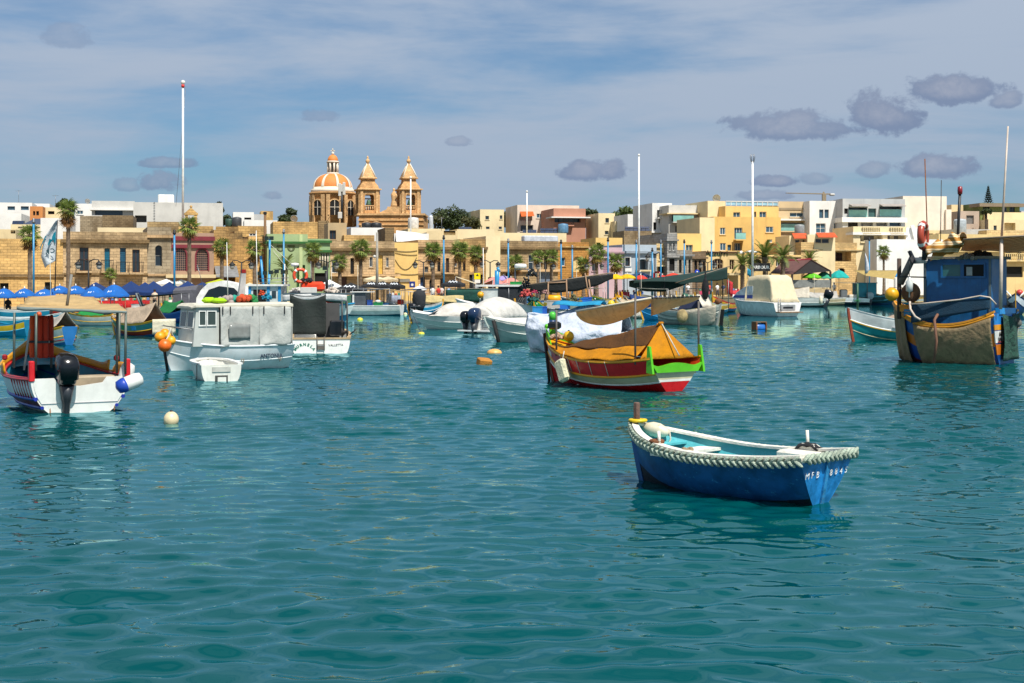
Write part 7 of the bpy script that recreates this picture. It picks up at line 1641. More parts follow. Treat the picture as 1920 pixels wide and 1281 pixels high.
b,h=lz('white hulled boat with red and yellow rail and green cover, behind the tan canopy',176,610,175,4.6,1.8,('#b8c4c0','#d0d6d0','#c8ccc4','#c89a24'),'#3a4a40',tb=.8,stem='#a8302c'); tent(b,h,'#148a3c',.3,.7,.45)
b,h=lz('white and turquoise open boat at the far left',38,617,8,5.4,1.9,('#c8ccc8','#d8d6cc','#2a8fa8','#d8dcd8'),'#2a8fa8',tb=.8,stem='#d8d6cc'); buoy('small orange float on the white and turquoise boat',wl(b,(1.2,-.6,.9)),.16,'#c8501c','float')
b,h=lz('bright turquoise stern of a boat cut by the left edge',2,630,172,3.2,1.5,('#1a90b8','#1a90b8','#d8b020','#1a90b8'),'#1a6a88',tb=.85)
b,h=lz('blue boat with black outboard and green tarpaulin, left of the grey cabin boat',330,604,130,4.6,1.8,('#143c8c','#1a4a9c','#1a4a9c','#2a6ab4'),'#123070',tb=.85); tent(b,h,'#0f7a3a',.3,.9,.9); outboard(b,h.pt(0,1).x,.1,.72,size=1.35,tilt=.1)
b,h=lz('dark boat under a long dark green canopy behind the small luzzu',268,600,178,6.2,2.1,('#1c3a34','#204038','#7a2a2a','#3a4a44'),'#1a2420',tb=.7); frame_canopy(b,-3.2,2.8,1.1,2.0,1.6,'#14301f',sag=.1); crate('white foam box with brown side on the dark green canopied boat',b,(.2,.5,.7),(.9,.5,.5),'#d8d4cc'); crate('brown box beside the white foam box on the dark green canopied boat',b,(-.7,.5,.7),(.5,.5,.5),'#9a6a3c')
b,h=lz('boat with grey arch and red engine box behind the tan canopied boat',222,603,190,5.0,1.9,('#2a3a44','#c8ccc8','#8a9298','#c8ccc8'),'#3a3a3c',tb=.8,boxy=.6); MB().tube([(-1.8,.85,.7),(-1.3,.8,2.0),(-1.3,-.8,2.0),(-1.8,-.85,.7)],.07,8).build('radar_arch',mat('arch_grey','#6a7074',.8,.5),b); MB().bbox((.2,.2,.95),(1.0,.8,.6),.08).build('engine_box',paint('#a8142c'),b)
# white cruiser with grey canvas
b=thing('motor_cruiser','white motor cruiser with curved side window and grey cockpit canvas','boat',wat(410,592),R(-8)); h=Hull(b,L=8.2,B=2.7,tb=.92,zb=1.5,zm=1.05,zs=.95,kd=.3,rake=1.0,full=2.3,vee=.3,nt=16,boxy=.6)
h.band(0, 1, WHITE, 'hull'); h.transom(WHITE); h.deck(0, .98, WHITE, -.02)
P=lambda x,z,y:Vector((x,y,z)); prof=[(-1.9,1.0),(-1.2,2.2),(-.6,2.75),(.6,2.95),(1.9,2.7),(2.9,1.6),(3.0,1.2)]
c_=MB(); c_.loft([[P(x,z,1.05 - .12*(z>2)),P(x,z+.02,.5),P(x,z+.02,-.5),P(x,z,-1.05+.12*(z>2))] for x,z in prof],False); c_.add([P(x,z,s_*(1.05 - .12*(z>2))) for s_ in (1,-1) for x,z in prof],[list(range(7)),list(range(7,14))[::-1]]); c_.build('coachroof',WHITE,b)
for sd in (1,-1):MB().prism([P(-1.0,1.45,sd*1.02),P(2.5,1.55,sd*1.03),P(1.7,2.35,sd*.99),P(.4,2.5,sd*.98),(-.5,sd*.99,2.2)],(0,sd*.05,0)).build('side_window',glass('#1a2226',.05),b)
MB().loft([[Vector((-1.6,y*.95,z)) for y,z in ((1.1,1.0),(1.1,2.2),(.6,2.6),(-.6,2.6),(-1.1,2.2),(-1.1,1.0))],[Vector((-3.6,y,z)) for y,z in ((1.15,1.0),(1.15,2.1),(.6,2.35),(-.6,2.35),(-1.15,2.1),(-1.15,1.0))]],False,True,False).build('cockpit_canvas',cloth_m('#5a5a62',.9,.1),b)
MB().tube([(-1.4, 0, 2.6), (-1.9, 0, 4.3)], .025, 5).build('aerial', STEEL, b)
# blue and white fishing boat with floodlights
b=thing('fishing_boat','blue trimmed fishing boat with floodlights, twin blue derricks and orange life raft','boat',wat(548,603),R(-3)); h=Hull(b,L=9.0,B=3.0,tb=.8,zb=1.35,zm=1.0,zs=1.1,kd=.4,rake=.8,full=2.4,vee=.2,nt=16,boxy=.7)
h.band(0,.5,paint('#1d5a78'),'hull_bottom'); h.band(.5,1,paint('#ccd4d0'),'hull_side'); h.transom(paint('#ccd4d0')); h.deck(0,.98,paint('#8a9490'),-.1); h.rail(.98,.06,paint('#2a86b4'),'bulwark_rail')
gw = paint('#c4c8c4'); bl_ = paint('#2a86b8')
MB().box(-2.9,-1.0,.95,-.6,1.0,2.55).build('wheelhouse',gw,b); MB().box(-3.2,-1.2,2.55,-.4,1.2,2.68).build('wheelhouse_roof',WHITE,b)
for x in (-2.85, -1.5, -.7): MB().box(x - .1, -1.06, 1.0, x + .1, -1.001, 2.54).build('blue_pillar', bl_, b)
MB().box(-2.6,-1.02,1.3,-1.7,-1.002,2.3).build('doorway',mat('dark_inside'),b); MB().box(-1.25,-1.03,1.7,-.95,-1.002,2.2).build('window',GD,b)
MB().box(-.4,-1.35,1.92,4.3,1.35,2.05).build('deck_roof',mat('slate_roof','#4a5c64',.8,.5),b); MB().sheet(lambda u,v:Vector((-.4+4.6*u,-1.38 - .05*math.sin(u*9),1.45+.46*v+.1*math.sin(u*3.1))),16,3,.015).build('rolled_curtain',cloth_m('#c4c4c2',.9,.1),b)
for x in (4.1, 2.0):
 for y in (-1.25, 1.25): MB().tube([(x, y, 1.0), (x, y, 1.95)], .05, 6).build('roof_post', STEEL, b)
for px0,py0,px1,py1 in ((489,480,497,575),(505,510,502,575)):inv=(Matrix.Translation(b.location) @ Matrix.Rotation(b.rotation_euler[2],4,'Z')).inverted(); Yb=b.location.y; MB().tube([inv @ at(px0,py0,Yb),inv @ at(px1,py1,Yb)],.09,7).build('derrick',bl_,b)
def flood(px, py, par, lab=None):
 q=inv @ at(px,py,Yb - .6); f=MB().loft([[q+Vector((x*s_,-.25+d,z*s_)) for x,z in ((-.25,-.22),(.25,-.22),(.25,.22),(-.25,.22))] for s_,d in ((.62,0),(.62,.1),(.3,.3))],True,True,False).build('floodlight',mat('flood_dark','#24302c',.9,.3),par); MB().tube([q+Vector((0,.05,-.2)),q+Vector((0,.05,-.55))],.03,5).build('bracket',DARK,f)
for px,py in ((486,513),(498,512),(509,511),(520,509),(532,510),(501,447),(510,447),(610,503)):flood(px,py,b)
for px0,py0,px1,py1 in ((482,523,541,521),(482,530,541,528)):MB().tube([inv @ at(px0,py0,Yb - .7),inv @ at(px1,py1,Yb - .7)],.025,5).build('roof_rail',STEEL,b)
MB().tube([inv @ at(506,448,Yb),inv @ at(505,512,Yb)],.08,6).build('light_mast',bl_,b); MB().tube([inv @ at(611,508,Yb),inv @ at(613,553,Yb)],.09,6).build('light_mast',DARK,b); MB().tube([inv @ at(534,495,Yb),inv @ at(534,580,Yb)],.035,6).build('aerial',WHITE,b)
for a_,c2 in (((508,460),(552,500)),((512,470),(540,505))):MB().tube([inv @ at(a_[0],a_[1],Yb),inv @ at(c2[0],c2[1],Yb)],.02,4).build('stay',ROPE_W,b)
q=inv @ at(553,497,Yb); MB().lathe([(.25,-.1),(.3,0),(.28,.12),(.05,.16)],12,q).build('radar_dome',WHITE,b); MB().tube([q,inv @ at(553,530,Yb)],.05,6).build('radar_mast',STEEL,b)
ring('orange life ring on the roof of the blue trimmed fishing boat',at(563,517,Yb - 1),.45,'#e0502a',.3)
t=thing('life_raft','bright orange life raft case on the deck roof of the blue trimmed fishing boat','life raft',wl(b,(1.6,-.6,2.06)),R(-6)); MB().bbox((0,0,.45),(1.7,.8,.7),.18).build('raft_case',paint('#e8431c',.9),t); MB().bbox((-.2,-.42,.2),(1.2,.06,.4),.02).build('locker_front',GRW,t)
heap('white sacks heaped behind the orange life raft',wl(b,(.2,.4,2.05)),.6,'#d4d0c8',name='sack_heap',cat='sacks'); heap('pale sack pile right of the orange life raft',wl(b,(2.9,-.2,2.05)),.6,'#c8bcae',name='sack_heap',cat='sacks'); heap('dark coats and ropes heaped before the life ring',at(575,528,Yb - .8),.5,'#1a1c22',name='rope_heap',cat='ropes')
heap('turquoise net hung at the wheelhouse of the blue trimmed fishing boat',at(500,562,Yb - 1.4),.45,'#1a8aa8',flat=1.2); heap('orange gear at the wheelhouse of the blue trimmed fishing boat',at(491,556,Yb - 1.4),.3,'#d8502a',name='gear_heap',cat='gear',flat=1.5); heap('green net behind the whip aerials on the quay side',at(455,578,122),.7,'#2a8a5c',flat=1.2)
# long white boat, inflatables
b=thing('workboat','long low white boat with teal boot stripe and grey cabin, moored left of the inflatables','boat',wat(668,591),R(172)); h=Hull(b,L=8.0,B=2.2,tb=.85,zb=1.15,zm=.8,zs=.8,kd=.3,rake=.7,full=2.4,vee=.2,nt=16,boxy=.7); h.band(0,.48,paint('#1a5a6c'),'hull_bottom'); h.band(.48,1,WHITE,'hull_side'); h.transom(WHITE); h.inner(.3,WHITE); h.gunwale(.12,.05,WHITE); h.rail(.72,.02,mat('green_line','#7a9a8c',.8))
MB().box(-1.0,-.8,.5,-.0,.8,1.95).build('cabin',mat('cabin_slate','#50545a',.85),b); MB().box(-.02,-.85,.5,.12,.85,2.0).build('cabin_front',WHITE,b); MB().box(-1.4,-.95,1.96,.3,.95,2.04).build('cabin_roof',WHITE,b); crate('green crate in the long low white boat',b,(-2.0,.3,.6),(.7,.5,.5),'#1f8a4a'); crate('blue tub behind the cabin of the long low white boat',b,(-1.3,.4,.7),(.4,.4,.6),'#1f4a9a')
b=thing('inflatable_boat','black inflatable with grey outboard beside the long low white boat','boat',wat(705,588),R(160))
for sd in (1,-1):MB().tube([(-1.5,sd*.65,.25),(.8,sd*.65,.28),(1.5,sd*.4,.36),(1.75,0,.42)],.22,10).build('air_tube',mat('tube_black','#24282c',.9,.5),b)
MB().box(-1.35,-.6,.1,-1.25,.6,.6).build('transom',WOOD,b); MB().box(-1.3,-.5,.1,1.3,.5,.16).build('floor',DARK,b); outboard(b,-1.4,0,.55,'#3a4248',size=1.2,tilt=.5)
b=thing('inflatable_boat','white inflatable with yellow top tube and red seat','boat',wat(745,585),R(6))
for sd in (1, -1):
 MB().tube([(-1.8,sd*.7,.38),(1.0,sd*.7,.40),(1.7,sd*.4,.5),(1.95,0,.56)],.26,10).build('air_tube',WHITE,b); MB().tube([(-1.8,sd*.74,.62),(1.0,sd*.74,.64),(1.8,sd*.42,.74),(2.05,0,.8)],.09,8).build('yellow_band',paint('#e0a010'),b)
MB().box(-1.7,-.5,.12,1.5,.5,.18).build('floor',GRW,b); MB().bbox((.3,0,.75),(.6,.7,.9),.08).build('seat',paint('#d8402c'),b); MB().bbox((-.8,0,1.0),(.5,.8,1.4),.06).build('console',WHITE,b); outboard(b,-1.75,0,.6,'#c8c8c4',size=1.1)
b,h=lz('small boat with tan canopy among the inflatables',722,578,165,5.0,1.9,('#3a4a50','#c8ccc8','#8a9298','#c8ccc8'),'#2a2a2c',tb=.8,boxy=.7); frame_canopy(b,-2.0,1.8,1.0,2.0,2.3,'#b49a6c'); frame_canopy(b,-4.2,-2.2,1.0,1.9,1.95,'#d8dce0',name='white_canopy')
b,h=lz('boat with blue and white striped top behind the tan canopied one',765,574,176,5.4,1.9,('#2a4a7a','#d8dce0','#2a5aa8','#d8dce0'),'#1a2a44',tb=.8,boxy=.7); frame_canopy(b,-2.4,2.2,1.0,2.3,2.0,'#2a7ac0'); crate('yellow tub on the quay edge boat left of the beige covered one',b,(-2.5,.2,.9),(1.1,.7,.7),'#e0a014')
t=thing('covered_engine','tall outboard under a dark grey cover left of the beige covered boat','engine',at(786,573,128)); MB().loft([[Vector((r*math.cos(a*.628),r*.8*math.sin(a*.628),z)) for a in range(10)] for z,r in ((-.6,.3),(0,.55),(.9,.62),(1.25,.5),(1.38,.15))],True,True).build('cover',cloth_m('#24262a',1,0),t); MB().tube([(0,0,-1.4),(0,0,-.6)],.12,6).build('leg',DARK,t)
b,h=lz('turquoise open boat with yellow inside left of the beige covered boat',795,588,20,3.6,1.5,('#1a90b8','#2a9ac4','#2a9ac4','#d0d8d8'),'#c89a1c',tb=.7)
b,h=lz('boat with beige sheet over its cockpit before the market people',832,586,186,5.8,1.9,('#2a8aa8','#b8c0b8','#c8c8bc','#c8ccc0'),'#2a3a3a',tb=.8); MB().sheet(lambda u,v:Vector((2.6 - 4.4*u,1.05 - .25*v,.95+.62*v+.05*math.sin(u*12+v*4))),16,5,.015).build('cover_sheet',cloth_m('#c4b07c',.9,.1),b); MB().sheet(lambda u,v:Vector((2.6 - 4.4*u,.8 - 1.8*v,1.57+.03*math.sin(u*9))),12,5,.015).build('cover_sheet',cloth_m('#c4b07c',.9,.1),b)
b,h=lz('boat hung with dark green nets left of the steel wheelhouse boat',885,583,170,6.5,2.2,('#2a5a54','#3a6a60','#4a7a70','#2a6a4c'),'#203028',tb=.7,eye=True); frame_canopy(b,-3,2.4,1.15,2.1,2.2,'#0f5a40',sag=.12); MB().sheet(lambda u,v:Vector((2.4 - 5.0*u,1.16+.04*math.sin(u*15),.9+1.2*v)),18,4,.014).build('hung_net',cloth_m('#174a40',.9,.1),b)
# covered speedboat
b=thing('speedboat','white speedboat with pointed bow under a cream tent cover','boat',wat(850,617),R(184)); h=Hull(b,L=5.0,B=1.95,tb=.9,zb=1.05,zm=.78,zs=.75,kd=.3,rake=1.1,full=2.2,vee=.45,nt=18,boxy=.75); gl_=mat('hull_shade_green','#c8d8d0',.88,.2,var=.06,coat=.3); h.band(0,.72,gl_,'hull_bottom'); h.band(.72,1,WHITE,'hull_side'); h.transom(WHITE); h.deck(.0,.985,WHITE,.0,.0,crown=.12); h.rail(.74,.025,WHITE); h.rail(.5,.02,gl_)  # pale green lower hull: the white hull's shade painted in
def cov(u,v):x=1.5 - 4.0*u; w_=.93*(1 - 2*v); rz=.82+.78*math.sin(min(u*2.3,1)*1.57)*(1 - .35*max(u - .45,0)/.55); return Vector((x,w_,.80+(rz - .80)*(1 - abs(1 - 2*v)**1.3)+.02*math.sin(u*19+v*6)))
MB().sheet(cov,18,10,.014).build('tent_cover',cloth_m('#dcd6cc',.74,.1),b); MB().prism([(1.6,.6,.85),(1.2,.75,.85),(.9,.72,1.15)],(0,.03,0)).build('side_screen',glass('#22282a'),b); rp=MB(); rp.tube([(2.45,.1,.95),(2.6,.2,1.35),(2.0,.55,1.4)],.02,5); rp.build('bow_rail',STEEL,b)
buoy('small yellow mooring float under the bow of the cream covered speedboat',wat(790,626),.18,'#d8c83c','mooring_float',sz=.6); rope_thing('mooring line from the cream covered speedboat down to its float',[wl(b,(2.4,.05,.8)),wat(790,625)],.02,DARK)
b,h=lz('small white boat with black engine behind the bow of the cream covered speedboat',815,606,170,3.8,1.6,('#c8ccc8','#d8d8d4','#d8d8d4','#e0e0dc'),'#8a6a4a',tb=.85,boxy=.7); outboard(b,1.7,0,.8,size=1.1)
# domed boat with twin outboards
b=thing('speedboat','white boat under a domed hooped cover with two dark outboards at its stern','boat',wat(935,622),R(62)); h=Hull(b,L=5.2,B=2.2,tb=.95,zb=1.15,zm=.85,zs=.72,kd=.3,rake=.9,full=2.3,vee=.3,nt=16,boxy=.6); h.band(0,1,WHITE,'hull'); h.transom(WHITE); h.deck(0,.985,WHITE,-.02)
def dome(u,v):a=math.pi*v; s_=math.sin(math.pi*(.10+.86*u))**.55; return Vector((-2.2+4.4*u,1.12*math.cos(a)*(.55+.45*s_),.72+1.25*math.sin(a)**.85*s_+.012*math.sin(v*30)))
MB().sheet(dome,14,16,.014).build('dome_cover',cloth_m('#dad6ce',.76,.1),b); ax=h.pt(0,1).x; MB().sheet(lambda u,v:Vector((-2.2 - .15*(1 - v),.98 - 1.96*u,.72+(.75*math.sin(math.pi*u)**.7)*v)),12,4,.014).build('dome_end',cloth_m('#d6d2ca',.92,.1),b)
outboard(b, ax, .62, .55, '#101216', size=1.35); outboard(b, ax, .02, .55, '#1a2c48', size=1.7); ld = MB()
for y in (-.45, -.8): ld.tube([(ax - .12, y, .1), (ax - .05, y, 1.0)], .025, 6)
for z in (.3, .55, .8, .98): ld.box(ax - .13, -.8, z, ax - .05, -.45, z + .04)
ld.build('boarding_ladder',STEEL,b); MB().box(ax - .35,-1.0,.1,ax,1.0,.18).build('swim_platform',WHITE,b)
# steel wheelhouse boat
b=thing('fishing_boat','white fishing boat with grey steel wheelhouse, dark doorway curtain and radar mast','boat',wat(945,600),R(170)); h=Hull(b,L=7.4,B=2.5,tb=.85,zb=1.6,zm=.95,zs=.95,kd=.35,rake=.8,full=2.4,vee=.25,nt=16,boxy=.75); h.band(0,.5,paint('#1f5f74'),'hull_bottom'); h.band(.5,1,paint('#d4d8d4'),'hull_side'); h.transom(paint('#d4d8d4')); h.deck(0,.98,paint('#c8ccc8'),-.1); h.rail(.98,.07,WHITE,'bulwark_rail')
MB().prism([(1.3,1.05,.8),(1.75,1.05,.8),(1.55,1.05,2.35),(1.3,1.05,2.35)],(0,-2.1,0)).build('wheelhouse_front',gw,b); MB().box(.25,-1.05,.8,1.295,1.05,2.35).build('wheelhouse',gw,b); MB().box(1.36,1.052,1.3,1.56,1.07,2.1).build('window',GD,b); MB().box(-1.55,-1.1,.75,.245,1.1,2.5).build('shelter_curtain',cloth_m('#23282e',.95,0),b); MB().box(-1.7,-1.2,2.5,1.9,1.2,2.64).build('wheelhouse_roof',WHITE,b)
MB().tube([(-.6, 1.12, .8), (-.55, 1.12, 2.5)], .03, 6).build('curtain_pole', STEEL, b)
for x in (-.9,-1.05,-1.2):MB().tube([(x,1.3,.7),(x - .9,1.2,2.3)],.035,5).build('spar',mat('spar_grey','#6a6a68',.8),b)
inv=(Matrix.Translation(b.location) @ Matrix.Rotation(b.rotation_euler[2],4,'Z')).inverted(); Yb=b.location.y; I=lambda px,py,d=0:inv @ at(px,py,Yb+d)
for px0,py0,px1,py1,r_,m_,n_ in ((966,505,966,538,.05,STEEL,'radar_post'),(991,506,991,540,.05,STEEL,'radar_post'),(965,505,992,505,.04,STEEL,'radar_bar'),(906,465,907,560,.03,WHITE,'aerial'),(932,507,932,538,.18,bl_,'davit'),(932,507,937,505,.2,bl_,'davit_head'),(922,535,960,531,.025,STEEL,'roof_rail')):MB().tube([I(px0,py0),I(px1,py1)],r_,7).build(n_,m_,b)
q=I(976,499); MB().lathe([(.42,-.16),(.46,-.1),(.46,.08),(.4,.15),(.05,.18)],16,q).build('radar_dome',WHITE,b); crate('green crate on the wheelhouse roof of the grey steel wheelhouse boat',b,(-1.0,.5,2.65),(.8,.5,.22),'#1f8a3c')
buoy('yellow orange buoy hung at the front of the grey steel wheelhouse',at(901,553,Yb - 1.2),.25,'#e8a414'); heap('black diving suits hung on the rear of the grey steel wheelhouse',at(985,545,Yb - 1.4),.5,'#141820',name='diving_suits',cat='wetsuit',flat=2.2); heap('black net bundle on a spar above the black canopy boat',at(997,521,Yb - 1.6),.5,'#1c2428',flat=1.4); heap('cream rope bundle on top of the black net bundle',at(997,514,Yb - 1.6),.32,'#c8b89c',name='rope_heap',cat='ropes')
# black canopy luzzu with clutter
b,h=lz('luzzu crowded with crates and nets under a long black canopy',1058,604,176,7.0,2.3,('#c8ccc8','#1f8ac0','#d8dcd8','#d8d4cc'),'#2a6a88',tb=.6,eye=True,z=(1.4,.8,.95)); inv=(Matrix.Translation(b.location) @ Matrix.Rotation(b.rotation_euler[2],4,'Z')).inverted(); Yb=b.location.y
bkc=cloth_m('#101414',1,.05); canopy(b,(I(994,534,-1.1),I(1148,512,-1.1),I(1150,512,1.3),I(996,533,1.3)),bkc,14,6,.05,'canopy',.012); MB().sheet(lambda u,v:I(994,534,-1.12).lerp(I(1150,513,-1.12),u)+Vector((0,0,-(.35+.95*u*(1 - u)*2.2)*v - .03*math.sin(u*25)*v)),22,4,.014).build('canopy_side',bkc,b)
for y_ in (-1.1,1.3):MB().tube([I(992,534,y_),I(1152,511,y_)],.05,6).build('canopy_boom',mat('boom_tan','#8a7660',.8),b)
for px0,py0,px1,py1 in ((1028,529,1027,587),(1062,524,1064,585),(1097,512,1106,572),(1104,524,1112,578),(1027,531,1063,529)):MB().tube([I(px0,py0,-1.15),I(px1,py1,-1.15)],.055,6).build('canopy_pole',mat('pole_rust','#9a7a5e',.8,.7),b)
for px_,py_,d,c,lab in ((1038,570,(.9,.5,.55),'#b4aca4','grey plastic crate under the black canopy'),(1058,572,(.8,.5,.5),'#1a68c0','blue crate beside the grey one under the black canopy'),(1093,566,(.7,.5,.55),'#1a6ac8','blue tub at the right of the black canopy boat'),(1102,564,(.6,.5,.55),'#1658b0','darker blue tub at the right end of the black canopy boat'),(1008,583,(.7,.5,.6),'#2a8ac8','light blue tub at the left of the black canopy boat'),(1018,583,(.6,.5,.6),'#1a5ab8','deep blue tub at the left of the black canopy boat')):crate(lab,b,inv @ at(px_,py_+8,Yb - 1.0),d,c,group='tubs and crates under the black canopy')
t=thing('float_roll','orange yellow foam roll on the grey crate under the black canopy','float',at(1039,560,Yb - 1.0)); MB().lathe([(.2,-.45),(.27,-.4),(.27,.4),(.2,.45)],12,M=Matrix.Rotation(R(90),4,'Y')).build('roll',paint('#e89a0c'),t)
heap('coral red net heap at the left of the black canopy boat',at(987,558,Yb - 1),.55,'#c8504c',flat=1.1); heap('pink and red bundle hung under the black canopy',at(1001,551,Yb - .9),.4,'#b83a5c',name='cloth_bundle',cat='cloth',flat=1.2); heap('pale pink net hung under the black canopy',at(1022,553,Yb - .9),.42,'#b88a84',flat=1.2); heap('teal net under the green and yellow prow',at(1000,566,Yb - .9),.5,'#1f5a54',flat=.8); heap('round olive fish trap heap on the deck of the black canopy boat',at(1077,572,Yb - 1.1),.62,'#6a6a48',flat=1.2)
b,h=lz('green and yellow prowed luzzu facing the camera left of the grey crate',1006,596,264,4.6,1.7,('#1f8ac0','#d8a81c','#1f9a54','#d8b41c'),'#6a5a3a',tb=.5,eye=True,z=(1.6,.8,.8)); tent(b,h,'#148a5c',.45,.95,.5)
b,h=lz('pale grey boat with teal cover behind the black canopy',1112,590,8,5.2,1.9,('#a8b0a8','#b4b8ac','#b8b4a0','#dcdcd4'),'#1f5868',tb=.8,z=(1.5,.95,.9)); tent(b,h,'#1a5060',.2,.7,.35); heap('bright green nets on the stern behind the black canopy',wl(b,(-1.2,0,1.0)),.8,'#1f7a3c')
# luzzu prows in the middle
for (px,py,hd,L,cols,inn,tn,lab) in [(1163,598,258,5.0,('#1f7a8c','#d8d0b4','#d8b41c','#c8c4b0'),'#8a8a80','#c4b094','luzzu with white and yellow prow bars and yellow buoy behind the red awning'),(1162,588,262,5.0,('#1f6aa0','#1f8ab0','#e0a414','#d8a414'),'#1f4a3a',None,'luzzu with orange yellow arched prow board'),(1182,596,250,4.8,('#8a7a68','#c8b898','#b8a888','#d0c4a8'),'#6a5a48','#b8a284','luzzu under a pleated tan tent'),(1252,584,200,6.4,('#c8c4b4','#b8b4a4','#b4b0a0','#dcd8c8'),'#8a8474',None,'cream open boat below the dark green sail'),(1215,586,190,5.0,('#1a2a4c','#1c3468','#1c3468','#2a4a80'),'#14203c','#1c3a74','boat under a royal blue cover behind the red awning'),(1332,588,230,5.2,('#1f5a5c','#2a8ab4','#c8a02c','#d8d0b0'),'#2a5a4c',None,'luzzu with blue and yellow eye boards left of the cream canopied cruiser'),(1310,580,205,5.5,('#1f4a44','#3a6a5c','#d8b43c','#d8d0b0'),'#2a4a3c','#3a6a58','green boat with pale yellow prow behind the grey double ender'),(1356,585,240,5.4,('#2a3a3c','#2a6a9c','#d8a41c','#c8402c'),'#24201c',None,'luzzu with dark stem and orange rail beside the cream canopied cruiser')]:
 b, h = lz(lab, px, py, hd, L, 1.8, cols, inn, tb=.5, eye=True, z=(1.55, .8, .85), horn=.4)
 if tn: tent(b, h, tn, .2, .85, .75)
 if 'arched' in lab or 'eye boards' in lab:p=h.pt(.93,1); MB().loft([[Vector((p.x - .2,y,z+dz)) for y,z,dz in ((-.9,.75,0),(-.55,1.35,0),(0,1.75,0),(.55,1.35,0),(.9,.75,0))],[Vector((p.x - .2,y*.85,z)) for y,z in ((-.9,.6),(-.55,1.18),(0,1.55),(.55,1.18),(.9,.6))]],False).loft([[Vector((p.x - .26,y,z)) for y,z in ((-.9,.75),(-.55,1.35),(0,1.75),(.55,1.35),(.9,.75))],[Vector((p.x - .26,y*.85,z)) for y,z in ((-.9,.6),(-.55,1.18),(0,1.55),(.55,1.18),(.9,.6))]],False).build('prow_board',paint('#e8a414' if 'arched' in lab else '#2a90c0'),b)
buoy('yellow buoy hung on the white and yellow prow', at(1146, 570, 100), .26, '#e8c01c', eye=False)
b,h=lz('boat draped with olive, navy and white sheets seen below the red awning',1178,596,176,4.0,1.7,('#6a4a30','#7a5434','#8a6a44','#c8b898'),'#4a3a2a',tb=.8)
for x0,x1,c in ((1.3,.35,'#8a8258'),(.33,-.02,'#16243c'),(-.04,-1.1,'#d4ccc0')):MB().sheet(lambda u,v,x0=x0,x1=x1:Vector((x0+(x1 - x0)*u,.93+.03*math.sin(u*9),.05+.8*v)),8,4,.014).build('side_sheet',cloth_m(c,.9,0),b)
b,h=lz('bright blue boat end showing under the red awning',1236,600,190,3.0,1.5,('#1a80b8','#2a90c8','#2a90c8','#2a90c8'),'#1a5a88',tb=.7)
b,h=lz('small teal bow with red and white rail right of the white wrapped boat',1120,630,18,3.0,1.5,('#1f6a78','#2a7a88','#d8d4cc','#c8303c'),'#4a8a94',tb=.8)
# white wrapped boat and grey covered boat
b,h=lz('boat wrapped in a creased white sheet behind the red boat',1082,662,160,4.3,1.9,('#c8d0d4','#d0d4d8','#d0d4d8','#d8dce0'),'#4a5a64',stem='#c8d0d4',horn=0,tb=.85,z=(1.1,.8,.85))
wm_ = mat('white_wrap', '#d0d8e6', .74, .75, var=.08, bump=.9, bscale=5, wob=6)
def wrap(u, v, sd):
 t=.02+.97*u; e=h.pt(t,.3+.7*min(v/.5,1),sd,-.08); r_=Vector((e.x*.96,0,1.2+.72*math.sin(min(u*1.2+.2,1)*2.7)**.8)); k=max(v - .5,0)*2; p=e.lerp(r_,k); p.z+=.12*math.sin(k*3.14); p+=Vector((.0,sd*(.07*abs(math.sin(u*16+v*5))+.06*abs(math.sin(u*7 - v*11))+.03*math.sin(u*33+v*21)),.03*math.sin(u*23+v*17))); return p
for sd in (1,-1):MB().sheet(lambda u,v:wrap(u,v if sd<0 else 1 - v,sd),44,26,.016).build('white_wrap',wm_,b)
MB().sheet(lambda u,v:Vector((.9 - 2.0*u,.5 - 1.0*v,1.9+.15*math.sin(v*3.14)+.03*math.sin(u*9))),8,6,.014).build('blue_top_sheet',cloth_m('#1a8ab4',.9,.1),b)
f=thing('fender','tall navy and green fender standing before the white wrapped boat','fender',at(1036,606,52.3)); MB().lathe([(.05,-.35),(.13,-.3),(.13,.12)],12).build('navy_half',paint('#16345c'),f); MB().lathe([(.13,.12),(.13,.34),(.06,.42)],12).build('green_half',paint('#4ab43c'),f)
b,h=lz('pale boat under a taut cream cover left of the white wrapped boat',992,641,196,4.4,1.8,('#9ab0ac','#a8bab4','#b8c4bc','#c8ccc4'),'#4a5a54',tb=.8,z=(1.2,.8,.85),stem='#b8c4bc',horn=0,rake=.8); MB().sheet(lambda u,v:Vector((h.pt(.98 - .9*u,1).x,h.pt(.98 - .9*u,1).y*(1.06 - 2.12*v),h.sheer(.98 - .9*u)+.06 - .14*abs(2*v - 1)**8+(.55*u)*(1 - (2*v - 1)**2)+.012*math.sin(u*22+v*11))),18,10,.014).build('tent_cover',cloth_m('#d8d6cc',.92,.1),b)
MB().tube([h.pt(1,.2)+Vector((-.1,.35,-.5)),h.pt(1,.95)+Vector((-.35,.3,-.1))],.09,7).build('bow_fender',RUBBER,b)
c_=thing('hose_coil','coil of black and white hose on the bow cover left of the white wrapped boat','hose',at(1008,608,62.5),R(60))
for i in range(7):MB().tube([(.42*math.cos(a*.4)*(1 - .05*i),-.25+.08*i,.42*math.sin(a*.4)) for a in range(17)],.035,5).build('hose_loop',RUBBER if i % 2 else ROPE_W,c_)
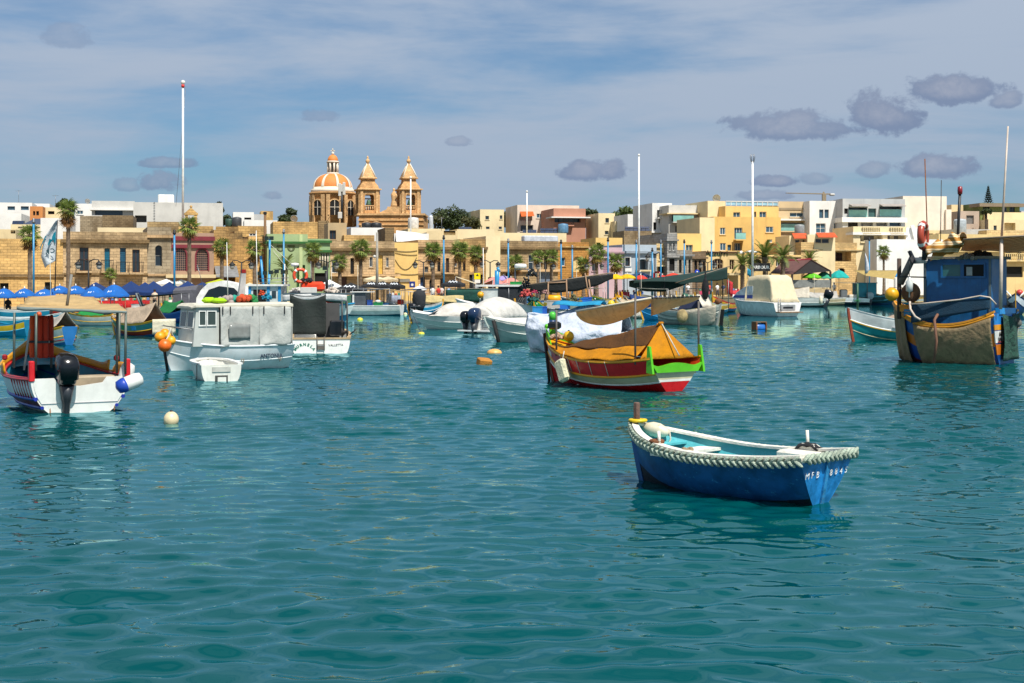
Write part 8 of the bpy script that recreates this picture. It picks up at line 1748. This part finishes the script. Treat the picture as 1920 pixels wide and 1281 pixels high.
# grey double ender draped with canvas
b,h=lz('grey double ended boat with canvas hung over its bow and a dark rudder',1292,609,318,5.0,1.95,('#8a948c','#98a098','#a0a69c','#c8c8bc'),'#5a544a',tb=.2,z=(1.35,.9,1.2),stem='#b4b0a4',horn=.1)
for q in (.45, .62, .8): h.rail(q, .03, mat('strake_grey', '#6a726c', .8))
MB().sheet(lambda u,v:(lambda p:p+Vector((0,-.06 - .03*math.sin(u*14),.05*(v>.95))))(h.pt(.96 - .5*u,.28+.74*v - .2*u*(1 - v),-1,-.03)),14,8,.015).build('hung_canvas',cloth_m('#b4aa98',.9,.05),b)
MB().prism([(-.6,-.5,1.0),(1.4,-.4,1.2),(1.0,0,1.95),(-.1,0,1.9)],(0,.9,0)).build('cuddy',cloth_m('#16203c',.95,0),b); MB().sheet(lambda u,v:Vector((1.5 - .5*u,-.6+1.2*v,1.2+.8*u)),4,4,.02).build('cuddy_front',cloth_m('#d0c8b8',.9,.1),b)
MB().loft([[Vector((1.3+r*math.cos(a*.785),r*math.sin(a*.785),z)) for a in range(8)] for z,r in ((1.7,.1),(1.9,.2),(2.4,.26),(2.8,.2),(3.1,.06),(3.9,.04))],True,True).build('furled_cover',cloth_m('#0c0d10',1,0),b); MB().prism([h.pt(1,.1)+Vector((.1,0,-.3)),h.pt(1,.8)+Vector((.05,0,0)),h.pt(1,.8)+Vector((.3,0,0)),h.pt(1,.1)+Vector((.35,0,-.3))],(0,.06,0)).build('rudder',RUBBER,b)
MB().lathe([(.05,-.2),(.2,-.16),(.2,-.08),(.08,-.05),(.08,.05),(.2,.08),(.2,.16),(.05,.2)],12,h.pt(.97,1)+Vector((-.1,0,.25)),Matrix.Rotation(R(90),4,'X')).build('anchor_winch',mat('rust'),b)
f=thing('fender','tan net ball fender on the shaded side of the grey double ender','fender',wl(b,h.pt(.55,.75,-1)+Vector((0,-.25,.1)))); MB().ball((0,0,0),.38,12,9,1,.7,1.2).build('fender_body',mat('net_tan','#a89468',.8,.95,bump=.8,bscale=40,var=.4),f)
# dark green sail canopy boat
b,h=lz('broad boat beneath a dark green sail slung on a slanting boom',1270,574,184,8.5,2.6,('#c4c0b0','#bcb8a8','#a8b0a4','#d8d4c4'),'#5a5a50',tb=.7,z=(1.5,1.0,1.0)); inv=(Matrix.Translation(b.location) @ Matrix.Rotation(b.rotation_euler[2],4,'Z')).inverted(); Yb=b.location.y
gs = mat('green_sail', '#0e2f2a', .95, .85, var=.2, bump=.4, bscale=6, wob=2, trans=.08)
A0, A1, C0, C1 = I(1272, 529, -1.2), I(1364, 501, -1.2), I(1180, 527, 1), I(1300, 512, 1.4)
MB().sheet(lambda u,v:A0.lerp(A1,u)+Vector((0,.0,-(.35+1.5*u)*v*(1 - .25*v)+.05*math.sin(u*18+v*3)*v)),18,6,.015).build('sail',gs,b); MB().sheet(lambda u,v:C0.lerp(C1,u)+Vector((0,-.2,-(.4+1.3*math.sin(u*2.6+.2))*v+.04*math.sin(u*20))),18,6,.015).build('sail',gs,b); canopy(b,(A0,A1,C1,C0),gs,10,6,.15,'sail_top'); MB().tube([A0+Vector((.3,-.05,-.1)),A1+Vector((-.3,-.05,.12))],.06,6).build('boom',mat('boom_tan'),b)
for px0,py0,py1 in ((1246,520,560),(1305,512,560),(1355,505,560),(1200,528,560)):MB().tube([I(px0,py0),I(px0,py1)],.05,6).build('canopy_pole',DARK,b)
t=thing('sign','small blue and white round sign above the dark green sail','sign',at(1307,510,172)); MB().lathe([(.28,0),(.28,.04)],14,M=Matrix.Rotation(R(90),4,'X')).build('disc',paint('#1a3cb4'),t); MB().ball((0,-.06,0),.1,8,6).build('emblem',WHITE,t); MB().tube([(0,.03,-3.2),(0,.03,0)],.03,5).build('post',STEEL,t)
# cream canopied cruiser
b=thing('motor_cruiser','white cruiser with blue stripe under a big cream canvas canopy, moored right of centre','boat',wat(1424,592),R(117)); h=Hull(b,L=7.6,B=3.0,tb=.93,zb=1.75,zm=1.25,zs=1.15,kd=.35,rake=1.2,full=2.4,vee=.25,wine=.1,nt=18,boxy=.55); hg=mat('hull_white_shaded','#c4d4d4',.9,.25,var=.06); h.band(0,.38,paint('#14305c'),'boot_top'); h.band(.38,1,hg,'hull_side'); h.transom(WHITE,1,.38); x=h.pt(0,1).x; p=h.pt(0,.38); h.transom(paint('#101418'),.38,0,name='transom_boot'); h.rail(.985,.06,WHITE,'rub_rail'); h.deck(0,.985,WHITE,-.02)  # hull side in grey-blue: shade put into the white hull's colour
cab=[(-.6,1.2),(2.3,1.45),(1.6,2.0),(.3,2.5),(-.6,2.5)]; MB().prism([(a,1.15,z) for a,z in cab],(0,-2.3,0)).build('cabin',mat('cabin_white','#ccd4d8',.9,.3),b)
for sd in (1,-1):MB().prism([(-.6,sd*1.155,1.45),(2.2,sd*1.155,1.52),(2.0,sd*1.155,1.72),(-.6,sd*1.155,1.75)],(0,sd*.02,0)).build('blue_stripe',paint('#1c3c8c'),b)
cm_ = mat('cruiser_canvas', '#d6c6a4', .92, .9, var=.08, bump=.35, bscale=5, wob=2, trans=.08)
prof=[(-3.6,1.2,1.28),(-2.9,3.2,1.12),(-2.4,3.42,1.05),(-.9,3.4,1.05),(.15,3.25,1.05),(.3,2.5,1.18)]
def cv(u, v):
 k=u*5; i=min(int(k),4); f_=k - i; a,c=prof[i],prof[i+1]; xx,zt,w_=[a[j]+(c[j] - a[j])*f_ for j in range(3)]; s_=(1 - 2*v); e=abs(s_); zz=zt if e<.62 else zt - (e - .62)/.38*(zt - 1.22) ; return Vector((xx+.03*math.sin(v*25),(w_*s_/.62 if e<.62 else w_*(1+.12*(e - .62)/.38)*(1 if s_>0 else -1)),zz+.02*math.sin(u*30+v*20) ))
MB().sheet(cv, 30, 26, .016).build('canvas_canopy', cm_, b)
MB().box(x - .55,-1.2,.32,x - .01,1.2,.40).build('swim_platform',mat('teak','#8a6a4c',.8,.7),b); MB().box(x - .06,-.75,.55,x - .01,.75,.98).build('name_panel',mat('panel_grey','#9a9a9a',.8),b); MB().box(x - .07,-.5,.66,x - .061,.5,.82).build('name_band',DARK,b)
ld = MB()
for y in (.75, 1.0): ld.tube([(x - .1, y, .4), (x - .06, y, 1.5)], .025, 5)
for z in (.6, .85, 1.1, 1.35): ld.tube([(x - .08, .75, z), (x - .08, 1.0, z)], .02, 5)
ld.build('boarding_ladder',STEEL,b); t=thing('flag','small blue and yellow flag on the canopy of the cream canopied cruiser','flag',wl(b,(.5,.9,3.3))); MB().tube([(0,0,-.2),(0,0,.8)],.02,5).build('flag_staff',STEEL,t); MB().sheet(lambda u,v:Vector((.3*u,.05*math.sin(u*6),.75 - .6*v - .2*u)),6,3,.008).build('flag_cloth',cloth_m('#2a90b0',.9,.2),t)
t=thing('flag','red and white limp flag at the left of the cream canopied cruiser','flag',at(1366,560,114)); MB().tube([(0,0,-1),(0,0,1.6)],.03,5).build('flag_staff',STEEL,t); MB().sheet(lambda u,v:Vector((.45*u - .1,.12*math.sin(u*9),1.5 - 1.1*v - .2*u)),8,5,.01).build('flag_cloth',cloth_m('#c8343c',.9,.2),t)
t=thing('floating_drum','blue drum float with rusty frame on the water before the cream canopied cruiser','float',wat(1423,618),R(20)); MB().lathe([(.02,-.3),(.24,-.3),(.26,-.26),(.26,.26),(.24,.3),(.02,.3)],16,(0,0,.12),Matrix.Rotation(R(90),4,'Y')).build('drum',paint('#1f5fa8'),t)
for xx in (-.34, .3): MB().box(xx, -.3, -.1, xx + .08, .3, .42).build('frame_side', mat('rust'), t)
MB().box(-.34, -.26, .425, .38, .26, .48).build('frame_top', WOOD, t)
# far right small boats
b,h=lz('white boat under a pleated cream cover right of the cream canopied cruiser',1503,575,168,6.0,2.1,('#2a3034','#d4d4cc','#d8d8d0','#dcdcd4'),'#3a3a38',tb=.9,boxy=.6,z=(1.2,1.0,.95)); tent(b,h,'#cfc6b4',.35,.9,1.3); outboard(b,h.pt(0,1).x+.3,.7,.95,size=2.2,tilt=.3); t=thing('fender','cream fender at the stern of the pleated cover boat','fender',at(1539,563,162)); MB().lathe([(.05,-.5),(.22,-.4),(.22,.4),(.05,.5)],12).build('fender_body',mat('cream_plastic'),t)
b,h=lz('open white motorboat with dark hull and flat cream sunshade',1586,572,176,5.6,2.0,('#18222a','#1c2a34','#dcdcd8','#e0e0dc'),'#c8c8c4',tb=.9,boxy=.7,z=(1.25,.9,.75)); frame_canopy(b,-1.2,1.7,.95,2.75,2.85,'#d8d0c0',.8); MB().bbox((.3,0,1.3),(.9,.9,1.3),.12).build('console',mat('console_grey','#6a6c6c',.85),b); MB().bbox((-.9,0,1.0),(1.2,1.1,.6),.1).build('seat',mat('seat_cream','#cfc8b8',.85),b); outboard(b,h.pt(0,1).x,0,.7,'#9aa4a8',size=1.8); buoy('small yellow float on the foredeck of the dark hulled motorboat',wl(b,(1.6,.3,1.0)),.2,'#d8a818','float')
b,h=lz('teal cabined boat with dark bow and broad tan awning behind the turquoise luzzu',1640,571,12,7.5,2.5,('#1a3a60','#123038','#14363c','#1f7a88'),'#1a5a64',tb=.7,z=(1.9,1.1,1.1)); MB().box(-2.6,-.9,.9,-.2,.9,2.7).build('cabin',mat('cabin_teal','#1a8090',.85,.6,streak=.3),b); MB().box(-2.7,-1,2.7,-.1,1,2.8).build('cabin_roof',mat('cabin_teal'),b); inv=(Matrix.Translation(b.location) @ Matrix.Rotation(b.rotation_euler[2],4,'Z')).inverted(); Yb=b.location.y; canopy(b,(I(1622,517,-4.5),I(1676,524,-4.5),I(1684,507,1.5),I(1601,507,1.5)),cloth_m('#b49c5c',.9,.2),14,8,.1,'awning',.02)
for px0,py0,py1 in ((1626,518,560),(1678,522,560)):MB().tube([I(px0,py0,-4.4),I(px0,py1,-4.4)],.05,6).build('awning_pole',DARK,b)
heap('red and yellow gear on the foredeck of the teal cabined boat',wl(b,(2.2,-.3,1.4)),.6,'#c8642c',name='gear_heap',cat='gear')
# turquoise luzzu at the right
b,h=lz('turquoise luzzu with white rail and grey cover, bow to the left beside the blue trawler',1692,640,196,5.8,2.1,('#0f6e70','#128488','#d8d8d4','#e4e4e0'),'#159a98',tb=.6,z=(1.6,.98,1.2),stem='#8a3a20',horn=.0,nt=24); h.rail(.68,.035,paint('#e0a818')); h.rail(.42,.02,mat('cream_line','#b8b08a',.8)); MB().sheet(lambda u,v:Vector((.9 - 2.6*u,.85 - 1.7*v,1.0+(1.0*u)*(1 - (2*v - 1)**2)+.05)),10,8,.015).build('tent_cover',cloth_m('#b09a84',.9,.1),b); h.thwart(.6,mat('deck_grey','#8a8a90',.8),-.35,.9)
MB().tube([h.top(.93,1,-.1,-.2),h.top(.93,1,-.1,1.3)],.05,7).build('mooring_post',mat('post_green','#2a5a3c',.8),b); heap('red and green rope round the mooring post of the turquoise luzzu',wl(b,h.top(.93,1,-.1,.45)),.2,'#2a7a44',name='rope_heap',cat='ropes',n=14)
# floats on open water
buoy('pale orange oval float on the open water right of the mesh tented boat',wat(927,662),.30,'#e0a85c','mooring_float',sz=.55,eye=False); o=MB().bbox((0,0,.06),(.46,.36,.26),.03,.4,.25,.1).build('float_block',mat('foam_brown','#b4782c',.85,.9,bump=.6,bscale=30,grime='#6a4a20'),None,wat(908,683)); tag(o,'brown foam block floating just below the pale orange oval float','float')
buoy('small yellow float between the mesh tented boat and the inflatables',wat(675,600),.22,'#e0d03c','mooring_float',sz=.8,eye=False); buoy('tiny white float before the long low white boat',wat(713,591),.15,'#e4e0d4','mooring_float',eye=False); buoy('small yellow white buoy under the quay behind the speedboat',wat(760,590),.18,'#d8d0a0','mooring_float',eye=False)
# more boats moored along the quay
for (px, py, hd, L, cols, inn, cc, kind, lab) in [
 (603,583,174,5.5,('#2a4a5c','#c8ccc8','#2a7a9c','#d8dcd8'),'#3a4a50','#c8c4b8','c','white and blue boat with pale canopy before the sand stone house'),
 (640,580,200,5.0,('#1f5a3c','#d8b43c','#1f7a54','#c83a2c'),'#4a3a2a','#2a5a44','t','green and yellow luzzu with green tent before the white gazebo'),
 (560,585,165,5.2,('#1a3c6c','#d0d4d0','#d8a41c','#d8d4cc'),'#2a5a6c','#c8b890','t','luzzu with beige tent between the trawler lights and the mesh tented boat'),
 (690,579,185,5.0,('#d0d0c8','#d8d8d4','#d8d8d4','#2a6aa0'),'#5a5a58','#d8dce0','c','white boat with white canopy before the charcoal gazebo'),
 (905,577,172,6.0,('#1f4a6c','#1a80a8','#d8d0b0','#d8a41c'),'#3a3a30','#e0d8c0','c','blue luzzu with cream canopy below the warning sign'),
 (968,576,190,5.5,('#6a1f1c','#c8382c','#d8d4c8','#1f5aa0'),'#4a3a30','#3a6a8c','t','red and white luzzu with blue tent before the shady stone house'),
 (1030,575,176,5.5,('#1f6a5c','#d0d4cc','#c8a83c','#d8d4cc'),'#3a4a44','#8a8c88','c','green boat with grey canopy before the orange stone house'),
 (1098,574,168,6.0,('#1a3a54','#d8dad6','#2a8ab0','#dcdcd8'),'#2a4450','#dcd4c0','c','white and blue boat with cream canopy before the lilac house'),
 (1150,574,195,5.0,('#8a2a1c','#d8a41c','#1f7a4c','#d8c83c'),'#4a3a28',None,'n','open red and green luzzu before the pale blue house'),
 (1218,573,178,6.2,('#2a4a4c','#d4d4cc','#d8d4c8','#c8c8c0'),'#4a4a44','#dcd8cc','c','long white boat with white canopy before the tan shop front'),
 (1300,573,186,5.5,('#1f5a3c','#2a7a5c','#d8b43c','#d8d4cc'),'#2a4a3c','#d8d8d4','c','green boat with white canopy before the brown stone house'),
 (1462,572,172,6.0,('#c8ccc8','#dcdcd8','#dcdcd8','#e0e0dc'),'#6a6a68',None,'o','white open boat with outboard below the pavilion'),
 (1540,571,184,6.5,('#5a4a3c','#c8b48c','#c8b48c','#dcd4c0'),'#4a4438','#b8b4ac','t','beige boat with grey tent below the turquoise parasol'),
 (1690,571,170,6.5,('#1a4a6c','#1f7a9c','#d8d4c8','#d8a41c'),'#2a4a5c','#c8b070','c','blue boat with tan canopy beside the arched boat store'),
 (118,602,168,5.4,('#1f6a8c','#d8d4c8','#c83a2c','#d8b41c'),'#3a5a5c','#c8ccc8','t','white and red luzzu with pale tent behind the tan canopy'),
 (20,604,186,5.6,('#2a3a44','#1f7a9c','#1f8aa8','#d8dcd8'),'#2a4a54',None,'n','dark and turquoise boat under the left edge parasols')]:
 b, h = lz(lab, px, py, hd, L, 1.9, cols, inn, tb=.6, eye=True, z=(1.45, .8, .9), horn=.35)
 if kind == 'c': frame_canopy(b, -2.0, 1.4, .95, 2.05 + .2 * rnd.random(), 2.2, cc, sag=.08, wr=.02)
 elif kind == 't': tent(b, h, cc, .2, .8, .9)
 elif kind == 'o': outboard(b, h.pt(0, 1).x, 0, .8, size=1.5)
 MB().tube([(.9,.1,.6),(.95,.15,3.4+rnd.random()*1.6)],.035,6,True,.02).build('mast',STEEL if px % 2 else ROPE_W,b)
 heap('tangle of coloured net in the '+' '.join(lab.split()[:9]),wl(b,(1.5,0,.95)),.5,('#8a9a6a','#b8846a','#3a7a6a','#c8b48c')[px % 4],n=30)
# ------------------------------------------------------------------ the blue trawler at the right edge
def trawler():
 hd = 146; th = R(hd); Y0 = 48.6; c = at(1866, 683, Y0)
 L=4.0; b=thing('trawler','blue fishing boat draped in tan canvas and green net under a striped awning','boat',(15.49,50.43,0),th)
 h=Hull(b,L=L,B=3.3,tb=.95,zb=2.1,zm=1.32,zs=1.78,kd=.35,rake=.4,full=2.6,vee=.1,wine=.05,nt=24,ns=12,boxy=.7,tm=.45)
 bl=mat('trawler_blue','#0d4f8c',.9,.5,chips='#3a5a6c',var=.25,scale=3,streak=.4,grime='#0a2a48'); yel=mat('trawler_yellow','#d8901a',.9,.5,var=.15,streak=.25,grime='#7a4a10'); tan=mat('trawler_canvas','#8c7858',.8,.95,var=.2,bump=.7,bscale=9,wob=3,streak=.35,grime='#4a3c28')
 h.band(0,.36,paint('#5a1a14'),'hull_bottom'); h.band(.36,.62,paint('#143c84'),'hull_side'); h.band(.62,.78,paint('#c06a18'),'orange_strake'); h.band(.78,.95,bl,'upper_strake'); h.band(.95,1,yel,'sheer_strake')
 h.transom(paint('#14407c')); h.inner(.5,mat('trawler_inside','#123a5c',.8,.7)); h.gunwale(.14,.07,yel,out=.05); h.rail(.98,.06,yel)
 inv=(Matrix.Translation(b.location) @ Matrix.Rotation(th,4,'Z')).inverted(); I=lambda px,py,Y=Y0:inv @ at(px,py,Y)
 # transom bands: white name board, yellow and orange strips
 for q0,q1,m,nm in ((.50,.64,paint('#c06a18'),'orange_band'),(.66,.80,WHITE,'name_board'),(.81,.87,yel,'yellow_band'),(.87,.99,paint('#1f78c0'),'blue_band')):
  p,q=h.pt(0,q0),h.pt(0,q1); MB().prism([(p.x - .012,p.y+.02,p.z),(q.x - .012,q.y+.02,q.z),(q.x - .012,-q.y,q.z),(p.x - .012,-p.y,p.z)],(.03,0,0)).build(nm,m,b)
 p = h.pt(0, .73); lm = mat('letter_black', '#101010', 1)
 for ch,y,z in (('A',.95,.09),('N',.75,.09),('V',1.06,-.10),('A',.90,-.10),('L',.76,-.10)):text(ch,.2,lm,b,frame_m((p.x - .03,y,p.z+z),(0,-1,0),(-1,0,0)),name='letter',bold=.012)
 MB().box(p.x - .03,-.9,h.pt(0,.665).z,p.x - .013,1.16,h.pt(0,.675).z).build('red_line',paint('#b02028'),b)
 # canvas draped over the near side, gathered at the stern corner
 def drape(u, v):
  t = .02 + .68 * u; p = h.pt(t, .16 + .80 * v, 1, -.06); f = (1 - u) * 1.0
  p.y+=.05+.05*math.sin((u*6+v*3*f)*3)*f*(1 - abs(v - .5))+.02*math.sin(u*40+v*23); p.z+=.02*math.sin(u*12); return p
 MB().sheet(lambda u, v: drape(1 - u, v), 40, 16, .016).build('side_canvas', tan, b)
 def bow(u, v):
  t=.80+.19*u; p=h.pt(t,.12+.86*v,1,-.07); p.y+=.04*math.sin(u*14+v*3); p.x+=.12*(1 - v); return p
 MB().sheet(lambda u, v: bow(1 - u, v), 12, 10, .016).build('bow_canvas', tan, b)
 gn = mat('green_net', '#1f4a3c', .85, .95, var=.4, scale=5, bump=.8, bscale=25, wob=3)
 MB().sheet(lambda u,v:Vector((h.pt(0,1).x - .12 - .05*math.sin(u*9+v*4),.80 - 2.0*u+.10*(1 - v),.12+1.62*v - .12*math.sin(u*3.1)*v)),18,12,.014).build('stern_net',gn,b)
 MB().prism([Vector((h.pt(0,1).x - .05,1.0,1.72)),Vector((h.pt(0,1).x - .05,-1.2,1.72)),Vector((h.pt(0,1).x - .05,-1.2,1.9)),Vector((h.pt(0,1).x - .05,1.0,1.94))],(.16,0,0)).build('stern_rail',paint('#1f84c8'),b)
 # wheelhouse
 cab=mat('cabin_blue','#0f5a90',.88,.45,chips='#2a6a8c',var=.2,scale=2,streak=.45,grime='#06283f'); x0,x1,w_=-1.75,.6,.95; z0,z1=.9,3.62
 MB().box(x0,-w_,z0,x1,w_,z1).build('wheelhouse',cab,b); MB().box(x0 - .12,-w_ - .12,z1,x1+.12,w_+.12,z1+.09).build('wheelhouse_roof',mat('roof_worn','#7a7468',.8,.9,bump=.4),b)
 for xa, xb, op in ((-1.5, -.82, 1), (-.7, -.08, 0)):
  f = MB(); za, zb = 3.02, 3.42; y = w_ + .002
  f.box(xa - .06,y,za - .06,xb+.06,y+.05,za); f.box(xa - .06,y,zb,xb+.06,y+.05,zb+.06); f.box(xa - .06,y,za,xa,y+.05,zb); f.box(xb,y,za,xb+.06,y+.05,zb); f=f.build('window',cab,b)
  MB().box(xa, y, za, xb, y + .012, zb).build('pane', mat('dark_inside') if op else glass('#2a5a5c', .2), f)
  if op:MB().box(xb - .28,y+.013,za+.02,xb - .08,y+.02,zb - .08).build('paper_notice',mat('paper','#a8aca8',.8),f)
 for x in (x1 - .06,-1.7):MB().box(x - .04,w_+.001,z0,x+.04,w_+.03,z1).build('corner_batten',mat('batten_grey','#5a6a70',.8),b)
 # striped awning aft and crumpled awning forward
 st = stripes('striped_awning', '#d8b98c', '#7a4622', .22, 1, .35)
 def aw(u,v):p=I(1806,449,48.2).lerp(I(1990,438,47.4),u).lerp(I(1800,470,52).lerp(I(1990,474,51),u),v); p.z+=- .1*math.sin(v*3.14) - .02*math.sin(u*16); return p
 MB().sheet(aw, 20, 12, .014).build('awning', st, b)
 st2 = stripes('striped_bundle', '#dcc49c', '#a8742c', .26, 2, .1)
 def cr(u,v):p=I(1744,492,49.3).lerp(I(1806,484,48.4),u); a=v*3.6; r=.36+.07*math.sin(u*11)+.05*math.sin(u*23+v*9); return p+Vector((.08*math.sin(v*8+u*6),0,0))+Vector((0,r*math.cos(a)*.8,.22+r*1.05*math.sin(a)+.3*u))
 MB().sheet(cr, 26, 18, .014).build('furled_awning', st2, b)
 pp=mat('pole_pale','#c8b8a8',.85,.5); MB().tube([I(1878,446,48.0),I(1876,580,48.0)],.06,8).build('awning_pole',pp,b); MB().tube([I(1806,449,48.2),I(1990,438,47.4)],.035,6).build('awning_rod',mat('boom_tan'),b); MB().tube([I(1890,237,48.8),I(1878,446,48.6)],.03,6,True,.045).build('whip_aerial',pp,b)
 MB().tube([I(1734,298,49.5),I(1738,420,49.4),I(1738,482,49.4)],.022,5).build('whip_aerial',mat('rust'),b); MB().tube([I(1765,338,49.6),I(1763,470,49.6)],.015,5).build('whip_aerial',DARK,b); MB().tube([I(1800,360,49.4),I(1797,420,49.4),I(1795,470,49.4)],.05,6).build('light_mast',DARK,b); q=I(1800,358,49.4); MB().lathe([(.08,-.12),(.09,0),(.08,.14),(.02,.16)],10,q).build('red_lamp',paint('#7a1420'),b)
 # curved hand rail hoop over the side
 hoop=[I(1706,566,49.6),I(1707,580,49.4),I(1716,594,49.0),I(1726,600,48.9)]; MB().tube(hoop,.04,6).build('rail_hoop',pp,b); rl=[I(1708,570,49.5),I(1735,569,49.1),I(1800,562,48.5),I(1838,555,48.1),I(1856,558,47.95),I(1868,571,47.9)]; MB().tube(rl,.03,6).build('side_rail',pp,b)
 MB().sheet(lambda u,v:(rl[0].lerp(rl[2],u*1.6) if u<.62 else rl[2].lerp(rl[4],(u - .62)/.38))+Vector((0,0,-.02 - (.65 - .28*u)*v)),18,5,.008).build('side_net',mat('fine_net','#143a50',.8,.9,bump=.6,bscale=40),b)
 MB().tube([I(1758,590,48.9),I(1752,600,48.6),I(1756,640,48.6),I(1751,681,48.7)],.05,7).build('hanging_pipe',mat('pipe_rust','#7a5440',.8,.8),b)
 # gallows post, lamp arm and gear at the bow
 pm=mat('post_rusty','#4a3a30',.8,.85,bump=.4); MB().tube([I(1686,485,50.4),I(1686,598,50.2)],.075,8).build('gallows_post',pm,b); MB().tube([I(1688,532,50.3),I(1712,482,50.0)],.13,8).build('lamp_arm',mat('arm_grey','#6a665e',.8),b); MB().prism([I(1705,472,50),I(1709,470,50),I(1720,492,49.9),I(1714,494,49.9)],(0,.2,0)).build('lamp_head',DARK,b); MB().tube([I(1712,489,50),I(1736,488,49.6)],.11,8).build('exhaust_pipe',GRW,b); MB().tube([I(1686,519,50.2),I(1736,520,49.6)],.025,5).build('stay',DARK,b); MB().tube([I(1734,462,49.4),I(1733,488,49.4)],.09,8).build('ring_post',DARK,b)
 W_ = lambda px, py, Y: at(px, py, Y)
 buoy('big yellow buoy hung on the gallows post of the blue trawler',W_(1672,552,49.8),.24,'#e0a40c',eye=False,name='mooring_buoy'); ring('faded red life ring seen edge on above the trawler wheelhouse',W_(1731,442,49.3),.42,'#a8432c',R(62))
 t=thing('fender','white bottle float hung before the brown net ball on the trawler','float',W_(1705,535,49.6)); MB().lathe([(.03,-.42),(.02,-.24),(.12,-.2),(.13,.12),(.06,.2),(.05,.28),(.01,.3)],12).build('bottle',mat('bottle_white','#c8ccc8',.85,.3),t); MB().tube([(0,0,.28),(0,0,.9)],.012,4).build('cord',DARK,t)
 o=MB().ball((0,0,0),.34,14,10,1,.7,1.05).build('net_ball',mat('net_brown','#6a4a30',.85,.95,bump=.9,bscale=45,var=.4),None,W_(1708,549,49.9)); tag(o,'brown ball of bundled net at the trawler bow','net')
 for px,py,c,lab in ((1697,580,'#d8901a','orange plastic crate leaning at the trawler bow'),(1722,575,'#e0b41c','yellow crate on the trawler foredeck'),(1705,588,'#2a84b8','blue crate on the trawler foredeck')):crate(lab,b,I(px,py+4,50.2),(.4,.3,.22),c,rz=.5)
 heap('dark net piled on the trawler roof behind the awning',W_(1840,486,49.6),.5,'#2a2620',flat=.5); heap('grey sacking on the trawler wheelhouse roof',W_(1815,487,49.2),.4,'#8a8478',name='sack_heap',cat='sacks',flat=.5); heap('smoky grey nets heaped on the trawler stern',wl(b,(-1.55,-1.0,1.1)),.75,'#6a6c66',n=90,flat=1.7)
 return b
trawler()
b,h=lz('navy and white prowed boat showing right of the trawler wheelhouse',1905,590,250,5.0,1.9,('#16305c','#1a3a6c','#d0d4d8','#16305c'),'#2a3038',tb=.6,z=(1.9,1.1,1.0)); b2=MB(); p=h.pt(.9,1)
for sg in (1, -1): b2.tube([(p.x, 0, 1.2), (p.x - .1, sg * .8, 2.1)], .07, 6)
b2.build('bow_stays', WHITE, b)['kind'] = 'stuff'
buoy('red and white buoy on the boat right of the trawler wheelhouse',wl(b,(.5,.3,1.9)),.3,'#c83a34',eye=False)
